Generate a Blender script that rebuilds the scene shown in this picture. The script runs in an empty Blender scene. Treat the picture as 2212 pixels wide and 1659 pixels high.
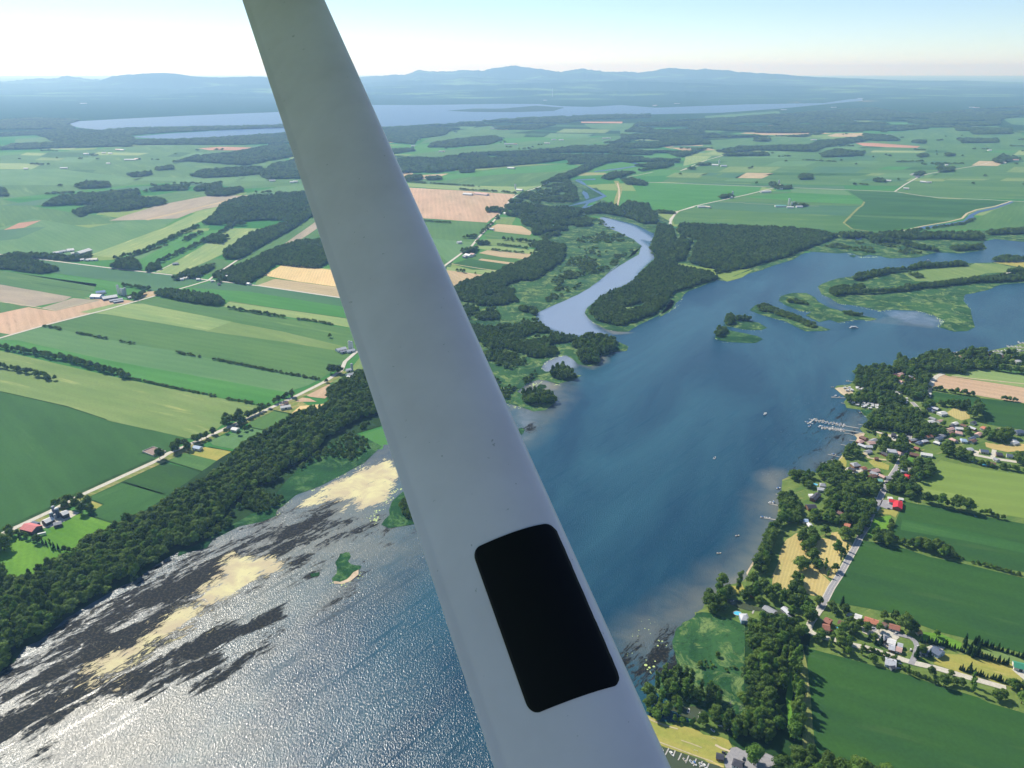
import bpy, math, random
import numpy as np
from mathutils import Vector, Matrix
rng = np.random.default_rng(7)
random.seed(7)
SC = bpy.context.scene
COL = SC.collection
R = math.radians

# ------------------------------------------------------------------ camera
CAM_H = 600.0
FPX = 1703.0            # focal length in pixels of a 2212 px wide picture
PITCH = R(21.75)
cd = bpy.data.cameras.new("camera")
cam = bpy.data.objects.new("camera", cd)
COL.objects.link(cam)
cam.location = (0, 0, CAM_H)
cam.rotation_euler = (R(90) - PITCH, 0, 0)
cd.sensor_width = 36.0
cd.lens = 36.0 * FPX / 2212.0
cd.clip_start = 0.05
cd.clip_end = 250000.0
SC.camera = cam
HAZE_DENSITY = 5.2e-5

# ------------------------------------------------------------------ sky, sun, exposure
SUN_AZ = -42.0          # degrees, left of the view direction
SUN_EL = 41.0
w = bpy.data.worlds.new("World")
SC.world = w
w.use_nodes = True
nt = w.node_tree
nt.nodes.clear()
sky = nt.nodes.new("ShaderNodeTexSky")
sky.sky_type = 'NISHITA'
sky.sun_disc = False
sky.sun_elevation = R(SUN_EL)
sky.sun_rotation = R(SUN_AZ)
sky.altitude = 2500
sky.air_density = 1.0
sky.dust_density = 0.35
sky.ozone_density = 3.0
bg = nt.nodes.new("ShaderNodeBackground")
bg.inputs['Strength'].default_value = 0.108
wo = nt.nodes.new("ShaderNodeOutputWorld")
nt.links.new(sky.outputs[0], bg.inputs[0])
nt.links.new(bg.outputs[0], wo.inputs[0])
sd = bpy.data.lights.new("sun", 'SUN')
sd.energy = 4.6
sd.angle = R(0.53)
sd.color = (1.0, 0.95, 0.87)
sun = bpy.data.objects.new("sun", sd)
COL.objects.link(sun)
_d = Vector((math.sin(R(SUN_AZ)) * math.cos(R(SUN_EL)), math.cos(R(SUN_AZ)) * math.cos(R(SUN_EL)), math.sin(R(SUN_EL))))
sun.rotation_euler = _d.to_track_quat('Z', 'Y').to_euler()
sun.location = (0, 0, 900)
SC.view_settings.view_transform = 'Standard'
SC.view_settings.look = 'None'
SC.view_settings.exposure = 0.42
SC.view_settings.gamma = 1.0
SC.cycles.use_denoising = True
SC.cycles.max_bounces = 5
SC.cycles.diffuse_bounces = 2
SC.cycles.glossy_bounces = 2
SC.cycles.transmission_bounces = 2
SC.cycles.volume_bounces = 2
SC.cycles.transparent_max_bounces = 6
SC.cycles.sample_clamp_indirect = 4.0
SC.cycles.caustics_reflective = False
SC.cycles.caustics_refractive = False

# ------------------------------------------------------------------ where things stand: points on the ground seen along a sight line
FR = {'U': (0, 0, 1.0), 'A': (0, 0, .4), 'B': (796.3, 88.5, .32), 'C': (1415.7, 88.5, .36), 'D': (0, 486.6, .36),
      'E': (0, 973.3, .48), 'F': (973.3, 530.9, .32), 'G': (1504.2, 530.9, .32), 'H': (1504.2, 1017.5, .3866),
      'I': (1725.4, 752.1, .22), 'J': (1610.3, 991.0, .16), 'K': (1504.2, 1221.0, .224), 'L': (1327.2, 1393.6, .16),
      'M': (973.3, 1106.0, .3333), 'N': (0, 1017.5, .16)}
CP, SP = math.cos(PITCH), math.sin(PITCH)

def P(u, v, z=0.0):
    x, d = u - 1106.0, v - 829.5
    fy, dn = FPX * CP - d * SP, FPX * SP + d * CP
    t = (CAM_H - z) / max(dn, 8.0)
    return (x * t, fy * t)

def pts(s, z=0.0):
    """'E 0,990 60,960 F 370,1060' -> ground points; a letter names the survey sheet the numbers are read in."""
    fr = FR['U']
    out = []
    for tok in s.split():
        if tok in FR:
            fr = FR[tok]
            continue
        a, b = tok.split(',')
        out.append(P(fr[0] + fr[2] * float(a), fr[1] + fr[2] * float(b), z))
    return out

def dist(p):
    return math.hypot(p[0], p[1])

# ------------------------------------------------------------------ noise in python
def _h(i, j, k=0):
    n = (i.astype(np.int64) * 374761393 + j.astype(np.int64) * 668265263 + k * 974634777) & 0x7fffffff
    n = ((n ^ (n >> 13)) * 1274126177) & 0x7fffffff
    return ((n ^ (n >> 16)) & 0xffff) / 65535.0

def vnoise(x, y, k=0):
    x = np.asarray(x, float); y = np.asarray(y, float)
    i, j = np.floor(x).astype(np.int64), np.floor(y).astype(np.int64)
    fx, fy = x - i, y - j
    fx = fx * fx * (3 - 2 * fx); fy = fy * fy * (3 - 2 * fy)
    a, b, c, d = _h(i, j, k), _h(i + 1, j, k), _h(i, j + 1, k), _h(i + 1, j + 1, k)
    return (a * (1 - fx) + b * fx) * (1 - fy) + (c * (1 - fx) + d * fx) * fy

def fbm(x, y, o=4, k=0):
    s, a = 0, .5
    for q in range(o):
        s = s + a * vnoise(x * 2 ** q, y * 2 ** q, k + q)
        a *= .5
    return s

def inside(px, py, poly):
    r = np.zeros(np.shape(px), bool)
    n = len(poly)
    for i in range(n):
        x0, y0 = poly[i]; x1, y1 = poly[(i + 1) % n]
        if y0 == y1:
            continue
        c = ((y0 > py) != (y1 > py)) & (px < (x1 - x0) * (py - y0) / (y1 - y0) + x0)
        r ^= c
    return r

def segdist(px, py, line, closed=False):
    best = np.full(np.shape(px), 1e12)
    n = len(line)
    for i in range(n if closed else n - 1):
        x0, y0 = line[i]; x1, y1 = line[(i + 1) % n]
        dx, dy = x1 - x0, y1 - y0
        L = dx * dx + dy * dy + 1e-9
        t = np.clip(((px - x0) * dx + (py - y0) * dy) / L, 0, 1)
        best = np.minimum(best, (px - x0 - t * dx) ** 2 + (py - y0 - t * dy) ** 2)
    return np.sqrt(best)

def soft(px, py, poly, w):
    """1 inside the outline, falling to 0 over w metres outside it, half-way on the line"""
    d = segdist(px, py, poly, True)
    d = np.where(inside(px, py, poly), d, -d)
    t = np.clip(d / w * .5 + .5, 0, 1)
    return t * t * (3 - 2 * t)

def rough(poly, amp=0.02, step=0.02, seed=0, closed=True):
    """an uneven natural outline; amp and step are shares of the distance from the camera"""
    out = []
    n = len(poly)
    for i in range(n if closed else n - 1):
        a, b = poly[i], poly[(i + 1) % n]
        L = math.hypot(b[0] - a[0], b[1] - a[1])
        D = dist(a)
        k = max(1, min(60, int(L / max(step * D, 3.0))))
        nx, ny = -(b[1] - a[1]) / (L + 1e-9), (b[0] - a[0]) / (L + 1e-9)
        for q in range(k):
            t = q / k
            x, y = a[0] + (b[0] - a[0]) * t, a[1] + (b[1] - a[1]) * t
            s = step * D * 2.5
            e = (float(fbm(x / s, y / s, 3, seed)) - .44) * 2 * amp * D
            out.append((x + nx * e, y + ny * e))
    if not closed:
        out.append(poly[-1])
    return out

# ------------------------------------------------------------------ materials
def srgb(r, g, b):
    return tuple((c / 255 / 12.92 if c <= 10 else ((c / 255 + .055) / 1.055) ** 2.4) for c in (r, g, b)) + (1,)

class NT:
    def __init__(s, name):
        s.m = bpy.data.materials.new(name)
        s.m.use_nodes = True
        s.t = s.m.node_tree
        s.t.nodes.clear()
        s.out = s.t.nodes.new('ShaderNodeOutputMaterial')
        s.b = s.t.nodes.new('ShaderNodeBsdfPrincipled')
        s.t.links.new(s.b.outputs[0], s.out.inputs[0])

    def n(s, t, **kw):
        d = s.t.nodes.new(t)
        for k, v in kw.items():
            if k.startswith('_'):
                d.inputs[int(k[1:])].default_value = v
            else:
                setattr(d, k, v)
        return d

    def l(s, a, b):
        s.t.links.new(a, b)

    def coords(s, rot=0, scale=(1, 1, 1), kind='Object'):
        tc = s.n('ShaderNodeTexCoord')
        src = tc.outputs[kind]
        if rot:
            mr = s.n('ShaderNodeMapping')
            mr.inputs['Rotation'].default_value = (0, 0, rot)
            s.l(src, mr.inputs['Vector'])
            src = mr.outputs[0]
        mp = s.n('ShaderNodeMapping')
        mp.inputs['Scale'].default_value = scale
        s.l(src, mp.inputs['Vector'])
        return mp.outputs[0]

    def noise(s, vec, scale, detail=3, rough=.55, dist=0):
        d = s.n('ShaderNodeTexNoise')
        d.inputs['Scale'].default_value = scale
        d.inputs['Detail'].default_value = detail
        d.inputs['Roughness'].default_value = rough
        d.inputs['Distortion'].default_value = dist
        s.l(vec, d.inputs['Vector'])
        return d.outputs['Fac']

    def ramp(s, fac, a, b, va=0., vb=1., clamp=True):
        d = s.n('ShaderNodeMapRange')
        d.clamp = clamp
        d.inputs[1].default_value = a; d.inputs[2].default_value = b
        d.inputs[3].default_value = va; d.inputs[4].default_value = vb
        s.l(fac, d.inputs[0])
        return d.outputs[0]

    def mix(s, fac, a, b, mode='MIX'):
        d = s.n('ShaderNodeMix')
        d.data_type = 'RGBA'
        d.blend_type = mode
        for v, i in ((fac, 0), (a, 6), (b, 7)):
            if isinstance(v, (int, float, tuple)):
                d.inputs[i].default_value = v
            else:
                s.l(v, d.inputs[i])
        return d.outputs[2]

    def math(s, op, a, b=0.0, c=0.0):
        d = s.n('ShaderNodeMath', operation=op)
        for v, i in ((a, 0), (b, 1), (c, 2)):
            if isinstance(v, (int, float)):
                d.inputs[i].default_value = v
            else:
                s.l(v, d.inputs[i])
        return d.outputs[0]

    def attr(s, name):
        return s.n('ShaderNodeAttribute', attribute_name=name).outputs['Fac']

    def bump(s, h, strength=.3, distance=1.0):
        d = s.n('ShaderNodeBump')
        d.inputs['Strength'].default_value = strength
        d.inputs['Distance'].default_value = distance
        s.l(h, d.inputs['Height'])
        s.l(d.outputs[0], s.b.inputs['Normal'])

    def set(s, **kw):
        for k, v in kw.items():
            i = s.b.inputs[k.replace('_', ' ')]
            if isinstance(v, (int, float, tuple)):
                i.default_value = v
            else:
                s.l(v, i)

def paint(name, c, rough_=.6, var=.12, scale=.6, spec=.3, metal=0.):
    """painted or weathered surface of one colour with faint dirt"""
    g = NT(name)
    v = g.coords()
    f = g.noise(v, scale, 4, .65)
    dark = tuple(x * (1 - var * 2) for x in c[:3]) + (1,)
    g.set(Base_Color=g.mix(g.ramp(f, .35, .7), c, dark), Roughness=rough_, Metallic=metal)
    g.b.inputs['Specular IOR Level'].default_value = spec
    return g.m

def crop(name, c1, c2, c3=None, row=0.0, rowamp=.0, patch=90., speck=.12, band=0.0):
    """a field: two crop colours in soft patches drawn out along the rows, tramlines, fine speckle"""
    g = NT(name)
    v = g.coords()
    vs = g.coords(scale=(.3, 1, 1))
    base = g.mix(g.ramp(g.noise(vs, 1 / patch, 4, .6), .36, .64), c1, c2)
    if c3:
        base = g.mix(g.ramp(g.noise(g.coords(scale=(.12, 1, 1)), 1 / (patch * .35), 3, .6), .60, .72), base, c3)
    if row:
        wv = g.n('ShaderNodeTexWave')
        wv.bands_direction = 'Y'
        wv.inputs['Scale'].default_value = 1.0 / row * 0.314
        wv.inputs['Distortion'].default_value = 1.6
        wv.inputs['Detail'].default_value = 2
        wv.inputs['Detail Scale'].default_value = .25
        g.l(v, wv.inputs['Vector'])
        dark = g.mix(1.0, base, (1 - rowamp, 1 - rowamp, 1 - rowamp, 1), 'MULTIPLY')
        base = g.mix(g.ramp(wv.outputs['Fac'], .35, .8), dark, base)
    sp = g.ramp(g.noise(v, .22, 4, .7), .3, .7, 1 - speck, 1 + speck)
    cm = g.n('ShaderNodeCombineColor')
    for i in range(3):
        g.l(sp, cm.inputs[i])
    base = g.mix(1.0, base, cm.outputs[0], 'MULTIPLY')
    wide = g.noise(g.coords(scale=(.18, 1, 1)), 1 / 260., 4, .7)
    cm2 = g.n('ShaderNodeCombineColor')
    g.l(g.ramp(wide, .3, .7, .86, 1.16), cm2.inputs[0]); g.l(g.ramp(wide, .3, .7, .93, 1.08), cm2.inputs[1]); g.l(g.ramp(wide, .3, .7, .9, 1.1), cm2.inputs[2])
    base = g.mix(1.0, base, cm2.outputs[0], 'MULTIPLY')
    g.set(Base_Color=base, Roughness=.95)
    g.b.inputs['Specular IOR Level'].default_value = .1
    return g.m

S = srgb
M = {}
M['deep'] = crop('deep_green_crop', S(50, 90, 44), S(60, 102, 50), S(70, 110, 56), 30, .04, 110, .10)
M['soy'] = crop('dense_green_crop', S(46, 82, 44), S(54, 92, 40), S(64, 96, 50), 30, .05, 70, .12)
M['green'] = crop('green_crop', S(88, 124, 66), S(72, 112, 60), S(108, 138, 78), 22, .06, 150)
M['bright'] = crop('bright_green_crop', S(66, 124, 52), S(76, 132, 62), None, 26, .06, 90)
M['dusty'] = crop('dusty_green_crop', S(98, 134, 82), S(86, 126, 76), None, 24, .05, 120)
M['blue'] = crop('blue_green_crop', S(76, 116, 76), S(66, 106, 72), None, 0, 0, 120)
M['olive'] = crop('olive_meadow', S(120, 142, 82), S(108, 134, 74), S(146, 158, 94), 30, .05, 60)
M['pale'] = crop('pale_crop', S(140, 158, 96), S(124, 150, 92), S(166, 176, 116), 24, .06, 60)
M['lime'] = crop('lime_green_crop', S(124, 146, 72), S(114, 138, 66), S(136, 156, 84), 34, .06, 130, .06)
M['meadow'] = crop('cut_meadow', S(84, 130, 44), S(104, 148, 52), S(70, 110, 44), 9, .05, 60, .12)
M['tan'] = crop('dry_stubble', S(190, 170, 132), S(176, 156, 120), None, 16, .08, 60)
M['brown'] = crop('grey_brown_soil', S(166, 154, 130), S(150, 140, 120), None, 0, 0, 60)
M['pink'] = crop('red_brown_soil', S(198, 168, 138), S(186, 156, 126), S(172, 144, 114), 20, .07, 60)
M['rust'] = crop('rusty_soil', S(186, 140, 112), S(172, 130, 106), None, 0, 0, 60)
M['wheat'] = crop('ripe_wheat', S(226, 196, 140), S(210, 182, 128), None, 9, .08, 60)
M['hay'] = crop('mown_hay', S(192, 178, 116), S(180, 162, 104), S(164, 166, 96), 4.2, .11, 40, .08)
M['lawn'] = crop('lawn_grass', S(112, 130, 66), S(84, 112, 54), S(152, 146, 92), 0, 0, 22, .2)
M['dryg'] = crop('dry_grass', S(168, 158, 84), S(138, 146, 70), S(196, 176, 118), 0, 0, 26, .12)
M['verge'] = crop('rough_verge', S(150, 144, 92), S(104, 128, 58), S(190, 172, 124), 0, 0, 9, .25)
M['litter'] = crop('forest_floor', S(40, 70, 34), S(30, 56, 28), None, 0, 0, 20, .2)
M['ditch'] = crop('ditch_bank', S(34, 62, 30), S(48, 84, 36), None, 0, 0, 12, .25)
M['sand'] = crop('shore_sand', S(206, 188, 158), S(176, 160, 132), None, 0, 0, 14, .15)

def marsh(name, a, b, c, sc=40.):
    g = NT(name)
    v = g.coords()
    base = g.mix(g.ramp(g.noise(v, 1 / (sc * 2.4), 5, .62, .6), .42, .58), a, b)
    base = g.mix(g.ramp(g.noise(v, 1 / sc, 6, .75, .8), .50, .60), base, c)
    base = g.mix(g.ramp(g.noise(v, 1 / 14., 5, .75, 1.5), .52, .60, 0, .6), base, b)
    base = g.mix(g.ramp(g.noise(v, 1 / 7., 5, .75), .54, .62, 0, .6), base, S(34, 62, 34))
    g.set(Base_Color=base, Roughness=.95)
    g.b.inputs['Specular IOR Level'].default_value = .1
    g.bump(g.noise(v, .25, 3), .6, 1.5)
    return g.m
M['marsh'] = marsh('green_marsh', S(36, 74, 42), S(58, 98, 54), S(116, 138, 80), 34)
M['reed'] = marsh('dark_reed_bed', S(26, 66, 36), S(40, 84, 44), S(78, 114, 64), 40)
M['scrub'] = marsh('scrubby_marsh', S(70, 106, 60), S(90, 124, 70), S(128, 148, 92), 34)

def roadmat(name, a, b):
    g = NT(name)
    v = g.coords()
    g.set(Base_Color=g.mix(g.ramp(g.noise(v, .35, 4, .7), .35, .65), a, b), Roughness=.9)
    return g.m
M['gravel'] = roadmat('pale_gravel_road', S(206, 200, 182), S(182, 176, 160))
M['asphalt'] = roadmat('worn_grey_asphalt', S(158, 156, 156), S(140, 138, 140))
M['dirt'] = roadmat('dirt_track', S(196, 182, 144), S(166, 156, 116))
M['paint'] = paint('road_marking_white', S(226, 224, 216))

def foliage(name, c1, c2, c3):
    g = NT(name)
    oi = g.n('ShaderNodeObjectInfo')
    v = g.coords()
    base = g.mix(oi.outputs['Random'], c1, c2)
    base = g.mix(g.ramp(g.noise(v, .35, 3, .6), .4, .7, 0, .8), base, c3)
    g.set(Base_Color=base, Roughness=.75)
    g.b.inputs['Specular IOR Level'].default_value = .2
    tr = g.n('ShaderNodeBsdfTranslucent')
    g.l(base, tr.inputs[0])
    mx = g.n('ShaderNodeMixShader')
    mx.inputs[0].default_value = .3
    g.l(g.b.outputs[0], mx.inputs[1]); g.l(tr.outputs[0], mx.inputs[2])
    g.l(mx.outputs[0], g.out.inputs[0])
    return g.m
M['leaf'] = foliage('broadleaf_foliage', S(48, 80, 34), S(114, 140, 58), S(124, 150, 68))
M['leaf2'] = foliage('light_foliage', S(78, 118, 44), S(108, 142, 58), S(124, 154, 66))
M['needle'] = foliage('conifer_foliage', S(30, 62, 34), S(46, 80, 42), S(54, 88, 46))
M['shrub'] = foliage('shrub_foliage', S(66, 108, 48), S(98, 134, 66), S(110, 144, 76))
M['bark'] = paint('tree_bark', S(96, 84, 70), .9, .2, 3)
M['deadwood'] = paint('bleached_dead_wood', S(178, 168, 158), .9, .15, 3)

# ------------------------------------------------------------------ mesh helpers
def mesh_obj(name, verts, faces, mat=None, parent=None, loc=(0, 0, 0), rotz=0.0, smooth=False):
    me = bpy.data.meshes.new(name)
    me.from_pydata([tuple(map(float, v)) for v in verts], [], faces)
    if mat:
        me.materials.append(mat)
    if smooth:
        me.polygons.foreach_set('use_smooth', [True] * len(me.polygons))
    o = bpy.data.objects.new(name, me)
    COL.objects.link(o)
    o.location = loc
    o.rotation_euler = (0, 0, rotz)
    if parent:
        o.parent = parent
    return o

def tag(o, label=None, cat=None, group=None, kind=None):
    if label: o['label'] = label
    if cat: o['category'] = cat
    if group: o['group'] = group
    if kind: o['kind'] = kind
    return o

def empty(name, x, y, z=0.0, rz=0.0):
    o = bpy.data.objects.new(name, None)
    o.empty_display_size = 1
    COL.objects.link(o)
    o.location = (x, y, z)
    o.rotation_euler = (0, 0, rz)
    return o

def sheet(name, mat, poly, z, along=None, kind='structure'):
    """a flat piece of ground; its local x runs along the rows"""
    n = len(poly)
    if along is None:
        k = max(range(n), key=lambda i: math.hypot(poly[i][0] - poly[(i + 1) % n][0], poly[i][1] - poly[(i + 1) % n][1]))
        along = (poly[k], poly[(k + 1) % n])
    a = math.atan2(along[1][1] - along[0][1], along[1][0] - along[0][0])
    ox, oy = poly[0]
    ca, sa = math.cos(-a), math.sin(-a)
    vs = [((x - ox) * ca - (y - oy) * sa, (x - ox) * sa + (y - oy) * ca, 0) for x, y in poly]
    area = sum(vs[i][0] * vs[(i + 1) % n][1] - vs[(i + 1) % n][0] * vs[i][1] for i in range(n))
    f = list(range(n)) if area > 0 else list(range(n))[::-1]
    o = mesh_obj(name, vs, [f], mat, None, (ox, oy, z), a)
    if kind:
        o['kind'] = kind
    return o

ROWS_W = (pts('D 0,740 1600,1092')[0], pts('D 0,740 1600,1092')[1])
def field(m, s, z=.25, along='auto', amp=0.0012, name='crop_field'):
    p = pts(s)
    if along == 'auto': al = None
    elif along is None: al = None
    else: al = tuple(pts(along))
    if al is None:
        n = len(p)
        k = max(range(n), key=lambda i: math.hypot(p[i][0] - p[(i + 1) % n][0], p[i][1] - p[(i + 1) % n][1]))
        al = (p[k], p[(k + 1) % n])
    q = rough(p, amp, .012, int(z * 100)) if amp else p
    return sheet(name, M[m], q, z, al)

def ribbon(name, mat, line, width, z, wiggle=0.0, kind='structure', h=0.0):
    n = len(line)
    L, Rr = [], []
    for i in range(n):
        a = line[max(i - 1, 0)]; b = line[min(i + 1, n - 1)]
        dx, dy = b[0] - a[0], b[1] - a[1]
        k = math.hypot(dx, dy) + 1e-9
        wd = width * (1 + (wiggle * (random.random() - .5) * 2 if wiggle else 0)) / 2
        L.append((line[i][0] - dy / k * wd, line[i][1] + dx / k * wd, z))
        Rr.append((line[i][0] + dy / k * wd, line[i][1] - dx / k * wd, z))
    vs = L + Rr
    fs = [(i, n + i, n + i + 1, i + 1) for i in range(n - 1)]
    o = mesh_obj(name, vs, fs, mat)
    if kind: o['kind'] = kind
    return o

def dense(line, step):
    out = []
    for a, b in zip(line[:-1], line[1:]):
        L = math.hypot(b[0] - a[0], b[1] - a[1])
        k = max(1, int(L / step))
        out += [(a[0] + (b[0] - a[0]) * q / k, a[1] + (b[1] - a[1]) * q / k) for q in range(k)]
    return out + [line[-1]]
# ------------------------------------------------------------------ base ground, far terrain, water
def ground_material():
    g = NT('far_farmland')
    v = g.coords(rot=R(-14), scale=(1 / 900., 1 / 420., 1))
    vo = g.n('ShaderNodeTexVoronoi')
    vo.inputs['Scale'].default_value = 1.0
    vo.inputs['Randomness'].default_value = .75
    vo.distance = 'CHEBYCHEV'
    g.l(v, vo.inputs['Vector'])
    sep = g.n('ShaderNodeSeparateColor')
    g.l(vo.outputs['Color'], sep.inputs[0])
    f1, f2 = sep.outputs[0], sep.outputs[1]
    base = g.mix(f1, S(62, 118, 62), S(88, 134, 72))
    base = g.mix(g.ramp(f2, .80, .82), base, S(128, 148, 88))
    base = g.mix(g.ramp(f2, .95, .96), base, S(178, 156, 122))
    o = g.coords()
    sx = g.n('ShaderNodeSeparateXYZ')
    g.l(o, sx.inputs[0])
    # woodland takes over towards the lake and beyond it
    far = g.ramp(sx.outputs[1], 4200, 11500, -.10, .24)
    n = g.math('ADD', g.noise(g.coords(scale=(.5, 1, 1)), 1 / 1300., 5, .6), far)
    base = g.mix(g.ramp(n, .575, .60), base, g.mix(g.ramp(g.noise(o, 1 / 60., 3), .4, .6), S(38, 66, 36), S(56, 84, 46)))
    g.set(Base_Color=base, Roughness=1.0)
    g.b.inputs['Specular IOR Level'].default_value = 0.0
    return g.m

gm = ground_material()
ys = [-2500, 0, 2000, 5000, 10000, 20000, 45000, 90000]
vs = []
for y in ys:
    hw = 4000 + max(y, 0) * 1.15
    vs += [(-hw, y, 0), (0, y, 0), (hw, y, 0)]
fs = []
for i in range(len(ys) - 1):
    for j in range(2):
        a = i * 3 + j
        fs.append((a, a + 1, a + 4, a + 3))
tag(mesh_obj('ground', vs, fs, gm), kind='structure')

# hills beyond the lake and mountains on the horizon: one terrain sheet, crests as (bearing pixel, crest pixel)
def crest_line(s):
    q = [tuple(map(float, t.split(','))) for t in s.split()]
    return [a for a, _ in q], [b for _, b in q]
RIDGES = [
    (31500, 3400, crest_line('-400,165 -200,170 0,171 60,168 110,166 150,162 185,167 220,170 300,166 400,165 500,168 560,166 650,168 780,165 850,162 890,158 908,151 930,154 975,155 1000,151 1040,153 1070,147 1103,142 1150,147 1180,150 1210,155 1255,148 1300,154 1380,156 1420,152 1447,146 1480,150 1540,149 1600,155 1660,158 1720,162 1800,166 1950,170 2212,172 2600,172')),
    (27500, 2400, crest_line('-400,178 -100,172 0,174 90,175 210,171 250,162 300,159 350,156 385,158 420,163 470,165 540,163 620,166 700,172 800,178 880,172 940,171 1000,165 1070,167 1130,170 1200,172 1250,170 1350,169 1420,171 1520,170 1580,173 1700,176 1850,178 2212,179 2600,179')),
    (24000, 1900, crest_line('-400,186 0,188 120,186 260,184 380,186 470,181 560,180 700,186 800,184 900,181 1000,182 1110,178 1240,176 1360,173 1500,176 1650,180 1800,182 2000,184 2212,182 2600,184')),
    (20500, 1200, crest_line('-400,198 0,199 130,197 250,200 400,194 560,196 700,200 850,197 1000,195 1150,192 1300,194 1500,193 1700,196 1900,195 2212,197 2600,197')),
]
na, nd = 900, 190
U_ = np.linspace(-500, 2750, na)
D_ = 15900 * (64000 / 15900) ** (np.linspace(0, 1, nd))
UU, DD = np.meshgrid(U_, D_)
# the bearing pixel near the horizon gives a ground direction
TX = (UU - 1106.0) / (FPX * CP + 660 * SP)
X, Y = DD * TX, DD
H = np.zeros_like(X)
for q, (d0, wd, (cu, cv)) in enumerate(RIDGES):
    cv_ = np.interp(UU, cu, cv)
    lat = np.hypot(1, TX)
    elev = (150.5 - cv_) / FPX * 1.0      # tangent above eye level (picture is close to level there)
    hc = CAM_H + elev * d0 * lat * .95
    fine_ = (fbm(UU / 9.0, UU * 0 + q * 3.3, 4, 30 + q) - .47) * (5.0 if q == 0 else 3.0) * np.clip((2000 - UU) / 500, .15, 1)
    elev = elev - fine_ / FPX
    hc = CAM_H + elev * d0 * lat * .95
    jig = (fbm(X / 2600 + q * 7, Y / 5200, 3, q) - .44)
    t = (DD - d0 - jig * wd * 1.4) / wd
    H = np.maximum(H, hc * np.exp(-t * t * np.where(t < 0, 1.0, .7)) * (1 + .0 * t))
rel = (fbm(X / 1500, Y / 1900, 4, 9) - .47)
H = H + rel * 75 * np.clip((DD - 16500) / 5000, 0, 1) * np.clip(1.2 - H / 900, .25, 1)
H = np.minimum(np.maximum(H, 0) - 2.0, 795)
print('crest', H.max())
g = NT('wooded_hills')
v = g.coords()
base = g.mix(g.ramp(g.noise(g.coords(scale=(.35, 1, 1)), 1 / 900., 5, .6), .54, .62), S(44, 74, 42), S(98, 130, 74))
g.set(Base_Color=base, Roughness=1.0)
g.b.inputs['Specular IOR Level'].default_value = 0.0
vs = np.stack([X, Y, H], -1).reshape(-1, 3)
fs = [(i * na + j, i * na + j + 1, (i + 1) * na + j + 1, (i + 1) * na + j) for i in range(nd - 1) for j in range(na - 1)]
tag(mesh_obj('hills', vs, fs, g.m, smooth=True), kind='structure')

# ---- the river: a grid of 9 m cells carrying masks for shallows, weed, pads, a silver tint and a glare tint
SHORE_W = 'U -420,1640 E 0,990 60,960 110,890 180,860 300,760 420,690 520,630 610,590 700,520 790,470 850,455 930,440 960,400 1080,340 1180,320 1240,295 1245,270 1330,200 1440,160 1540,110 1640,55 1700,-5'
RIVER = ('U -420,1640 E 0,975 60,945 110,875 180,845 300,745 420,675 520,615 700,505 790,455 930,425 960,385 1080,325 1180,305 1240,280 1330,185 1440,145 1640,40 U 940,910 1080,860 1130,760 1150,690 1200,640 '
         'U 1330,560 1300,470 1400,460 1470,540 1500,600 1700,560 1840,520 2100,530 2212,500 2700,500 2700,800 2212,770 2090,790 1960,850 1870,880 1880,960 1850,1010 1730,1080 1680,1180 1640,1260 1560,1300 1600,1330 1560,1450 1450,1560 1480,1720 1500,2100 U 200,2600 -1200,2600')
river_poly = pts(RIVER)
cell = 9.0
xs = [p[0] for p in river_poly]; ys_ = [p[1] for p in river_poly]
x0, x1 = max(min(xs), -1500), min(max(xs), 4200)
y0, y1 = max(min(ys_), 250), min(max(ys_), 4200)
gx = np.arange(x0, x1, cell); gy = np.arange(y0, y1, cell)
GX, GY = np.meshgrid(gx, gy)
mask = inside(GX, GY, river_poly)
idx = -np.ones(GX.shape, int)
cellmask = mask[:-1, :-1] | mask[1:, :-1] | mask[:-1, 1:] | mask[1:, 1:]
use = np.zeros(GX.shape, bool)
use[:-1, :-1] |= cellmask; use[1:, :-1] |= cellmask; use[:-1, 1:] |= cellmask; use[1:, 1:] |= cellmask
idx[use] = np.arange(use.sum())
wx, wy = GX[use], GY[use]
ci, cj = np.nonzero(cellmask)
wf = np.stack([idx[ci, cj], idx[ci, cj + 1], idx[ci + 1, cj + 1], idx[ci + 1, cj]], -1)
nv, nf = len(wx), len(wf)
me = bpy.data.meshes.new('water')
me.vertices.add(nv); me.loops.add(nf * 4); me.polygons.add(nf)
me.vertices.foreach_set('co', np.stack([wx, wy, np.full(nv, .10)], -1).ravel())
me.loops.foreach_set('vertex_index', wf.ravel())
me.polygons.foreach_set('loop_start', np.arange(0, nf * 4, 4))
me.update(calc_edges=True)

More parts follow.
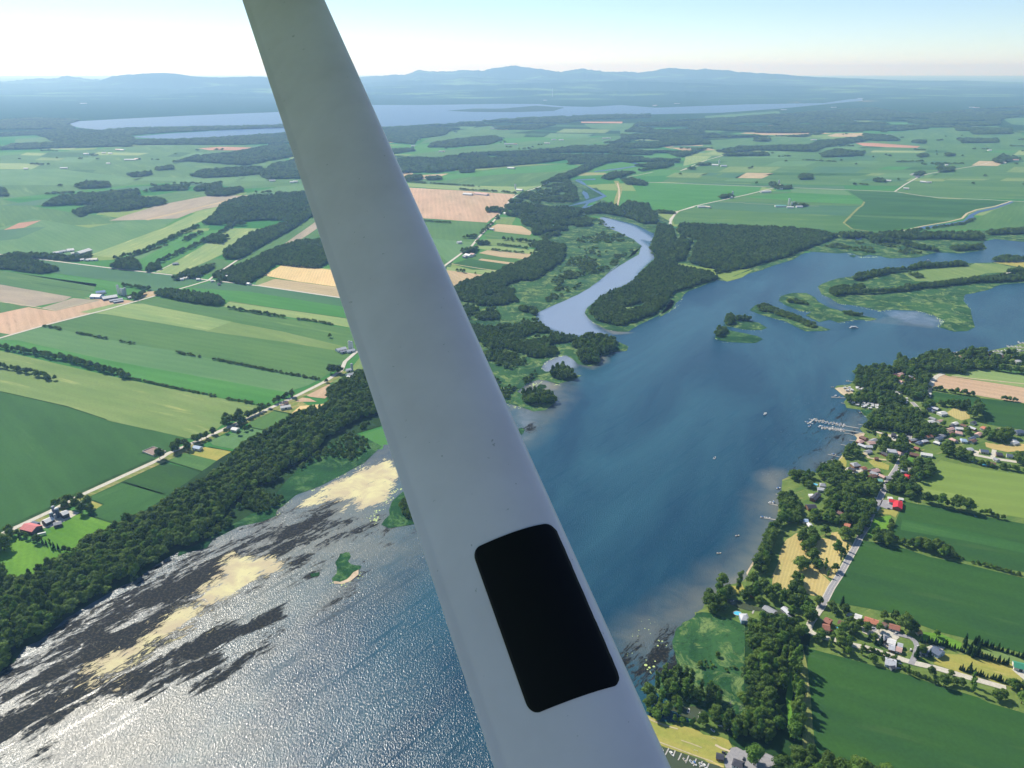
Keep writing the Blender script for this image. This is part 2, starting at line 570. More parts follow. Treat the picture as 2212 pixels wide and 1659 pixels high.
def lay(*items):
    a = np.zeros(nv)
    for s, wdt, amt in items:
        a = np.maximum(a, soft(wx, wy, pts(s), wdt) * amt)
    return a
shallow_glare = lay(
    ('J 490,160 330,150 190,210 190,260 240,330 280,420 480,520 560,200', 22, .60),
    ('J 480,520 400,480 300,560 330,900 200,1150 0,1400 -200,1600 U 1560,1240 1540,1300 1500,1330 1640,1260 1700,1130', 60, .9),
    ('J 330,880 250,1100 130,1300 20,1500 U 1560,1255 1530,1290 1600,1290 1660,1180 1680,1130', 22, 1.0),
    ('U 1340,1370 1500,1270 1560,1290 1540,1340 1480,1350 1400,1420 1360,1400', 50, .62),
    
    ('U 1100,880 1160,800 1240,780 1230,860 1150,960 1120,960', 40, .45),
    ('F 860,800 1000,750 1060,730 1050,790 960,830', 15, .7),
    ('I 0,1230 250,1160 430,1020 560,860 640,700 560,640 300,1000', 40, .45),
    ('E 1420,620 1600,560 1650,600 1560,680 1460,740 1400,700', 22, .55),
    ('E 1900,330 1800,345 1650,400 1500,480 1450,560 1300,560 1250,650 1500,620 1900,420', 60, .35),
    ('F 600,880 620,790 720,740 840,740 850,820 720,870', 10, .6),
    ('F 440,1000 580,900 740,930 740,970 560,1010 400,1120', 12, .9),
    ('G 820,300 840,260 960,400 1220,500 1500,420 1700,500 1600,560 1200,520 900,400', 10, .2),
    ('U -400,1700 -300,1500 0,1440 300,1260 560,1100 850,960 900,1180 700,1300 560,1420 500,1659 300,2000', 140, .74),  # not a shoal: grey for silvery sun glare, put into the water colour
    ('F 900,470 930,400 960,440 1100,570 1240,590 1100,600 980,540', 8, .6),
)
dark = lay(
    ('E 620,690 680,620 820,560 960,480 1010,490 1000,560 880,640 760,700 640,740', 22.4, .95),
    ('E 330,860 380,800 480,780 620,760 700,700 880,700 860,780 700,900 560,960 420,1040 340,1060 300,960 350,880', 38.4, .95),
    ('E 150,990 230,920 320,880 360,900 300,940 240,960 180,1000', 25.6, .9),
    ('E -200,1240 0,1190 130,1150 320,1080 380,1060 560,1000 640,960 860,850 1000,780 1120,760 1260,710 1280,760 1160,800 1000,860 980,900 880,940 780,960 620,1080 400,1100 330,1150 240,1220 120,1260 0,1340 -300,1450', 28.8, 1.0),
    ('E 590,1120 660,1060 800,990 940,900 1000,910 980,960 900,1000 780,1060 660,1120 610,1130', 19.2, .95),
    ('E 900,1050 1040,960 1160,900 1200,900 1120,970 980,1060 920,1080', 25.6, .7),
    ('E 1140,860 1200,800 1280,750 1270,790 1180,860', 25.6, .75),
    ('E 160,1390 190,1340 230,1350 210,1390', 19.2, .9), ('E -60,1090 10,1065 35,1080 20,1110 -60,1130', 19.2, .9),
    ('E 930,470 1100,360 1280,280 1500,210 1560,220 1700,300 1900,340 1640,400 1500,440 1300,540 1250,500 1100,470 1000,480', 80, .5),
    ('E 1440,390 1600,350 1660,370 1560,430 1360,530 1260,560 1300,480', 48, .6),
    ('E 1540,600 1650,500 1680,520 1600,620 1480,740 1430,760 1500,660', 32, .55),
    ('L 330,40 800,-60 870,230 600,400 380,600 300,560 150,300 230,100', 44.8, .85),
    ('E 1380,560 1440,545 1440,570 1390,575', 12.8, .8),
    ('F 480,1200 560,1180 590,1250 520,1270', 25.6, .7),
    ('E 300,760 520,650 700,540 930,450 900,480 700,560 520,680 380,760 120,900 60,960', 19.2, .75),
    ('E 60,960 300,770 520,640 700,530 930,450 1240,310 1500,200 1600,330 1300,520 1100,640 900,780 600,980 300,1120 0,1200 -200,1200', 50, .62),
    ('I 330,620 560,640 640,720 560,760 420,980 200,1130 0,1180 120,1000 300,800', 128, .35),
)
yellow = lay(
    ('E 1000,540 990,500 1050,470 1200,475 1270,500 1250,545 1170,560 1130,590 1060,650 960,690 900,700 870,780 760,830 660,890 580,940 480,1010 390,1010 380,970 500,920 640,850 760,740 800,700 880,690 900,620 980,580', 22.4, 1.0),
    ('E 380,1060 420,940 560,890 800,740 900,680 960,700 880,800 640,950 500,1060', 57.6, .62),
    ('E 1340,240 1480,150 1620,90 1740,35 1780,55 1800,120 1760,190 1740,240 1600,275 1590,220 1480,220 1400,260', 22.4, 1.0),
    ('E 1560,240 1590,230 1540,290 1520,280', 9.6, 1.0),
    ('L 140,230 200,200 200,240 130,260', 9.6, .0),
)
pads = lay(
    ('L 330,240 480,220 600,200 640,240 560,330 440,380 340,270', 12.8, .8),
    ('L 820,30 960,0 900,90 820,80', 12.8, .9), ('L 220,90 280,90 280,110 220,110', 6.4, 1.), ('L 130,210 200,205 160,260', 6.4, 1.),
    ('E 1660,300 1740,200 1820,150 1800,190 1740,250 1700,320', 22.4, .85),
    ('L 560,-60 700,-60 640,20 540,20', 12.8, .8), ('M 1150,690 1400,650 1440,760 1350,860 1150,850', 32, .40),
    ('L 480,400 560,380 560,520 500,560', 25.6, .5),
    ('F 440,1000 580,900 740,930 740,970 660,920 500,990', 19.2, .7), ('F 380,1060 440,1110 480,1090 440,1060', 19.2, .7),
    ('F 900,450 925,445 960,500 1100,570 1090,575 960,520', 12.8, 1.0),
)
lane = lay(
    ('E 840,1429 900,1370 1260,1110 1400,1030 1650,870 1680,880 1440,1050 1280,1170 960,1429', 14, .0),
)
for line, wd_, amt in (('G 830,285 860,255 960,222 1080,206', 5, .75), ('G 855,335 905,350 965,392 1080,408 1150,424 1240,444', 6, .8), ('G 1240,440 1300,428 1420,428 1500,440 1600,470 1680,512 1640,545', 9, 1.0),
        ('G 1800,330 1800,370 1850,430', 6, .7), ('G 560,330 600,400 700,440 780,450 740,470', 6, .7), ('G 960,522 1060,502 1200,506', 6, .8), ('G 360,430 420,462 500,488 600,512 680,552', 5, .7), ('G 240,552 320,567 440,572', 4, .8),
        ('G 125,625 160,645 240,656', 6, .8), ('C 1150,1290 1200,1285 1250,1300 1290,1290', 8, .7), ('C 1160,1275 1240,1300 1360,1295', 8, .9), ('C 100,1620 130,1570 160,1550', 8, .9), ('F 1480,350 1540,360 1500,420 1450,450', 8, .8),
        ('E 1240,290 1330,205 1440,165 1540,115 1640,60', 5, .7), ('E 960,402 1080,343 1180,323', 4, .6), ('F 640,860 610,830 640,790 700,752 780,742', 6, 1.0), ('F 590,470 575,485 600,535 680,585 780,615', 5, .6),
        ('B 1580,1210 1600,1250 1680,1300 1800,1350', 6, .6), ('B 1440,1182 1560,1190 1640,1205', 6, .8), ('E 1495,590 1560,600 1620,560', 8, .8)):
    d_ = segdist(wx, wy, pts(line))
    pads = np.maximum(pads, .62 * amt * np.clip(1.25 - d_ / (wd_ * 1.8), 0, 1))
silver_tint = lay(('B 1450,1180 1600,1190 1800,1250 2030,1400 2000,1470 F 1290,-40 1480,0 1290,160 1240,240 1080,310 940,420 920,470 1000,560 1060,600 900,610 780,610 600,530 580,450 1000,240', 20, .95),
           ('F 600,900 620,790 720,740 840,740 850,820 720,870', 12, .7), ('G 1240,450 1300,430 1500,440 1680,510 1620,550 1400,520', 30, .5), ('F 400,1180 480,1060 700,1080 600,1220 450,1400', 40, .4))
for nm, a in (('shallow_glare', shallow_glare), ('dark', dark), ('yellow', yellow), ('pads', pads), ('silver_tint', silver_tint)):
    at = me.attributes.new(nm, 'FLOAT', 'POINT')
    at.data.foreach_set('value', a.astype(np.float32))

WAVE_DIR = math.atan2(*(lambda a, b: (b[1] - a[1], b[0] - a[0]))(*pts('E 840,1429 1650,880')))
def water_material(name, river=True, shallow_tint=True):
    g = NT(name)
    vs_ = g.coords(rot=-WAVE_DIR, scale=(.07, 1, 1))      # long axis along the wind
    v = g.coords()
    big = g.noise(vs_, 1 / 9.5, 5, .62, .2)
    deep = g.mix(g.ramp(g.noise(g.coords(rot=-WAVE_DIR - .25, scale=(.35, 1, 1)), 1 / 190., 5, .6, .7), .38, .66), S(14, 58, 78), S(42, 86, 100))
    if not river:
        g.set(Base_Color=S(42, 76, 112), Roughness=.3, IOR=1.33)
        g.b.inputs['Specular IOR Level'].default_value = .22
        g.bump(g.noise(v, .05, 2), .3, 2.0)
        return g.m
    at = {k: g.attr(k) for k in ('shallow_glare', 'dark', 'yellow', 'pads', 'silver_tint')}
    n1 = g.noise(v, 1 / 40., 6, .62, .6)
    st = g.noise(g.coords(rot=-WAVE_DIR, scale=(.22, 1, 1)), 1 / 16., 7, .66, .5)
    fine = g.noise(v, 1 / 3.2, 5, .7)
    rag = g.noise(g.coords(rot=-WAVE_DIR, scale=(.4, 1, 1)), 1 / 7., 6, .75, 1.2)
    shf = g.ramp(g.math('ADD', at['shallow_glare'], g.math('MULTIPLY', g.math('SUBTRACT', n1, .5), g.ramp(at['shallow_glare'], 0, .3, .06, .7))), .03, 1.0)
    col = g.mix(shf, deep, S(130, 128, 112))
    silver_fac = g.ramp(g.math('ADD', at['silver_tint'], g.math('MULTIPLY', g.math('SUBTRACT', n1, .5), .5)), .25, .9, 0, .75)
    col = g.mix(silver_fac, col, S(146, 160, 184))  # pale blue-grey mixed into the water colour on the silvery reaches
    # submerged and floating weed, ragged along the wind
    wd = g.math('ADD', at['dark'], g.math('MULTIPLY', g.math('SUBTRACT', st, .5), 2.2))
    wd = g.math('ADD', wd, g.math('MULTIPLY', g.math('SUBTRACT', rag, .5), 1.6))
    wdf = g.math('MULTIPLY', g.ramp(wd, .32, .56), g.ramp(at['dark'], .02, .14))
    wcol = g.mix(g.ramp(fine, .48, .62), S(24, 29, 31), S(62, 60, 50))
    col = g.mix(wdf, col, wcol)
    yl = g.math('ADD', at['yellow'], g.math('MULTIPLY', g.math('SUBTRACT', st, .5), 1.9))
    yl = g.math('ADD', yl, g.math('MULTIPLY', g.math('SUBTRACT', rag, .5), 2.2))
    ylf = g.math('MULTIPLY', g.ramp(yl, .50, .68), g.ramp(at['yellow'], .02, .14))
    col = g.mix(ylf, col, g.mix(g.ramp(n1, .4, .6), S(190, 176, 142), S(210, 202, 152)))
    vo = g.n('ShaderNodeTexVoronoi')
    vo.inputs['Scale'].default_value = 1 / 4.5
    g.l(v, vo.inputs['Vector'])
    pdv = g.math('SUBTRACT', g.math('ADD', at['pads'], g.math('MULTIPLY', g.math('SUBTRACT', n1, .5), 1.2)), vo.outputs['Distance'])
    pdf = g.ramp(pdv, .18, .24)
    col = g.mix(pdf, col, S(182, 200, 128))
    anyw = g.math('MAXIMUM', g.math('MAXIMUM', wdf, ylf), pdf)
    # waves: wind ripples, with slicks where they lie flat
    slick = g.ramp(big, .37, .45)
    wv = g.noise(g.coords(rot=-WAVE_DIR + .9, scale=(1, .6, 1)), 1 / 1.8, 3, .6, .2)
    bp = g.n('ShaderNodeBump')
    bp.inputs['Distance'].default_value = 2.6
    g.l(wv, bp.inputs['Height'])
    amp = g.math('MULTIPLY', g.ramp(slick, 0, 1, .20, .34), g.ramp(anyw, 0, 1, 1, .15))
    g.l(amp, bp.inputs['Strength'])
    g.l(bp.outputs[0], g.b.inputs['Normal'])
    rg = g.math('ADD', g.ramp(slick, 0, 1, .23, .23), g.math('MULTIPLY', anyw, .5))
    g.set(Base_Color=col, Roughness=rg, IOR=1.33)
    g.l(g.ramp(anyw, 0, 1, .62, .12), g.b.inputs['Specular IOR Level'])
    return g.m
M['water'] = water_material('river_water')
me.materials.append(M['water'])
wob = bpy.data.objects.new('water', me)
COL.objects.link(wob)
tag(wob, kind='structure')

M['lake'] = water_material('far_lake_water', False)
sheet('lake', M['lake'], pts('A 355,675 420,655 650,642 1000,625 1500,605 B 20,432 400,432 900,424 1140,425 1300,440 1500,445 1700,432 C 0,400 560,380 1010,372 1160,350 1240,343 1245,358 760,405 400,431 0,440 B 1500,503 1000,522 700,545 350,572 95,588 A 1700,680 1560,682 1200,690 900,700 560,705 430,690'), .3)
sheet('lake', M['lake'], pts('A 700,740 900,722 1300,698 1530,685 1700,676 1700,706 1580,715 1300,738 1050,750 900,752'), .45)
sheet('lake', M['lake'], pts('C 230,333 500,312 720,303 1100,297 1450,293 1480,300 1000,318 500,333'), .3)
sheet('ground', M['litter'], rough(pts('B 530,472 700,457 900,457 1130,437 1320,450 1250,472 1000,480 700,479'), .002, .02), .6)
# ------------------------------------------------------------------ land along the river, marshes, islands (z above the water)
def land(m, s, z, amp=.004, step=.012, name='marsh_ground', seed=1):
    return sheet(name, M[m], rough(pts(s), amp, step, seed), z)

# west bank of the river, from the strut up to the wooded delta
land('marsh', 'U 980,560 B 500,1640 680,1655 900,1560 1010,1480 1180,1430 1180,1350 1100,1290 1030,1240 1010,1160 930,1120 1010,1040 1160,990 1240,920 1390,940 1430,960 1500,1000 1590,1040 1540,1075 1490,1090 1400,1150 1440,1170 1590,1210 1580,1240 1690,1290 1790,1340 1845,1385 1800,1440 1700,1500 1590,1590 F 1290,0 1270,60 1120,150 1000,240 860,330 700,400 590,450 575,480 600,530 680,580 790,610 900,625 1100,630 1200,680 1190,710 1080,720 1060,745 1010,740 1000,800 940,815 860,800 830,770 780,740 700,750 630,790 610,830 640,850 740,850 830,870 885,875 840,905 720,935 650,910 590,905 520,930 450,985 480,1000 600,985 700,1030 710,1060 640,1110 560,1120 480,1090 370,1060 300,1000 U 1000,820 950,800 900,640 930,600', .30, .0022)
land('litter', 'F 575,960 600,935 640,940 650,955 620,970 585,968', .42, .001)
land('reed', 'F 450,1240 480,1228 500,1245 490,1270 455,1285 400,1300 380,1260', .42, .001)
# strip of reeds along the lower river
land('reed', 'E 800,478 850,458 930,440 960,400 1080,340 1180,320 1240,295 1245,270 1330,200 1440,160 1540,110 1640,55 1720,-20 1600,-80 1350,30 1200,160 1000,260 820,380', .30, .0015)
land('litter', 'U -420,1660 E 0,985 60,955 110,885 180,855 300,755 420,685 520,625 610,585 700,515 790,465 850,440 940,400 1050,330 1200,250 1300,120 1420,10 1550,-60 1720,-110 1700,-240 1500,-200 1200,-90 1000,30 700,240 370,450 60,600 0,620 U -420,1400', .42, .002)
land('reed', 'E 1870,150 1830,170 1760,230 1750,290 1715,335 1750,352 1800,345 1870,330 1960,320 1960,180', .42, .003)
land('reed', 'E 1510,500 1530,465 1570,460 1580,480 1560,500 1580,512 1625,520 1620,535 1590,550 1560,580 1530,592 1500,588 1495,575 1515,550', .42, .003, .004)
land('sand', 'E 1500,588 1530,592 1562,580 1590,548 1614,536 1612,560 1580,585 1540,602 1505,600', .35, .001, .004)
land('reed', 'E 1395,555 1440,548 1435,565 1400,570', .42, .001)
# South bank peninsula between the two rivers
land('marsh', 'F 905,455 925,415 1000,360 1080,305 1190,270 1250,215 1290,165 1360,100 1430,60 1470,20 U 1443,545 1442,525 B 1950,1310 1800,1240 1640,1200 1560,1185 1440,1180 1445,1150 1520,1110 1560,1060 1650,1100 1720,1120 1900,1140 2050,1230 C 90,1120 500,1120 1000,1150 1200,1170 1500,1150 1900,1140 2212,1130 2400,1130 2400,1190 2212,1205 2000,1185 1965,1210 1990,1245 1970,1255 1830,1275 1690,1270 1560,1300 1400,1305 1340,1290 1280,1285 1240,1295 1160,1270 1100,1275 900,1262 830,1310 700,1350 600,1385 470,1420 420,1440 370,1435 200,1500 130,1570 110,1610 20,1660 F 1490,360 1520,375 1500,420 1420,465 1290,525 1200,580 1130,580 1050,565 980,530 930,490', .30, .0018)
land('lime', 'F 1470,125 1560,122 1640,135 1780,160 1810,200 1900,210 2040,150 1990,160 1850,170 1700,165 1600,150', .42, .0006)
land('lime', 'C 75,1340 150,1335 260,1355 350,1380 380,1400 470,1415 560,1380 590,1372 520,1420 430,1445 370,1410 300,1385 200,1365 80,1350', .45, .0006)
# upper reach of the southern river, seen between its marshes
land('reed', 'B 1440,1000 1540,990 1590,1040 1480,1090 1400,1140 1350,1110 1440,1060', .40, .002)
def wsheet(s, z=.55, amp=.0012):
    return sheet('water', M['lake'], rough(pts(s), amp, .006, 5), z)
wsheet('B 1390,940 1440,945 1480,980 1560,1020 1608,1048 1540,1078 1490,1095 1465,1120 1520,1105 1530,1115 1480,1140 1440,1168 1390,1168 1340,1160 1270,1150 1290,1140 1400,1150 1440,1130 1470,1095 1400,1108 1340,1118 1400,1098 1480,1075 1580,1045 1530,1015 1460,975 1410,952')
wsheet('B 1450,1010 1480,1030 1490,1060 1470,1070 1440,1030')
wsheet('B 1520,880 1700,858 1830,838 1840,842 1700,866 1530,885', .6, .0004)
wsheet('B 1660,805 1760,815 1850,833 1835,838 1740,820 1660,810', .6, .0004)
wsheet('B 1400,935 1530,930 1530,938 1400,942', .6, .0004)
# canal and the reach towards the right-hand farms
wsheet('C 1490,1138 1600,1115 1760,1095 1850,1078 1880,1045 1930,1020 2030,1000 2140,962 2150,968 2040,1008 1945,1030 1905,1050 1920,1065 1850,1095 1760,1108 1620,1128 1500,1140', .55, .0004)
wsheet('C 1190,1172 1235,1172 1240,1190 1210,1198', .55, .0004)
# islands
land('marsh', 'G 825,275 860,255 960,220 1080,205 1200,170 1400,150 1700,120 1850,118 2212,110 2400,105 2400,250 2212,250 2050,262 1990,290 1960,300 1870,320 1810,330 1800,370 1850,430 1860,480 1880,550 1830,575 1740,580 1640,550 1680,510 1600,470 1500,440 1300,430 1240,440 1150,420 1080,405 960,390 900,350 850,330', .34, .0016)
land('olive', 'G 1400,190 1560,160 1700,150 1850,135 1880,118 2050,125 2140,150 2100,180 1960,185 1850,215 1750,235 1600,240 1480,240', .46, .0008)
land('dryg', 'G 2000,115 2212,110 2400,110 2400,150 2212,150 2100,130', .50, .0008)
land('marsh', 'G 555,370 570,340 640,320 740,320 800,350 815,375 900,420 1000,445 1120,470 1225,495 1180,505 1060,500 960,520 900,500 830,515 740,470 780,445 700,440 600,400', .34, .0012)
land('marsh', 'G 360,435 400,400 460,392 540,420 600,460 700,490 820,540 910,568 850,575 740,578 680,550 600,510 500,485 420,460', .34, .0010)
land('marsh', 'G 190,500 200,480 260,480 340,500 420,520 480,555 430,570 320,565 240,550 195,540', .34, .0008)
land('reed', 'G 125,620 140,560 180,555 240,575 340,595 410,610 450,630 400,658 300,655 220,650 160,640', .34, .0008)
land('reed', 'G 1030,68 1060,62 1080,70 1060,80', .34, .0004)
# east shore: village land
land('lawn', 'U 2700,700 2212,742 2100,765 2029,764 1970,775 1923,800 1860,812 I 540,330 500,360 380,370 355,395 420,450 480,485 450,530 470,585 600,605 660,680 690,690 640,760 600,790 640,840 545,850 575,885 520,970 430,1050 395,1095 300,1180 200,1225 0,1245 J 600,225 490,285 480,400 490,530 430,710 430,820 360,880 250,1150 130,1370 20,1570 K 500,100 430,165 290,195 190,235 190,290 90,330 60,420 0,455 U 1500,1322 1520,1420 1560,1500 1500,1560 1400,1560 1380,1600 1420,1800 1500,2300 4000,2300 4000,1000', .22, .0016, .008, 'lawn')
land('sand', 'I 545,850 575,885 560,915 600,900 640,860 650,838 600,835', .32, .0004, .01, 'beach')
land('sand', 'I 355,395 420,450 480,485 530,450 530,400 470,385 400,385', .32, .0004, .01, 'beach')
land('sand', 'I 390,1100 430,1050 450,1060 410,1110', .32, .0003, .01, 'beach')
land('sand', 'J 360,880 430,815 450,850 430,880 350,960 250,1160 150,1370 60,1500 20,1580 10,1540 120,1360 240,1150', .32, .0006, .01, 'beach')
land('reed', 'I 600,605 660,600 770,620 750,660 690,690 660,675', .34, .0006)
land('marsh', 'H -20,800 30,790 100,805 200,830 270,870 290,900 250,1000 270,1130 260,1250 330,1300 400,1370 480,1400 500,1300 520,1300 540,1400 400,1500 200,1500 100,1380 L 850,860 700,700 540,640 530,560 560,480 620,420 850,380 870,250 830,100 800,-100 K -200,640 0,460', .34, .0075, .008)
land('litter', 'H 270,850 640,900 620,1100 640,1300 660,1560 700,1620 900,1700 500,1700 180,1520 180,1400 420,1380 500,1300 400,1330 270,1260 260,1130 270,1000', .40, .0012, .006, 'woodland_floor')
land('dryg', 'L 400,930 480,960 620,1040 760,1090 860,1080 1120,1150 1200,1210 1440,1250 1540,1290 1590,1380 1480,1450 1480,1659 1300,1620 1200,1540 900,1450 700,1390 560,1330 400,1250', .48, .0008, .006, 'lawn')
land('asphalt', 'L 1580,1390 1650,1380 1740,1430 1900,1400 2000,1440 2212,1540 2300,1659 2300,1800 1900,1800 1500,1659 1480,1590 1500,1500', .60, .0004, .006, 'parking_lot')
def ponds(s, z, name='water', base=(74, 84, 62)):
    if 'pond' not in M:
        g = NT('still_brown_water')
        g.set(Base_Color=S(*base), Roughness=.12, IOR=1.33)
        g.bump(g.noise(g.coords(), .3, 2), .12, .3)
        M['pond'] = g.m
    return sheet(name, M['pond'], rough(pts(s), .0006, .006, 3), z)
ponds('L 690,1395 760,1410 900,1460 1010,1500 1180,1560 1290,1600 1420,1640 1480,1700 1500,1900 500,1900 400,1400 600,1370', .62)
ponds('L 730,860 860,830 960,840 1100,830 1180,860 1250,930 1180,970 1240,1000 1150,1040 1000,990 880,950 820,900 700,880', .62)
ponds('K 285,325 400,340 470,370 560,400 700,420 860,440 960,470 940,500 800,470 690,450 560,440 500,440 400,410 300,370', .62)

# ------------------------------------------------------------------ fields west of the river
field('deep', 'U 0,846 144,879 230,908 407,947 380,970 342,990 N 1860,-6 1060,330 820,500 400,640 80,800 0,862 U -400,1300 -500,720')
field('olive', 'D -500,620 0,752 770,928 1600,1094 1560,1130 1340,1190 1290,1235 1130,1280 640,1170 400,1090 0,1000 -400,900')
field('bright', 'D -500,590 0,690 100,690 700,820 1720,1002 1640,1085 1600,1092 770,922 0,742 -500,610')
field('dusty', 'D -60,640 0,690 100,690 700,820 1720,1002 1850,960 1910,930 1500,850 1050,755 900,730 600,675 270,606')
field('green', 'D 270,606 600,675 900,730 1050,755 1500,850 1910,930 2030,860 2100,790 2100,762 1850,725 1240,635 640,535 480,525')
field('pale', 'D 480,522 640,535 1240,635 1390,580 1200,540 1000,500 860,470 680,472', .4)
field('green', 'D 480,522 920,430 1320,490 1400,502 2120,625 2400,700 2300,800 2100,762 1850,725 1240,635 640,535')
field('olive', 'D 1230,640 1390,580 1700,640 2110,740 2060,760 1700,700 1260,640', .4)
field('pale', 'D 1330,488 1380,455 1700,505 2110,562 2130,620 1700,545 1400,500', .4)
field('bright', 'D 960,405 1150,375 1500,400 2100,495 2110,562 1700,505 1360,455 1330,430')
field('blue', 'D 1140,375 1300,334 2060,440 2250,465 2300,540 2100,495 1500,400', .32)
field('wheat', 'D 1580,302 1700,233 2020,272 2400,300 2400,420 2040,372 1800,340', .3)
field('tan', 'D 1540,362 1650,322 1800,342 2040,375 2400,420 2400,470 2060,436 1800,398', .32)
field('olive', 'D 1580,302 1650,322 1540,362 1530,350', .31)
field('blue', 'D -100,190 180,200 600,245 1040,302 1240,328 1150,350 1000,388 960,402 900,395 740,345 700,340 350,290 0,262')
field('bright', 'D -300,230 0,262 350,300 720,345 760,370 740,400 580,370 0,272 -300,240')
field('green', 'D -300,240 0,272 400,330 580,352 560,400 500,435 430,430 0,356 -300,310')
field('brown', 'D -300,310 0,356 430,430 380,455 200,490 130,482 0,460 -300,420')
field('green', 'D -300,430 0,455 170,492 0,528 -300,600', .3)
field('brown', 'D 250,495 440,437 600,452 330,515', .3)
field('pink', 'D -300,600 0,528 170,492 330,515 600,452 500,435 760,450 800,455 640,510 270,602 0,680 -300,770', .28)
field('tan', 'D 860,400 960,395 970,405 930,425 830,440', .3)
field('green', 'D -200,650 0,645 60,655 0,675 -200,740', .35)
# west of the river road: small fields down to the wood
field('deep', 'N 1160,350 1640,140 2000,230 2212,310 2300,330 2212,480 1900,620 1640,735 1400,660 1200,580', .26)
field('soy', 'D 740,1538 900,1440 980,1420 1240,1490 1180,1540 1050,1640')
field('green', 'D 990,1415 1100,1365 1350,1420 1240,1488', .27)
field('dryg', 'D 1100,1365 1220,1330 1400,1360 1390,1420 1350,1425', .29)
field('dusty', 'D 1250,1290 1400,1245 1500,1215 1620,1240 1440,1350 1280,1320')
field('green', 'D 1480,1170 1620,1110 1760,1140 1640,1240 1500,1215')
field('verge', 'D 1640,1108 1760,1030 1850,1080 1760,1135 1640,1112', .27)
field('pink', 'D 1820,1015 1950,950 2020,965 1950,1040 1860,1030', .31)
field('pink', 'D 1780,1030 1860,1040 1900,1060 1780,1060', .31)
field('wheat', 'D 1750,1130 1800,1085 1920,1075 1990,1065 1960,1100 1880,1115 1780,1135', .33)
field('olive', 'D 2080,890 2160,790 2212,770 2300,800 2212,880 2050,950 1960,940', .26)
field('meadow', 'N 920,600 1060,570 1200,600 1600,740 1480,830 1300,920 1100,1050 1080,1150 900,1100 560,900 700,820 660,780', .29)
field('meadow', 'N 90,980 180,895 300,915 540,990 820,1080 1050,1140 700,1270 200,1560 0,1620 -300,1600 -200,1100', .31)
field('dryg', 'N 1250,400 1400,450 1290,520 1200,540 1160,500', .33, amp=.0002)
field('gravel', 'N 160,770 420,620 720,515 800,540 940,530 1080,565 880,680 700,760 560,780 430,720 240,760', .35)
# beyond the crossroads
field('dusty', 'A -600,1160 0,1230 180,1180 480,1230 760,1180 960,1180 880,1230 500,1375 250,1385 0,1372 -400,1330', .2)
field('pale', 'A 480,1378 880,1232 1100,1130 1200,1112 1150,1160 960,1262 760,1350 640,1395', .3)
field('brown', 'A 590,1192 860,1106 1110,1060 1340,1055 1200,1112 1060,1140 960,1180 780,1187', .3)
field('tan', 'A 780,1187 1340,1055 1345,1060 800,1190', .38, amp=0)
field('rust', 'A 20,1242 100,1205 220,1190 130,1230', .34)
field('green', 'A 760,1070 980,1030 1120,1035 1110,1060 900,1104 800,1085', .28)
field('bright', 'A 620,1400 900,1270 1090,1250 1230,1235 1140,1320 850,1450 760,1440', .24)
field('dusty', 'A 700,1390 840,1330 900,1325 760,1400', .3)
field('pale', 'A 840,1472 1100,1325 1240,1232 1430,1235 1340,1300 1210,1370 960,1482', .28)
field('green', 'A 1140,1480 1290,1400 1430,1320 1600,1200 1700,1175 1800,1180 1800,1250 1530,1355 1460,1368 1280,1440', .26)
field('brown', 'A 1465,1366 1700,1200 1740,1215 1530,1357', .36)
field('green', 'A 1030,1390 1200,1400 1280,1440 1140,1480 1080,1490', .26)
field('blue', 'A 0,1240 250,1225 100,1290 -200,1320', .27)
field('green', 'A -600,1070 0,1075 220,1120 400,1150 780,1190 560,1210 0,1235 -600,1200', .12)
field('dusty', 'A 1300,1050 1500,1010 1660,1000 1680,1045 1400,1060', .2)
field('green', 'A 900,1010 1300,965 1640,960 1660,1000 1300,1020 1200,1000', .14)
field('blue', 'A 0,1110 700,1010 1000,990 1050,1000 400,1060 230,1110', .22)
field('rust', 'A 1070,802 1190,793 1400,798 1350,812 1130,811', .5)
field('green', 'A -600,830 0,840 600,800 1000,775 1500,790 1560,900 1640,960 1200,975 700,1000 0,1075 -600,1060', .08)
field('dusty', 'A -300,930 300,910 700,960 600,1000 0,1000', .16)
field('green', 'A 80,750 520,720 560,735 300,765 80,775', .4)
field('pale', 'A 200,790 420,795 380,810 220,806', .4)
# between strut and marsh
field('pink', 'B 200,980 265,990 620,1010 990,1035 940,1100 890,1160 800,1226 360,1197 150,1190', .32)
field('green', 'B 150,960 260,960 560,900 900,855 1340,825 1445,845 1350,885 1150,982 990,1031 620,1008 200,978', .28)
field('pale', 'B 260,960 560,975 1010,985 1150,980 990,1031 620,1008 200,978', .33)
field('bright', 'B 470,915 900,862 1340,830 1440,846 1300,880 900,900 620,925 460,950', .34)
field('tan', 'B 360,905 540,895 460,925 360,935', .4); field('tan', 'B 220,895 300,893 290,918 230,920', .4)
field('green', 'B 360,1200 800,1228 780,1290 740,1330 700,1380 620,1440 510,1520 350,1400', .26)
field('dusty', 'B 400,1330 700,1360 690,1385 620,1440 540,1500 440,1400', .3)
field('olive', 'B 860,1190 990,1190 970,1242 860,1228', .34)
field('tan', 'B 810,1265 870,1235 1030,1250 1105,1290 1090,1312 850,1285', .34)
field('green', 'B 780,1305 850,1287 1090,1312 1160,1330 1180,1352 1000,1345 800,1335', .34)
field('olive', 'B 740,1352 800,1337 1000,1345 1180,1354 1190,1400 900,1385 720,1372', .34)
field('pale', 'B 700,1392 740,1375 900,1388 1200,1412 1180,1442 1100,1438 800,1412', .34)
field('tan', 'B 745,1432 800,1413 1100,1438 1070,1475 900,1460', .36)
field('green', 'B 680,1468 745,1437 900,1460 1020,1478 980,1500 740,1475', .35)
field('tan', 'B 740,1480 760,1470 985,1498 970,1512', .37)
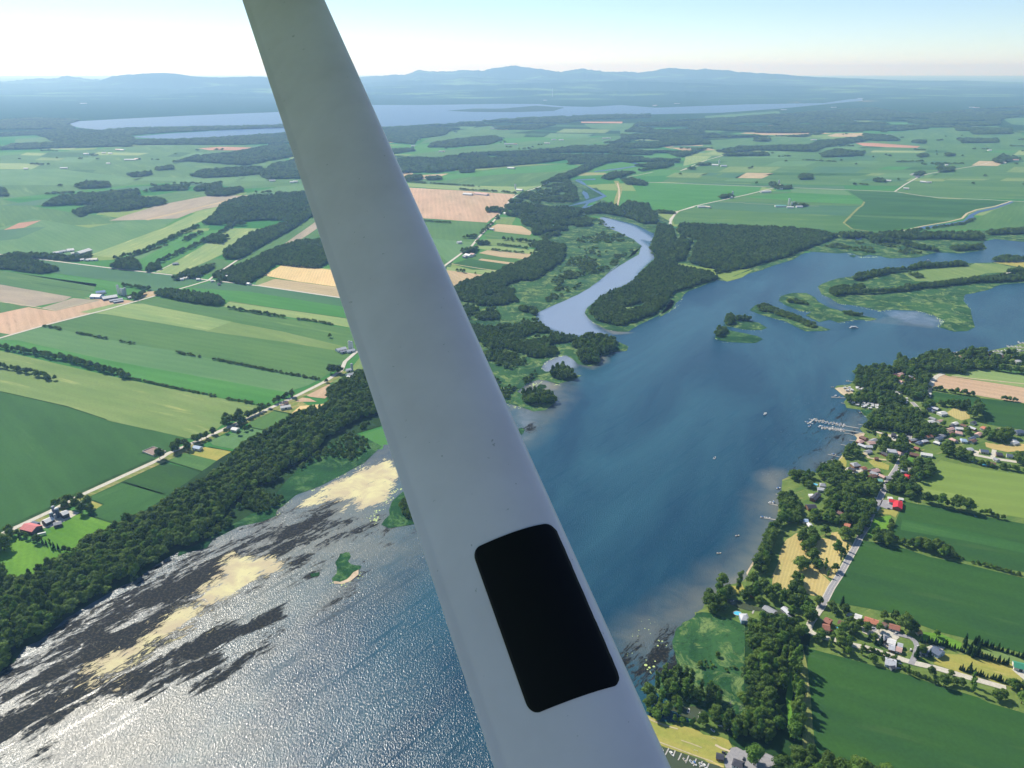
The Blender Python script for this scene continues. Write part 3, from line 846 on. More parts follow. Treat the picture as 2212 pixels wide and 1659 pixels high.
field('deep', 'B 560,1505 680,1470 960,1512 900,1545 700,1545', .35)
field('pale', 'B 530,1525 700,1545 900,1548 780,1600 520,1560', .34)
field('tan', 'B 510,1545 780,1580 785,1600 680,1655 560,1660 400,1560', .36)
field('rust', 'B 1435,545 1715,545 1710,556 1435,553', .6)
field('green', 'B 400,660 560,610 830,570 860,600 1150,600 800,640 560,660 330,700', .2)
field('green', 'B 330,760 700,715 900,690 1340,660 1700,640 1900,650 1600,680 1200,735 900,760 300,790 190,790', .2)
field('green', 'B 1450,560 1800,555 1900,600 1700,640 1700,600 1500,590', .2)
field('green', 'B 1900,640 2212,600 2212,640 1950,655', .25)
# north-east farmland
field('green', 'C 180,770 400,690 900,640 1300,600 1600,640 2212,600 2700,600 2700,900 2212,880 1440,870 900,862 40,845', .12, 'C 40,845 900,862')
field('bright', 'C 40,852 640,875 620,905 380,965 150,1020 -40,1010 B 1760,950', .16, 'C 40,845 900,862')
field('blue', 'C 40,852 1140,895 1130,870 640,860 200,848', .2, 'C 40,845 900,862')
field('green', 'C 150,1020 380,966 620,905 1150,900 1255,965 1235,990 1130,1090 1150,1120 1280,1140 1380,1142 1090,1170 900,1140 600,1120 110,1100 100,1070', .16, 'C 40,845 900,862')
field('dusty', 'C 800,885 1130,893 1180,925 820,910', .22, 'C 40,845 900,862')
field('bright', 'C 520,935 840,910 1190,928 1245,962 1240,980 900,965', .22, 'C 40,845 900,862')
field('blue', 'C 340,968 520,965 940,985 1230,990 1150,1050 700,1030 240,1000', .2, 'C 40,845 900,862')
field('deep', 'C 1150,895 1440,907 1700,945 2130,962 2030,995 1930,1015 1880,1040 1840,1068 1760,1085 1600,1110 1380,1142 1280,1138 1180,1128 1135,1095 1245,985 1255,965', .2, 'C 40,845 900,862')
field('green', 'C 1190,1045 1840,1060 1760,1080 1150,1050', .24, 'C 40,845 900,862')
field('green', 'C 1440,907 1700,940 2212,950 2700,950 2700,860 1540,850', .2, 'C 40,845 900,862')
field('green', 'C 1540,1140 1760,1110 1920,1068 2040,1010 2160,965 2212,960 2700,960 2700,1140 1900,1130', .2)
field('green', 'C 250,600 600,580 890,580 1010,580 900,625 500,635 370,655 300,640', .16)
field('pale', 'C 180,690 340,690 300,720 170,750', .2)
field('rust', 'C 1200,612 1300,612 1590,632 1570,642 1400,638 1250,630', .5)
field('tan', 'C 1030,568 1080,555 1240,552 1260,575 1060,575', .5)
field('pale', 'C 1560,440 1700,425 1800,428 1700,438', .6); field('green', 'C 900,490 1100,478 1300,485 1100,495', .6)
field('green', 'C 1270,432 1500,430 1480,455 1350,440', .6); field('green', 'C 2080,465 2400,455 2400,520 2140,500', .6)
field('green', 'C 300,450 740,420 760,440 500,460 300,470', .6)
field('green', 'C 0,530 200,530 440,540 200,575 -60,590', .6)
field('green', 'C 1380,560 1580,530 2050,510 2212,565 2400,580 2400,640 1600,640 1300,600', .18)
# the far plains: narrow lots side by side
rl = random.Random(12)
for base_, x_0, x_1, rows_, slant in (('C', 120, 2350, (604, 628, 655, 684, 716, 752, 790, 822, 842), .0), ('A', -60, 1560, (822, 850, 880, 915, 955, 995), -.6), ('B', 330, 1900, (566, 592, 622, 655, 690, 725, 755), -.3)):
    for r0, r1 in zip(rows_[:-1], rows_[1:]):
        x_ = x_0
        while x_ < x_1:
            wd_ = rl.uniform(70, 330)
            if rl.random() < .62:
                sl = (r1 - r0) * rl.uniform(-2.4, -1.2)
                t0, t1 = r0 + rl.uniform(0, 4), r1 - rl.uniform(0, 5)
                if rl.random() < .5: t1 = (t0 + t1) / 2
                field(rl.choice(['green', 'dusty', 'bright', 'green', 'blue', 'pale', 'deep', 'dusty', 'olive', 'tan' if rl.random() < .3 else 'green']),
                      '%s %f,%f %f,%f %f,%f %f,%f' % (base_, x_, t0 + slant * 4, x_ + wd_, t0 + 3, x_ + wd_ + sl, t1 + 3, x_ + sl, t1), .15, amp=0)
            x_ += wd_ + rl.uniform(2, 14)
# east of the river, by the village
field('soy', 'H 600,985 660,1000 900,1062 1180,1140 1340,1195 1560,1260 1640,1300 1800,1345 2100,1440 2300,1900 1000,1900 860,1645 700,1600 660,1560 640,1300 620,1100', .38, 'H 600,985 1180,1140')
field('soy', 'H 930,390 1040,402 1170,435 1300,480 1450,508 1600,545 1831,600 2200,680 2200,1120 1831,1020 1600,960 1360,900 1250,862 1110,800 960,770 850,750 740,735 720,725', .38, 'H 930,390 1600,545')
field('soy', 'H 1160,170 1250,188 1380,205 1640,260 1831,296 2200,370 2200,660 1831,565 1600,525 1450,490 1330,440 1180,410 1090,370 1120,260', .38, 'H 1250,188 1831,296')
field('deep', 'H 1150,270 1500,330 1831,410 2200,490 2200,540 1831,460 1500,390 1140,330', .42, 'H 1250,188 1831,296', .0003)
field('lime', 'I 1120,1340 1240,1290 1340,1250 1320,1170 1390,1100 1520,1130 1800,1190 2212,1245 2800,1330 2800,1760 2212,1670 1900,1620 1680,1580 1500,1530 1300,1490 1180,1480', .38, 'I 1800,1190 2212,1245')
field('meadow', 'I 1040,1095 1100,1070 1300,1130 1290,1150 1150,1130 1060,1120', .36)
field('soy', 'I 1280,460 1340,430 1600,468 2212,545 2800,620 2800,900 2212,805 1850,750 1790,600 1680,575 1500,560 1340,540 1280,510', .38, 'I 1600,468 2212,545')
field('pink', 'I 1300,385 1340,310 1400,255 1480,278 1700,310 2212,390 2800,470 2800,620 2212,542 1900,490 1600,440 1450,400', .38, 'I 1600,440 2212,542')
field('pale', 'I 1490,272 1640,245 1640,205 1760,215 2212,268 2800,330 2800,470 2212,388 1700,308', .38, 'I 1700,308 2212,388')
field('green', 'I 1880,205 2000,185 2212,215 2800,260 2800,300 2212,262', .42)
field('hay', 'I 1830,925 1950,950 2212,940 2400,960 2400,1010 2212,1010 2050,1020 1900,990 1840,970', .42)
field('hay', 'I 1450,640 1520,590 1670,620 1680,690 1600,710 1540,690', .40)
field('hay', 'J 690,1005 620,1060 560,1090 500,1180 460,1300 440,1420 340,1620 K 740,120 730,190 780,225 840,250 1000,240 1100,290 1225,312 1290,160 1200,80 J 1180,1640 1240,1500 1290,1390 1330,1300 1400,1240 1440,1140 1300,1100 1250,990 1160,1000 1140,1090 950,1060 760,1020', .38, 'J 470,1600 600,1200')
field('dryg', 'J 1770,740 1800,680 1960,690 2080,700 2020,800 1960,760', .42)
field('meadow', 'J 1640,1060 1660,920 1730,800 1960,770 1990,880 1930,940 1900,1010 1720,1060', .40)
field('verge', 'H 560,1060 600,1000 622,1100 642,1300 662,1560 700,1640 600,1640 590,1500 600,1350 580,1200', .43, amp=.001)
field('meadow', 'H 500,1280 520,1100 540,1060 560,1150 530,1300 540,1420 520,1500', .44)
field('lawn', 'H 900,1020 960,1040 1150,1080 1300,1110 1450,1150 1700,1215 1700,1300 1560,1262 1340,1195 1180,1140', .42)
field('dryg', 'H 1340,1020 1500,1030 1560,1000 1760,1080 1831,1180 1831,1230 1480,1130 1330,1080', .44)
field('olive', 'H 1590,1000 1700,1010 1831,1060 2200,1160 2200,1200 1831,1090 1620,1040', .44)
field('meadow', 'H 1240,900 1360,910 1480,960 1480,1000 1380,980 1260,940', .44)
field('dryg', 'I 680,1110 740,1090 890,1150 880,1200 740,1170', .34); field('dryg', 'I 400,1100 440,1060 470,1120 460,1200 420,1180', .34)
field('lawn', 'I 1850,1000 2000,1020 2212,1060 2212,1200 1700,1130 1650,1040', .34)
field('dryg', 'I 780,850 880,840 960,860 880,900 820,900', .34)
field('dryg', 'K 300,200 380,200 440,180 480,260 360,290 250,280 290,220', .34)

# ------------------------------------------------------------------ roads, lanes, yards
def road(m, s, w_, z=.7, name='road'):
    return ribbon(name, M[m], dense(pts(s), 60), w_, z)
road('gravel', 'U -300,1305 D 0,1860 300,1720 480,1625 950,1410 1010,1370 1130,1320 1290,1250 1400,1200 1640,1090 1770,1030 1950,940 2050,870 2070,820 2150,750 2300,640', 9)
road('verge', 'U -300,1315 D 0,1870 300,1728 480,1632 950,1418 1290,1258 1640,1098 1770,1038 1950,948 2060,875', 22, .45, 'verge')
road('ditch', 'U -300,1288 D 0,1838 300,1700 480,1605 920,1405', 8, .64, 'ditch')
road('gravel', 'D -300,750 0,678 270,601 640,507 930,425 1150,362 1250,332 1290,300 1420,212 1450,200 A 1300,1395', 8, .7)
road('gravel', 'D -300,150 0,175 200,200 400,225 700,262 1040,300 1250,330 1310,336 1560,365 2060,438 2400,480', 8, .72)
road('dirt', 'D -100,450 0,460 150,480 330,513 420,490 560,455', 4, .68, 'track')
road('gravel', 'D 940,278 1030,235 1060,230', 4, .68, 'track')
road('gravel', 'U 940,620 B 510,1520 620,1440 700,1380 740,1330 850,1210 930,1110 960,1070 1000,1040 1080,1010 1160,982 1230,940 1290,915 1350,893', 9)
road('dirt', 'B 560,1505 740,1535 880,1555', 5, .7, 'track')
road('gravel', 'C 92,1100 90,1070 130,1025 240,990 380,960 560,920 640,900 720,880', 9)
road('gravel', 'C -60,848 60,851 300,862 700,877 1060,890 1440,905 1600,930 1700,941 2000,953 2150,962 2300,965', 9)
road('gravel', 'C 1435,905 1500,860 1590,810 1650,795 1800,770 1950,745 2010,728', 8)
road('gravel', 'C 150,780 230,745 310,715 405,688', 8)
road('dirt', 'C 380,966 520,970 540,975 760,985 980,992', 4, .66, 'track')
road('dirt', 'C 1480,1140 1600,1112 1760,1085 1840,1065 1870,1035 1930,1012 2040,992 2140,960', 10, .5, 'dike')
road('verge', 'C 1280,1142 1180,1128 1130,1092 1160,1060 1220,1000 1240,990 1255,965', 9, .5, 'verge')
road('verge', 'B 1665,1130 1680,1060 1700,1000 1670,945', 26, .5, 'dike')
road('sand', 'B 1680,1110 1692,1050 1690,1000 1680,960', 7, .66, 'track')
road('gravel', 'B 1720,925 1780,912 1850,900 1920,885', 6, .66)
road('gravel', 'B 2030,1235 2060,1180 2090,1150 2200,1120', 8, .66)
road('gravel', 'B 2100,878 2180,855 2240,840', 6, .66)
main = 'K 1190,430 1225,370 1300,220 1380,100 J 1480,1200 1560,1040 1640,920 1680,800 1740,680 1790,600 1830,500 1880,400 1930,320 I 860,1330 920,1240 960,1180 1020,1060 1060,960 1090,850 1130,760 1200,640 1150,570 1110,530'
road('gravel', main, 9, .66, 'verge')
road('asphalt', main, 6.4)
road('paint', 'K 1265,290 1300,222 1380,102 J 1480,1202 1560,1041', .22, .74, 'road_marking')
road('gravel', 'K 1190,430 1100,560 1080,620 1120,660 1220,700 1300,715 1400,735 1500,770 1640,800 1860,868 2000,918 2120,952 H 1330,1100 1500,1150 1731,1215', 8)
road('asphalt', 'K 2070,960 2110,870 2130,790 2110,740 2060,700 1900,660', 6, .72)
road('asphalt', 'K 1620,590 1700,640 1740,600', 5, .68, 'driveway')
road('gravel', 'I 1270,480 1280,400 1310,330 1350,280 1420,250', 10)
road('gravel', 'I 1600,1030 1750,1055 1900,1085 2140,1120 2400,1160', 9)
road('gravel', 'I 1900,1085 1915,1030 1920,1000', 7, .66, 'driveway')
road('gravel', 'I 1740,1050 1750,1010', 7, .66, 'driveway')
road('dirt', 'I 1500,275 1700,300 2212,352 2800,420', 5, .66, 'track')
road('gravel', 'I 1090,850 1040,860 960,880 820,840 740,820', 7, .66)
road('dirt', 'I 640,1030 690,1080 760,1090 860,1100', 6, .64, 'track')
road('gravel', 'G 2080,190 2120,180 2212,185 2400,190', 6, .64)
land('asphalt', 'J 1800,640 1840,560 1930,560 2000,650 2090,670 2080,700 1900,680', .66, .0001, .01, 'parking_lot')
land('gravel', 'J 1720,660 1740,520 1830,540 1860,600 1770,740', .64, .0003, .01, 'parking_lot')
land('gravel', 'I 860,900 900,850 1060,860 1050,900 960,915', .60, .0003, .01, 'parking_lot')
land('gravel', 'I 450,1200 480,1170 600,1170 640,1200 560,1240', .60, .0003, .01, 'parking_lot')
land('gravel', 'K 1590,570 1700,600 1900,640 1960,700 1890,760 1990,840 1870,830 1700,700 1600,650', .60, .0004, .01, 'parking_lot')
land('gravel', 'K 2130,890 2200,800 2300,760 2400,800 2320,870', .60, .0004, .01, 'parking_lot')
land('gravel', 'H 1760,1110 1831,1120 1950,1160 1950,1200 1831,1170', .60, .0004, .01, 'parking_lot')
# hayfield windrows, crop edges and thin ditches between fields
for s, w_ in (('D 740,1540 1050,1638', 3), ('D 990,1410 1230,1485', 3), ('N 1640,150 2212,310', 3.5), ('N 1200,600 1640,738', 3.5), ('N 1200,380 1400,455', 3),
              ('D 1370,458 2100,562', 3), ('D 190,345 560,400', 2), ('D 1490,1210 1640,1242', 2.5), ('D 1250,1330 1400,1360', 2), ('D 1560,1095 1760,1135', 3),
              ('D 0,998 400,1088 640,1168', 2.5), ('D 820,1375 850,1372 960,1335', 2.5), ('C 1150,1050 1840,1062', 4), ('D 530,565 850,590', 0.1)):
    road('ditch', s, w_, .62, 'ditch')

road('dirt', 'L 430,985 520,1030 700,1095 860,1140', 1.6, .66, 'track'); road('dirt', 'L 560,1300 700,1350 900,1425 1150,1520 1330,1580', 1.4, .66, 'track'); road('sand', 'L 1360,1350 1450,1400 1560,1440', 2.5, .66, 'track')
road('dirt', 'L 900,1290 1050,1340 1180,1390', 1.2, .66, 'track')
# ------------------------------------------------------------------ trees: trunk with limbs, crown of many leaf clumps
def ico_lump(c, r, seed, sub=1):
    t = (1 + 5 ** .5) / 2
    v = [(-1, t, 0), (1, t, 0), (-1, -t, 0), (1, -t, 0), (0, -1, t), (0, 1, t), (0, -1, -t), (0, 1, -t), (t, 0, -1), (t, 0, 1), (-t, 0, -1), (-t, 0, 1)]
    f = [(0, 11, 5), (0, 5, 1), (0, 1, 7), (0, 7, 10), (0, 10, 11), (1, 5, 9), (5, 11, 4), (11, 10, 2), (10, 7, 6), (7, 1, 8), (3, 9, 4), (3, 4, 2), (3, 2, 6), (3, 6, 8), (3, 8, 9), (4, 9, 5), (2, 4, 11), (6, 2, 10), (8, 6, 7), (9, 8, 1)]
    v = [np.array(q) / np.linalg.norm(q) for q in v]
    for _ in range(sub):
        nf_, mid_ = [], {}
        def m(a, b):
            k = (min(a, b), max(a, b))
            if k not in mid_:
                p = v[a] + v[b]; v.append(p / np.linalg.norm(p)); mid_[k] = len(v) - 1
            return mid_[k]
        for a, b, c_ in f:
            x, y, z = m(a, b), m(b, c_), m(c_, a)
            nf_ += [(a, x, z), (b, y, x), (c_, z, y), (x, y, z)]
        f = nf_
    rr = np.random.default_rng(seed)
    V = np.array(v)
    V = V * (1 + (rr.random((len(V), 1)) - .5) * .45)
    return V * np.array(r) + np.array(c), f

def crown_mesh(name, lumps, leaf, nleaf, mat, seed):
    rr = np.random.default_rng(seed)
    vs, fs = [], []
    off = 0
    for q, (c, r) in enumerate(lumps):
        V, F = ico_lump(c, tuple(x * .80 for x in r), seed * 31 + q)
        vs += list(V); fs += [tuple(i + off for i in t) for t in F]; off += len(V)
    tot = sum(r[0] * r[2] for _, r in lumps)
    for c, r in lumps:
        k = int(nleaf * r[0] * r[2] / tot)
        for _ in range(k):
            d = rr.normal(size=3); d /= np.linalg.norm(d)
            if d[2] < -.55: d[2] *= -1
            p = np.array(c) + d * np.array(r) * (.74 + .38 * rr.random())
            s = leaf * (.6 + .8 * rr.random())
            nrm = d + rr.normal(size=3) * .55
            nrm /= np.linalg.norm(nrm)
            t1 = np.cross(nrm, rr.normal(size=3)); t1 /= np.linalg.norm(t1)
            t2 = np.cross(nrm, t1)
            b = nrm * s * .35
            vs += [p - t1 * s, p - t2 * s * .7 + b, p + t1 * s, p + t2 * s * .7 + b]
            fs.append((off, off + 1, off + 2, off + 3)); off += 4
    me = bpy.data.meshes.new(name)
    me.from_pydata([tuple(map(float, q)) for q in vs], [], fs)
    me.materials.append(mat)
    return me

def trunk_mesh(name, h, r, limbs, seed, mat):
    rr = random.Random(seed)
    vs, fs = [], []
    def tube(path, radii, n=6):
        o = len(vs)
        for k, (p, rad) in enumerate(zip(path, radii)):
            for j in range(n):
                a = 2 * math.pi * j / n
                vs.append((p[0] + math.cos(a) * rad, p[1] + math.sin(a) * rad, p[2]))
        for k in range(len(path) - 1):
            for j in range(n):
                fs.append((o + k * n + j, o + k * n + (j + 1) % n, o + (k + 1) * n + (j + 1) % n, o + (k + 1) * n + j))
        fs.append(tuple(o + (len(path) - 1) * n + j for j in range(n)))
    tube([(0, 0, -.3), (0, 0, .4), (.1, .05, h * .5), (.1, -.1, h)], [r * 1.5, r * 1.05, r * .7, r * .18])
    for q in range(limbs):
        a = q * 2.4 + rr.random(); z = h * (.35 + .4 * rr.random()); l = h * (.22 + .16 * rr.random())
        tube([(0, 0, z), (math.cos(a) * l * .5, math.sin(a) * l * .5, z + l * .35), (math.cos(a) * l, math.sin(a) * l, z + l * .8)], [r * .4, r * .28, r * .08], 5)
    me = bpy.data.meshes.new(name)
    me.from_pydata(vs, [], fs)
    me.materials.append(mat)
    return me

def broad_lumps(seed, R_=5.0, H_=13.0, n=9, base=.22):
    rr = random.Random(seed)
    out = [((0, 0, H_ * .56), (R_ * .72, R_ * .72, H_ * .30))]
    for q in range(n):
        a = q * 2.399 + rr.random() * .8
        t = (q + .5) / n
        z = H_ * (base + .12 + (.80 - base - .04) * t)
        d = R_ * (.66 - .46 * max(0, t - .45) / .55) * (.8 + .4 * rr.random())
        s = R_ * (.44 + .2 * rr.random()) * (1 - .25 * t)
        out.append(((math.cos(a) * d, math.sin(a) * d, z), (s, s, s * .82)))
    out.append(((R_ * .1, -R_ * .1, H_ * .84), (R_ * .4, R_ * .4, H_ * .14)))
    return out

def cone_lumps(seed, R_=2.6, H_=12.0):
    rr = random.Random(seed)
    out = []
    n = 8
    for q in range(n):
        t = q / (n - 1)
        s = R_ * (1.02 - .86 * t)
        out.append((((rr.random() - .5) * .4, (rr.random() - .5) * .4, H_ * (.12 + .82 * t)), (s, s, H_ * .10)))
    return out

def tall_lumps(seed, R_=2.6, H_=17.0):
    rr = random.Random(seed)
    n = 10
    return [(((rr.random() - .5) * R_ * .9, (rr.random() - .5) * R_ * .9, H_ * (.16 + .8 * q / (n - 1))), (R_ * (.78 - .4 * abs(q / (n - 1) - .4)), R_ * (.78 - .4 * abs(q / (n - 1) - .4)), H_ * .11)) for q in range(n)]

CROWN, TRUNK = {}, {}
for k, (kind_, mat, seed) in enumerate([('b', 'leaf', 1), ('b', 'leaf', 2), ('b', 'leaf', 3), ('b', 'leaf2', 4), ('b', 'leaf', 5), ('b', 'leaf', 6)]):
    CROWN[f'b{k}'] = crown_mesh('crown', broad_lumps(seed, 4.7 + .3 * (k % 3), 12.5 + (k % 2), 8 + k % 3), .62, 620, M[mat], seed)
    TRUNK[f'b{k}'] = trunk_mesh('trunk', 9.5, .32, 5, seed, M['bark'])
for k in range(2):
    CROWN[f'c{k}'] = crown_mesh('crown', cone_lumps(20 + k), .42, 420, M['needle'], 20 + k)
    TRUNK[f'c{k}'] = trunk_mesh('trunk', 11, .18, 0, 20 + k, M['bark'])
    CROWN[f't{k}'] = crown_mesh('crown', tall_lumps(30 + k), .5, 460, M['leaf' if k else 'leaf2'], 30 + k)
    TRUNK[f't{k}'] = trunk_mesh('trunk', 14, .26, 3, 30 + k, M['bark'])
    CROWN[f's{k}'] = crown_mesh('foliage', [((0, 0, 1.1), (1.7, 1.7, 1.3)), ((1.0, .4, .9), (1.1, 1.1, .9)), ((-.9, -.5, .8), (1.1, 1.1, .9)), ((.1, -1., 1.1), (.9, .9, .9))], .4, 160, M['shrub'], 40 + k)
TRUNK['dead'] = trunk_mesh('trunk', 11, .22, 9, 55, M['deadwood'])

FIRST = {}
def tree(x, y, kind_, s, label, cat='tree', group=None, z=.4, sz=None, name='tree'):
    root = empty(name, x, y, z, random.random() * 6.28)
    root.scale = (s, s, sz or s * (.88 + .24 * random.random()))
    if kind_ == 'dead':
        o = bpy.data.objects.new('trunk', TRUNK['dead']); COL.objects.link(o); o.parent = root
    else:
        t = bpy.data.objects.new('trunk', TRUNK[kind_]); COL.objects.link(t); t.parent = root
        c = bpy.data.objects.new('crown', CROWN[kind_]); COL.objects.link(c); c.parent = root
        FIRST.setdefault(kind_, c)
    tag(root, label, cat, group)
    return root

# ------------------------------------------------------------------ trees one can tell apart
def T(s, kind_='b', size=1.0, label=None, group=None, **kw):
    for x, y in pts(s):
        k = kind_ if len(kind_) > 1 else kind_ + str(random.randrange({'b': 6, 'c': 2, 't': 2}[kind_]))
        tree(x, y, k, size * (.9 + .2 * random.random()) if group else size, label, 'tree', group, name={'c': 'conifer_tree', 't': 'poplar_tree', 'd': 'dead_tree'}.get(kind_[0], 'broadleaf_tree'), **kw)

def scatter(poly, sp, jitter=.42):
    px = [p[0] for p in poly]; py = [p[1] for p in poly]
    gx_ = np.arange(min(px), max(px) + sp, sp); gy_ = np.arange(min(py), max(py) + sp * .87, sp * .87)
    A, B_ = np.meshgrid(gx_, gy_)
    A = A + (np.arange(len(gy_)) % 2)[:, None] * sp / 2
    A = A + (rng.random(A.shape) - .5) * 2 * jitter * sp
    B_ = B_ + (rng.random(A.shape) - .5) * 2 * jitter * sp
    k = inside(A, B_, poly)
    return A[k], B_[k]

def grove(s, sp, size, label, group, mix='bbbbbt', limit=999, name=None):
    """individual trees standing through an area"""
    xs_, ys2 = scatter(pts(s), sp)
    n_ = 0
    order = list(range(len(xs_)))
    random.shuffle(order)
    for i in order[:limit]:
        c = random.choice(mix)
        k = c + str(random.randrange({'b': 6, 'c': 2, 't': 2}[c]))
        tree(xs_[i], ys2[i], k, size * (.8 + .4 * random.random()), label, 'tree', group, name={'c': 'conifer_tree', 't': 'poplar_tree'}.get(c, 'broadleaf_tree'))
        n_ += 1
    return n_

def row(s, sp, size, label, group, mix='b', jit=.2):
    ln = pts(s)
    for a, b in zip(ln[:-1], ln[1:]):
        L = math.hypot(b[0] - a[0], b[1] - a[1]); k = max(1, round(L / sp))
        for q in range(k):
            t = (q + .5 + (random.random() - .5) * jit * 2) / k
            c = random.choice(mix)
            tree(a[0] + (b[0] - a[0]) * t, a[1] + (b[1] - a[1]) * t, c + str(random.randrange({'b': 6, 'c': 2, 't': 2}[c])), size * (.8 + .4 * random.random()), label, 'tree', group,
                 name={'c': 'conifer_tree', 't': 'poplar_tree'}.get(c, 'broadleaf_tree'))

n0 = len(bpy.data.objects)
# hay field and the road beside it
T('J 830,1270', 't1', 1.25, 'tall dark tree at the lower end of the dense clump in the hayfield')
grove('J 760,1010 860,960 940,1000 960,1180 900,1260 790,1250 740,1150', 8.5, 1.15, 'dark tree in the tall dense clump standing in the middle of the hayfield', 'trees of the tall clump in the hayfield')
T('J 740,1500', 'b2', 1.7, 'round dark tree alone in the lower part of the mown hayfield')
T('J 800,1480', 'b4', 1.2, 'smaller tree against the round dark tree in the hayfield')
T('J 900,1400', 'b1', 1.5, 'tree with a two-part crown north of the round hayfield tree')
T('J 960,1480 1000,1500 920,1440', 'b', 1.1, 'tree in the short diagonal line across the lower hayfield', 'trees in the diagonal line across the hayfield')
T('J 1080,1500', 't0', .9, 'narrow tree near the road edge of the lower hayfield')
T('J 1205,1520', 'b0', 1.0, 'tree beside the paved road casting its shadow onto the verge')
T('J 1240,1270', 'b3', 1.3, 'light green tree on the grass strip between hayfield and road')
T('J 1300,1310', 'b5', .9, 'bushy tree below the light green tree by the road')
T('J 1370,1250', 't0', .7, 'small upright tree close to the paved road above the bushy one')
T('J 1280,1380', 't1', .6, 'little upright tree on the grass by the lower road bend')
T('J 1110,1600', 't0', .6, 'thin young tree at the bottom edge of the hayfield')
T('J 680,1659 K 955,225', 'b', 1.4, 'broad tree on the south edge of the hayfield', 'pair of broad trees on the south hayfield edge')
T('K 1010,215', 't0', 1.1, 'slim tree beside the pair of broad trees south of the hayfield')
T('J 1340,1090', 'b1', 1.6, 'large tree at the north-east corner of the hayfield beside the road')
T('J 1080,1030', 'b', 1.2, 'dark tree on the north edge of the hayfield by the driveway')
grove('J 1280,1020 1400,1040 1440,1120 1330,1120', 9, 1.0, 'tree in the small group between the hayfield corner and the road', 'trees at the hayfield corner')
row('J 240,1560 270,1350 330,1150 380,1000 450,900 560,860', 9.5, 1.2, 'tree in the belt between the beach and the hayfield', 'trees of the beach belt', 'bbbb')
row('J 130,1560 170,1440 240,1250 290,1100 350,960', 10, 1.15, 'tree in the belt between the beach and the hayfield', 'trees of the beach belt', 'bbbb')
# cove at the foot of the beach
T('K 250,215', 'b1', 1.5, 'big tree on the little point at the foot of the beach')
T('K 205,265', 'b3', 1.0, 'leaning tree on the sea wall at the foot of the beach')
T('K 410,245', 't1', 1.5, 'tall dark tree between the two coves, beside the small pool')
T('K 325,300', 'b5', .55, 'small round bush-like tree on the lawn by the cove')
T('K 545,190', 'b0', 1.5, 'spreading tree at the south end of the beach belt')
T('K 640,240', 'b2', 1.3, 'dark tree behind the house with the small pool')
grove('K 80,330 300,300 310,440 160,470 60,430', 9, 1.2, 'tree on the wooded spit in front of the blue pool', 'trees on the wooded spit by the blue pool')
grove('K 430,300 620,280 640,380 500,370', 9.5, 1.1, 'tree on the north bank of the boat inlet', 'trees on the north bank of the inlet')
grove('K 650,260 860,270 1040,320 1200,350 1180,410 1020,400 860,420 680,390', 11, 1.15, 'tree in the band of woods south of the hayfield', 'trees south of the hayfield')
T('K 925,480', 'b3', 1.05, 'brownish-topped tree standing alone beside the lane from the inlet')
T('K 1195,690', 'b4', .9, 'tree on the corner where the gravel road leaves the wood')
T('K 1810,520', 'b0', .95, 'round tree on the crop edge between the two brown-roofed houses')
T('K 1400,410', 'c0', 1.4, 'dark conifer on the edge of the large field at the road bend')
T('K 1700,940', 'b2', .85, 'round tree on the grass between gravel road and field')
T('K 2035,1050', 't1', .65, 'lone tree by the hedge casting a shadow on the field edge')
T('K 1595,860', 't1', .8, 'upright tree by the bright green garden plot')
T('H 1310,1140', 'b5', .8, 'tree on the long lawn below the gravel road')
T('H 1380,1200', 'b2', 1.1, 'left tree of the group on the lower lawn')
T('H 1420,1150 1440,1195 1480,1200', 'b', .8, 'tree of the small group on the lawn below the gravel road', 'small group on the long lawn')
T('H 1540,1200 1545,1235', 't', .9, 'tree of the upright pair at the edge of the bottom field', 'upright pair at the field edge')
T('H 1675,1275 1710,1270', 'b', .95, 'tree of the pair at the field edge near the frame', 'pair of trees at the field edge')
T('H 1815,1300', 'b3', 1.3, 'bright green tree at the field corner')
T('H 1340,925', 'b3', .75, 'pale tree on the meadow edge beside the large field')
T('H 1530,1110', 'c0', .8, 'conifer at the head of the clipped hedge by the gravel road')
grove('H 1490,960 1560,945 1600,1030 1560,1060 1510,1040', 8, 1.0, 'tall dark conifer in the clump east of the blue-roofed house', 'conifer clump by the blue-roofed house', 'c')
grove('H 1250,1010 1300,1020 1320,1060 1260,1060', 8, .9, 'dark tree west of the blue-roofed house', 'dark trees by the blue-roofed house', 'bc')
T('H 1165,890 1200,900', 'b', 1.5, 'large dark tree behind the little orange-roofed shed', 'two large dark trees by the orange-roofed shed')
grove('K 1880,500 1990,520 2010,560 1900,545', 7, .9, 'dark tree in the row behind the long brown roof', 'dark trees behind the long brown roof', 'cb')
# houses south of the wood
grove('K 1290,700 1400,710 1500,800 1540,880 1380,850 1250,780 1100,720', 9, 1.05, 'tree in the thicket along the field below the gravel road', 'thicket below the gravel road')
grove('K 1600,700 1700,710 1780,770 1640,770', 8, .9, 'dark conifer in the stand between road and houses', 'conifer stand between road and houses', 'ccb')
T('K 1400,660 1480,640 1530,670 1450,610', 'b', 1.1, 'light tree among the gardens by the round pool', 'garden trees by the round pool')
T('K 1490,560 1560,600 1640,640 1760,640 1300,420 1330,470 1430,470', 'b', .9, 'garden tree among the houses of the gravel road', 'garden trees on the gravel road')
T('K 1120,540 1090,500 1060,470 1080,560', 'b', 1.35, 'large dark tree at the bend of the paved road', 'large dark trees at the road bend')
T('K 2120,890', 'c1', 1.3, 'dark conifer on the driveway near the blue-roofed house')
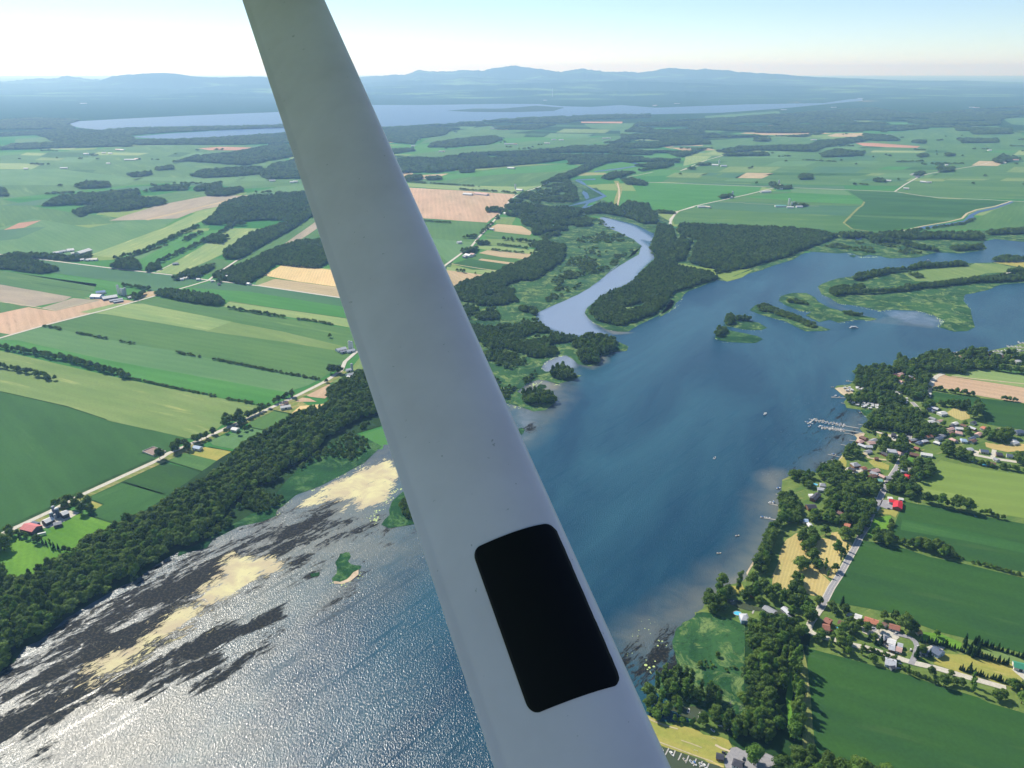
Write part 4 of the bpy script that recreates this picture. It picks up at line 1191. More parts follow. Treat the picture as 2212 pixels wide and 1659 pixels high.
# wood between the marsh and the bottom field
grove('H 300,880 380,830 440,870 560,860 620,900 600,980 500,1000 520,1060 470,1280 440,1200 420,1350 330,1290 280,1240 270,1120 300,1080 290,980', 9.2, 1.25, 'dense dark tree in the wood between the marsh and the bottom field', 'trees of the wood beside the marsh', 'bbbbbt')
grove('H 515,1060 560,1050 580,1150 590,1300 600,1450 580,1540 530,1500 540,1400 530,1250', 8.6, 1.3, 'tree in the tall row shading the track beside the bottom field', 'tall row beside the bottom field', 'btt')
T('H 420,1370', 'c1', 1.9, 'pointed tree at the south end of the wood beside the marsh')
T('L 1880,1620', 'b3', 1.9, 'bright green tree on the island in the grey parking lot')
grove('L 1260,1000 1450,960 1700,1010 2000,1050 2200,1000 2212,1450 2000,1380 1850,1300 1600,1280 1300,1180 1110,1120', 10, 1.25, 'tree in the wood north of the parking lot', 'trees north of the parking lot', 'bbbbt')
grove('L 540,500 640,440 800,470 950,500 1100,560 1280,600 1400,700 1400,830 1150,830 950,760 800,700 640,680 560,620', 9, 1.15, 'tree on the wooded bank between the marsh and the brown pond', 'trees on the bank above the pond', 'btt')
grove('L 380,600 520,640 660,760 860,800 880,960 760,1000 620,960 480,880 380,780', 10, 1.1, 'tree on the bank between the pond and the strip of grass', 'trees beside the pond landing', 'bbt')
T('L 1430,780 1560,850 1690,930', 'dead', 1.0, 'grey leafless tree at the marsh end near the pond', 'dead trees at the marsh end')
T('L 1080,700', 'dead', .9, 'bare grey tree in the wooded bank above the pond')
T('K 205,880', 's0' if False else 'b5', .55, 'lone round bush in the open reed marsh')
T('K 30,975', 'b4', .6, 'lone round bush in the marsh south of the other')
# left bank, near the farm with the red roof
T('N 740,500 830,470 900,440 960,420 870,490', 'b', 1.15, 'large dark tree in the row screening the farm from the road', 'trees screening the farm')
T('N 1020,510', 'b2', 1.25, 'round tree behind the grey yard of the silo farm')
T('N 1110,580', 'b1', 1.25, 'tree alone in front of the farmhouse, on the yard corner')
T('N 1200,480 1230,560', 'b', 1.35, 'large tree right of the farmhouse', 'two large trees right of the farmhouse')
T('N 1090,400', 'b4', 1.1, 'tree between farmhouse and road')
T('N 130,870', 'b0', 1.3, 'dark tree by the road at the corner of the red-roofed barn')
T('N 150,900', 'b5', 1.0, 'lower tree next to the dark tree near the red-roofed barn')
T('N 20,1040 -20,1100 60,1070', 'b', 1.8, 'very large dark tree at the corner of the lower meadow', 'large trees at the lower meadow corner')
T('N 20,1480 -10,1420 15,1550', 'b', 1.5, 'large dark tree on the west edge of the lower meadow', 'large trees on the west meadow edge')
T('N 510,970', 'b2', 1.0, 'tallest tree in the hedge between the two bright meadows')
T('N 455,950 370,920 280,900 320,890 240,870', 'b', .7, 'small tree in the upper hedge between the two bright meadows', 'small trees in the upper meadow hedge')
row('N 560,980 820,1080', 7.5, .72, 'small conifer in the close row between the two bright meadows', 'conifer row between the meadows', 'ct')
T('N 875,1090 940,1100 1000,1110', 'b', .65, 'small tree where the meadow hedge meets the wood', 'small trees at the end of the meadow hedge')
# farmsteads along the gravel road
T('D 960,1405', 'b2', 1.45, 'round tree at the field entrance, touching the gravel road')
T('D 1040,1345 1050,1365 1075,1340', 'b', 1.25, 'tree of the clump on the road above the manure pit', 'clump on the gravel road above the pit')
T('D 1110,1330 1130,1350 1170,1300 1210,1290 1240,1280 1190,1310 1280,1255', 'b', 1.15, 'tree lining the gravel road beside the white bungalow', 'trees lining the gravel road by the bungalow')
T('D 1360,1180 1350,1210 1380,1195', 'b', 1.5, 'large tree on the field side of the yellow farmyard', 'large trees west of the yellow farmyard')
T('D 1430,1185 1450,1200 1440,1165', 'b', 1.6, 'large tree above the white farmhouse roof', 'large trees above the white farmhouse')
T('D 1470,1235 1435,1260 1355,1250 1500,1225', 'b', .75, 'small tree on the dry yard of the white farmhouse', 'small trees on the dry yard')
row('D 1470,1165 1620,1095', 11, .95, 'tree in the close row joining the two farmsteads on the gravel road', 'close row on the gravel road')
T('D 1650,1070 1670,1060 1700,1055 1720,1035 1750,1030', 'b', 1.1, 'tree around the brown barns on the gravel road', 'trees around the brown barns')
T('D 1755,1035', 't1', 1.2, 'tall tree by the road above the brown barns')
T('D 2010,885 1985,890 2035,890', 'b', 1.6, 'large dark tree in the clump where the gravel road bends by the strut', 'dark clump at the bend of the gravel road')
T('D 1980,675', 'b1', .9, 'lone tree in the green field west of the white barn')
T('D 1960,945', 'b4', .8, 'small tree at the road by the pink soil plot')
print('individual tree objects', len([o for o in bpy.data.objects if o.name.startswith(('broadleaf_tree', 'conifer_tree', 'poplar_tree', 'dead_tree'))]))
# ------------------------------------------------------------------ buildings
PT = {}
def pc(name, c, **k):
    if name not in PT:
        PT[name] = paint(name, S(*c), **k)
    return PT[name]
def colmat(word):
    C_ = {'white': (228, 226, 220), 'cream': (214, 204, 182), 'grey': (158, 160, 164), 'lightgrey': (198, 200, 204), 'dark': (74, 74, 82), 'brown': (122, 92, 78), 'redbrown': (164, 110, 92),
          'terracotta': (198, 128, 100), 'red': (214, 52, 62), 'pinkred': (214, 118, 116), 'blue': (70, 120, 176), 'paleblue': (168, 190, 214), 'slate': (96, 108, 128), 'green': (70, 150, 118),
          'teal': (130, 186, 172), 'brick': (136, 84, 70), 'wood': (150, 118, 88), 'orange': (206, 150, 96), 'barnwood': (92, 82, 78), 'metal': (190, 194, 198), 'rose': (206, 168, 156), 'concrete': (190, 186, 176), 'tan': (186, 172, 146)}
    return pc(word + '_surface', C_[word])
GLASS = pc('dark_window_glass', (40, 50, 64), rough_=.15, spec=.5)

def box(vs, fs, x0, x1, y0, y1, z0, z1):
    o = len(vs)
    vs += [(x0, y0, z0), (x1, y0, z0), (x1, y1, z0), (x0, y1, z0), (x0, y0, z1), (x1, y0, z1), (x1, y1, z1), (x0, y1, z1)]
    fs += [tuple(o + i for i in q) for q in ((0, 3, 2, 1), (4, 5, 6, 7), (0, 1, 5, 4), (1, 2, 6, 5), (2, 3, 7, 6), (3, 0, 4, 7))]

def boxobj(name, dims, mat, parent, bevel=0):
    vs, fs = [], []
    for d in (dims if isinstance(dims[0], (tuple, list)) else [dims]):
        box(vs, fs, *d)
    o = mesh_obj(name, vs, fs, mat, parent)
    if bevel:
        b = o.modifiers.new('bevel', 'BEVEL'); b.width = bevel; b.segments = 2
    return o

PQ = []
HOUSES = []
def building(s, w_, label, roof='grey', wall='white', h=3.0, pitch=.42, cat='house', name='house', detail=1, chim=False, group=None, z=.55, hip=0.0):
    a, b = pts(s, h + z) if s else PQ
    L = max(math.hypot(b[0] - a[0], b[1] - a[1]), 3.0)
    ang = math.atan2(b[1] - a[1], b[0] - a[0])
    root = empty(name, (a[0] + b[0]) / 2, (a[1] + b[1]) / 2, z, ang)
    tag(root, label, cat, group)
    HOUSES.append(((a[0] + b[0]) / 2, (a[1] + b[1]) / 2, L / 2 + 2))
    hl, hw = L / 2, w_ / 2
    r = hw * pitch * 1.0
    vs = [(-hl, -hw, 0), (hl, -hw, 0), (hl, hw, 0), (-hl, hw, 0), (-hl, -hw, h), (hl, -hw, h), (hl, hw, h), (-hl, hw, h), (-hl + hip, 0, h + r), (hl - hip, 0, h + r)]
    fs = [(0, 1, 5, 4), (2, 3, 7, 6), (1, 2, 6, 9, 5), (3, 0, 4, 8, 7), (0, 3, 2, 1)] if not hip else [(0, 1, 5, 4), (2, 3, 7, 6), (1, 2, 6, 5), (3, 0, 4, 7), (0, 3, 2, 1)]
    mesh_obj('wall', vs, fs, colmat(wall), root)
    oh = .5; t = .18; e = oh * pitch
    y = hw + oh; x = hl + (.4 if not hip else .5)
    rv = []
    for dz in (.03, .03 + t):
        rv += [(-x, -y, h - e + dz), (x, -y, h - e + dz), (x, y, h - e + dz), (-x, y, h - e + dz), (-x + hip, 0, h + r + dz), (x - hip, 0, h + r + dz)]
    rf = [(6, 7, 11, 10), (8, 9, 10, 11), (0, 4, 5, 1), (2, 5, 4, 3), (0, 1, 7, 6), (2, 3, 9, 8)]
    if hip: rf += [(7, 8, 11), (9, 6, 10), (1, 5, 2), (3, 4, 0)]
    rf += [(1, 2, 8, 7), (3, 0, 6, 9)] if hip else [(1, 5, 11, 7), (5, 2, 8, 11), (3, 4, 10, 9), (4, 0, 6, 10)]
    ro = mesh_obj('roof', rv, rf, colmat(roof), root)
    if chim:
        boxobj('chimney', (hl * .3, hl * .3 + .8, -.2, .6, h + r * .5, h + r + 1.0), colmat('brick'), ro)
    if detail:
        if cat in ('barn', 'shed', 'garage'):
            boxobj('door', (-1.6, 1.6, -hw - .06, -hw + .02, .05, min(h - .3, 3.2)), colmat('dark'), root)
            if detail > 1:
                boxobj('door', (hl - .02, hl + .06, -1.5, 1.5, .05, min(h - .3, 3.2)), colmat('dark'), root)
        else:
            boxobj('door', (-.5, .5, -hw - .05, -hw + .02, .1, 2.2), colmat('dark'), root)
            n = max(1, int(L / 4.5))
            for q in range(n):
                xc = -hl + (q + .5) * L / n
                if abs(xc) < 1.2: xc += 1.9
                for yy in (-hw, hw):
                    boxobj('window', (xc - .7, xc + .7, yy - .05, yy + .05, 1.0, 2.2), GLASS, root)
            if detail > 1:
                boxobj('window', (hl - .04, hl + .05, -.8, .8, 1.0, 2.2), GLASS, root)
    return root

def B(*a, **k): return building(*a, **k)
def barn(s, w_, label, roof='metal', wall='white', h=4.0, **k):
    k.setdefault('cat', 'barn'); k.setdefault('name', 'barn')
    return building(s, w_, label, roof, wall, h, **k)

def silo(s, r, h, label, cap='metal', body='concrete', group=None):
    (x, y), = pts(s)
    root = empty('silo', x, y, .5)
    tag(root, label, 'silo', group)
    n = 16
    vs, fs = [], []
    for z in (0, h):
        vs += [(math.cos(2 * math.pi * i / n) * r, math.sin(2 * math.pi * i / n) * r, z) for i in range(n)]
    fs = [(i, (i + 1) % n, n + (i + 1) % n, n + i) for i in range(n)]
    mesh_obj('shaft', vs, fs, colmat(body), root, smooth=True)
    vs, fs = [], []
    for k in range(5):
        a = k / 4 * math.pi / 2
        rr_ = (r + .12) * math.cos(a); z = h - .2 + r * .62 * math.sin(a)
        vs += [(math.cos(2 * math.pi * i / n) * max(rr_, .02), math.sin(2 * math.pi * i / n) * max(rr_, .02), z) for i in range(n)]
    for k in range(4):
        fs += [(k * n + i, k * n + (i + 1) % n, (k + 1) * n + (i + 1) % n, (k + 1) * n + i) for i in range(n)]
    mesh_obj('dome', vs, fs, colmat(cap), root, smooth=True)
    boxobj('ladder', (r + .05, r + .35, -.3, .3, .5, h), colmat('metal'), root)
    return root

# near right bank, south group
B('K 425,498 500,500', 12, 'pale blue house with a light grey hipped roof beside the blue pool', 'lightgrey', 'paleblue', 5.2, hip=4, detail=2)
B('K 515,530 570,560', 9, 'low grey annex between the pale blue house and the wood', 'grey', 'white', 3)
barn('K 530,292 572,262', 5, 'white-roofed boathouse on the lawn by the two coves', 'white', 'wood', 3, cat='boathouse', name='boathouse')
B('K 1240,520 1300,548', 9.5, 'reddish-brown roofed house at the road bend, upper wing of the pair', 'redbrown', 'brick', 4.5, chim=True, detail=2)
B('K 1215,590 1285,602', 11, 'reddish-brown roofed house below the upper wing, with a gravel apron', 'redbrown', 'cream', 4.5, detail=2)
B('K 1368,548 1440,572', 9, 'dark brown roofed cottage just above the round pool', 'brown', 'cream', 3)
B('K 1462,468 1496,485', 6, 'small grey shed between trees on the edge of the large field', 'grey', 'grey', 2.6, cat='shed', name='shed')
B('K 1528,488 1592,508', 10, 'white-roofed garage on the edge of the large field', 'white', 'white', 3, cat='garage', name='garage', detail=2)
B('K 1622,515 1752,555', 9.5, 'long terracotta-roofed bungalow backing onto the large field', 'terracotta', 'cream', 3, chim=True)
B('K 1795,560 1830,582', 8, 'small brown-roofed garage between the two long bungalows', 'brown', 'white', 2.8, cat='garage', name='garage')
B('K 1860,582 1962,610', 9.5, 'long brown-roofed bungalow with grey walls and conifers behind', 'redbrown', 'grey', 3.2)
B('K 1788,682 1834,708', 10, 'grey-roofed square house north of the gravel road', 'grey', 'brown', 4.4, hip=3)
B('K 1845,722 1922,748', 9, 'bright white roofed house next to the grey-roofed square house', 'white', 'white', 3)
B('K 1855,785 1912,800', 9, 'light grey roofed house closest to the gravel road', 'lightgrey', 'wood', 3)
B('K 1928,802 1982,820', 8, 'rose-grey roofed house facing the gravel road', 'rose', 'white', 3)
B('K 1942,762 1990,776', 6.5, 'small white metal-roofed shed behind the rose-grey roofed house', 'metal', 'white', 2.8, cat='shed', name='shed')
B('K 2122,642 2168,640', 7, 'little orange-roofed shed on the edge of the large field', 'orange', 'cream', 2.8, cat='shed', name='shed')
B('H 1322,990 1372,1022', 12, 'blue-grey roofed house among dark conifers', 'slate', 'paleblue', 4.2, detail=2, chim=True)
B('H 1235,1002 1300,1015', 8, 'grey garage joined by a drive to the blue-grey roofed house', 'slate', 'grey', 3, cat='garage', name='garage')
B('K 1822,920 1925,948', 12, 'light grey house standing alone below the gravel road', 'lightgrey', 'white', 3.2, chim=True, detail=2)
B('K 1870,985 1915,975', 5, 'dark-fronted garage against the light grey house', 'dark', 'grey', 2.8, cat='garage', name='garage')
barn('H 1772,1078 1850,1096', 11, 'long green-and-white roofed shed at the edge of the view', 'green', 'white', 3.6)
B('L 1378,1488 1478,1512', 6.5, 'small black-roofed pavilion at the corner of the grey parking lot', 'dark', 'wood', 2.6, cat='pavilion', name='pavilion')
B('L 1600,1572 1745,1625', 8, 'black-roofed clubhouse with a white deck by the marina', 'dark', 'white', 3, hip=2, detail=2, cat='clubhouse', name='clubhouse')
# near right bank, main road and shore
B('J 1005,345 1085,355', 9, 'grey hipped roof house right beside the pale rectangular pool', 'grey', 'cream', 4, hip=3)
B('J 975,402 1065,412', 8, 'light grey roofed wing below the grey hipped roof', 'lightgrey', 'white', 3.4)
B('J 905,545 985,470', 8.5, 'long black-roofed house turned towards the river', 'dark', 'brick', 4, chim=True)
B('J 828,645 945,640', 11, 'broad black-roofed house at the end of the long black roof', 'dark', 'wood', 4)
B('J 860,492 920,488', 6, 'small white flat-roofed building beside the long black roof', 'white', 'white', 2.6, pitch=.1, cat='shed', name='shed')
B('J 775,828 845,835', 8, 'pale blue roofed cottage north of the hayfield', 'paleblue', 'white', 3)
B('J 855,870 895,925', 6, 'narrow white-roofed annex stepping down from the pale blue cottage', 'white', 'white', 2.8)
B('J 1342,880 1415,902', 9, 'terracotta-roofed house near the corner of the hayfield', 'terracotta', 'rose', 3.4)
B('J 1452,752 1505,762', 8, 'brown-roofed cottage under the trees north of the terracotta roof', 'redbrown', 'cream', 3)
barn('J 1940,560 2112,592', 9, 'long bright red roofed shop wing beside the parking lot', 'red', 'white', 3.6, cat='shop', name='shop', detail=2)
barn('J 2062,585 2050,665', 12, 'bright red square roof at the end of the shop wing', 'red', 'brick', 4, cat='shop', name='shop')
B('J 2070,536 2130,545', 6, 'white shed behind the red-roofed shop', 'white', 'white', 2.6, cat='shed', name='shed')
B('J 1925,525 1985,530', 5, 'white box-like hut at the head of the red roof', 'white', 'white', 2.6, pitch=.1, cat='shed', name='shed')
B('J 1762,282 1845,292', 8, 'green-grey roofed house where the main road enters the trees', 'teal', 'white', 3)
B('J 2150,260 2212,230', 7, 'small red-roofed barn hidden in the dark trees', 'red', 'brick', 3, cat='barn', name='barn')
B('J 1440,80 1530,70', 12, 'large grey-roofed house set back from the shore lawn', 'grey', 'wood', 4.6, hip=3, chim=True)
B('J 1400,120 1480,150', 7, 'dark-roofed wing in front of the large grey-roofed house', 'dark', 'wood', 3.2)
for s, w_, lb, rf, wl in (('I 870,1002 962,1012', 12, 'white-roofed house on the shore lane', 'lightgrey', 'white'), ('I 680,930 742,925', 10, 'flat pinkish-grey roof behind the little beach', 'rose', 'cream'),
        ('I 1092,1032 1182,1052', 10, 'brown-roofed house west of the long white roof', 'brown', 'brick'), ('I 1200,1032 1312,1050', 10, 'long white-roofed building on the lime field edge', 'white', 'white'),
        ('I 1142,972 1182,988', 8, 'red-brown roofed house behind the long white roof', 'redbrown', 'brick'), ('I 912,842 955,850', 13, 'black-roofed hall beside the boat parking', 'dark', 'dark'),
        ('I 1010,850 1052,855', 10, 'dark-roofed house where the street meets the boat parking', 'dark', 'cream'), ('I 1045,1245 1082,1262', 9, 'dull red roof among the dark trees by the lime field', 'red', 'brick'),
        ('I 1160,1180 1200,1190', 7, 'small white roof among the dark trees, upper of two', 'white', 'white'), ('I 1208,1190 1240,1200', 7, 'small white roof nearest the lime field corner', 'white', 'white'),
        ('I 1072,1180 1112,1176', 7, 'cream-roofed cottage west of the small white roofs', 'cream', 'white'), ('I 1000,1202 1062,1206', 7, 'long grey trailer home by the dark trees', 'metal', 'grey'),
        ('I 660,962 722,966', 9, 'light grey roofed bungalow behind the shoreline trees', 'lightgrey', 'cream'), ('I 745,1076 782,1080', 7, 'brown shed on the corner of the shore lawn', 'brown', 'wood'),
        ('I 860,1265 915,1272', 8, 'grey roof beside the main road under the trees', 'grey', 'white'), ('I 1380,640 1442,630', 12, 'white-roofed workshop on the yellow yard', 'white', 'white'),
        ('I 1540,822 1612,836', 11, 'rose-roofed house in the centre of the inland gardens', 'rose', 'white'), ('I 1540,782 1622,790', 9, 'white-roofed house above the rose-roofed one', 'white', 'paleblue'),
        ('I 1800,772 1842,790', 11, 'salmon-roofed house left of the flat pale roof', 'terracotta', 'white'), ('I 1975,802 2042,796', 15, 'flat pale pink roof at the edge of the green field', 'rose', 'cream'),
        ('I 2122,822 2200,812', 12, 'dark slate-roofed house at the far right of the green field', 'slate', 'grey'), ('I 1592,900 1652,906', 11, 'blue-grey roof under trees in the inland gardens', 'paleblue', 'white'),
        ('I 1632,998 1702,990', 10, 'grey-roofed house with a pale front on the gravel street', 'lightgrey', 'slate'), ('I 1782,1002 1862,1012', 10, 'long dark roof north of the gravel street', 'slate', 'cream'),
        ('I 1940,1032 2002,1042', 11, 'black-roofed house at the corner of the drive', 'dark', 'wood'), ('I 2042,1045 2102,1056', 9, 'grey-blue roofed house right of the corner drive', 'slate', 'white'),
        ('I 1850,1120 1932,1142', 10, 'brown-grey roof between street and lime field', 'brown', 'grey'), ('I 2100,902 2132,906', 9, 'white gable house beside the mown lot', 'white', 'white'),
        ('I 1925,1080 1960,1100', 7, 'small grey shed on the gravel street', 'grey', 'white'), ('I 1270,445 1300,450', 8, 'white-roofed house between trees and pink field', 'white', 'cream'),
        ('I 800,585 835,592', 8, 'white chalet in the campground by the bay', 'white', 'paleblue'), ('I 2120,128 2170,120', 10, 'white roof among trees near the northern marina', 'white', 'white'),
        ('I 1940,60 2000,52', 10, 'light roof right behind the northern marina', 'lightgrey', 'white'), ('I 2150,55 2200,62', 12, 'long pale roof on the northern marina quay', 'paleblue', 'white'),
        ('I 1190,265 1245,268', 7, 'brown-roofed cabin by the bend of the field road', 'brown', 'wood')):
    B(s, w_, lb, rf, wl, 3.4 if w_ < 12 else 4.2, detail=1, hip=2 if w_ > 10 else 0)

# houses mostly hidden under the village trees
rs = random.Random(3)
GARD = ['I 650,1010 960,1000 1000,1060 700,1090', 'I 560,860 800,900 780,960 620,980', 'I 1120,860 1500,800 1560,960 1100,960', 'I 1220,680 1540,720 1700,800 1500,830 1300,760', 'J 1060,640 1400,760 1480,840 1100,830 900,740', 'J 620,600 740,640 720,760 560,720',
        'I 760,1180 900,1300 820,1330 640,1280', 'I 1700,700 1780,720 1800,860 1700,940', 'I 1300,560 1500,600 1240,700', 'I 1500,940 1700,960 1600,1010 1480,980', 'I 2060,940 2212,950 2212,1010 2100,1000', 'I 900,240 1150,300 1180,400 960,380', 'I 1500,100 1850,60 2150,90 1950,150 1600,160', 'K 620,440 980,460 1000,560 760,540', 'J 1480,120 1800,180 1760,240 1500,200']
for q, s_ in enumerate(GARD):
    xs_, ys2 = scatter(pts(s_), 22, .3)
    for x, y in zip(xs_, ys2):
        a_ = .3 + rs.random() * .4 + (math.pi / 2 if rs.random() < .35 else 0)
        L2 = rs.uniform(4.5, 7.5)
        PQ[:] = [(x - math.cos(a_) * L2, y - math.sin(a_) * L2), (x + math.cos(a_) * L2, y + math.sin(a_) * L2)]
        building(None, rs.uniform(7, 9.5), 'house half hidden by the garden trees of the village', rs.choice(['lightgrey', 'grey', 'white', 'slate', 'brown', 'redbrown', 'rose', 'dark']), rs.choice(['white', 'cream', 'grey', 'brick']), 3.1, group='houses half hidden by village trees', hip=rs.choice([0, 0, 2]), detail=1)
# left bank farms
barn('N 335,740 500,778', 17, 'large barn with a faded red roof beside the gravel road', 'pinkred', 'barnwood', 5, detail=2)
barn('N 590,688 702,638', 12, 'long white-roofed barn touching the front silo', 'white', 'barnwood', 5, detail=2)
barn('N 822,582 905,548', 12, 'white-roofed barn right of the taller silos', 'white', 'barnwood', 6, detail=2)
barn('N 722,718 828,692', 9, 'grey tin-roofed shed in front of the silos', 'grey', 'barnwood', 4)
barn('N 440,690 515,712', 6, 'dark machinery shed between the red barn and the yard', 'slate', 'dark', 3, cat='shed', name='shed')
silo('N 712,672', 2.6, 12.5, 'dark silo with a white dome at the near end of the long barn', 'white', 'slate')
silo('N 788,625', 2.9, 14, 'tallest dark silo in the middle of the farmyard', 'white', 'slate')
silo('N 738,590', 2.3, 13, 'thin dark silo at the back of the farmyard', 'metal', 'slate')
silo('N 752,640', 1.7, 6, 'short pale feed bin between the dark silos', 'white', 'metal')
B('N 1098,432 1150,425', 9, 'white farmhouse hidden by round trees', 'lightgrey', 'white', 5)
boxobj('box_body', (-5, 5, -1.2, 1.2, 1.0, 3.6), colmat('white'), tag(empty('trailer', *pts('N 570,868')[0], .4, .5), 'white trailer parked below the faded red barn', 'trailer'))
def wheels(parent, xs_, hw, r=.45):
    for x in xs_:
        for sgn in (-1, 1):
            n = 10
            vs = [(x + math.cos(2 * math.pi * i / n) * r, sgn * hw + dy, r + math.sin(2 * math.pi * i / n) * r) for dy in (-.12, .12) for i in range(n)]
            fs = [(i, (i + 1) % n, n + (i + 1) % n, n + i) for i in range(n)] + [tuple(range(n)), tuple(range(n, 2 * n))]
            mesh_obj('wheel', vs, fs, colmat('dark'), parent)
wheels(bpy.data.objects['trailer'], (-3.5, 3.4), 1.1)

for s, w_, lb, rf, wl, h in (('D 575,402 632,396', 16, 'blue-roofed barn at the back of the big silo farm', 'blue', 'white', 5), ('D 552,422 612,424', 24, 'broad white-roofed barn at the front corner of the silo farm', 'white', 'paleblue', 5),
        ('D 612,438 700,424', 22, 'long white barn with blue-grey walls in the silo farm', 'white', 'slate', 5), ('D 655,452 735,440', 10, 'low grey shed along the front of the silo farm', 'lightgrey', 'grey', 4),
        ('D 680,460 738,450', 8, 'lowest narrow white shed in front of the silo farm', 'metal', 'slate', 3.5), ('D 765,432 790,428', 12, 'white workshop beside the silo row', 'white', 'white', 4)):
    barn(s, w_, lb, rf, wl, h)
for s, r, h, lb in (('D 713,415', 3.4, 26, 'tallest white silo of the big silo farm'), ('D 731,420', 3.2, 19, 'first of three grey silos beside the tallest white silo'), ('D 744,424', 3.2, 20, 'middle grey silo of the big silo farm'),
        ('D 755,420', 3.0, 21, 'grey silo nearest the workshop of the big silo farm'), ('D 2098,742', 3.0, 18, 'dark silo behind the white barn at the strut'), ('D 2112,742', 3.0, 17, 'dark silo on the road side of the white barn at the strut'),
        ('D 2112,872', 2.6, 15, 'pale silo by the road bend near the strut'), ('C 800,985', 4.0, 30, 'tall white silo of the lone farm on the right plain'), ('C 816,988', 3.6, 16, 'shorter grey silo next to the tall white one on the right plain'),
        ('C 832,985', 3.6, 16, 'grey silo beside the long barn on the right plain'), ('C 462,930', 4.0, 22, 'silo in the trees along the slanting farm road'), ('C 740,866', 4.2, 26, 'silo of the crossroads farm on the right plain'),
        ('B 990,1000', 4.5, 24, 'white silo at the corner of the green and pink fields'), ('C 382,740', 4.5, 28, 'far silo beside the line of white barns')):
    silo(s, r, h, lb, body='white' if 'white' in lb else 'metal')
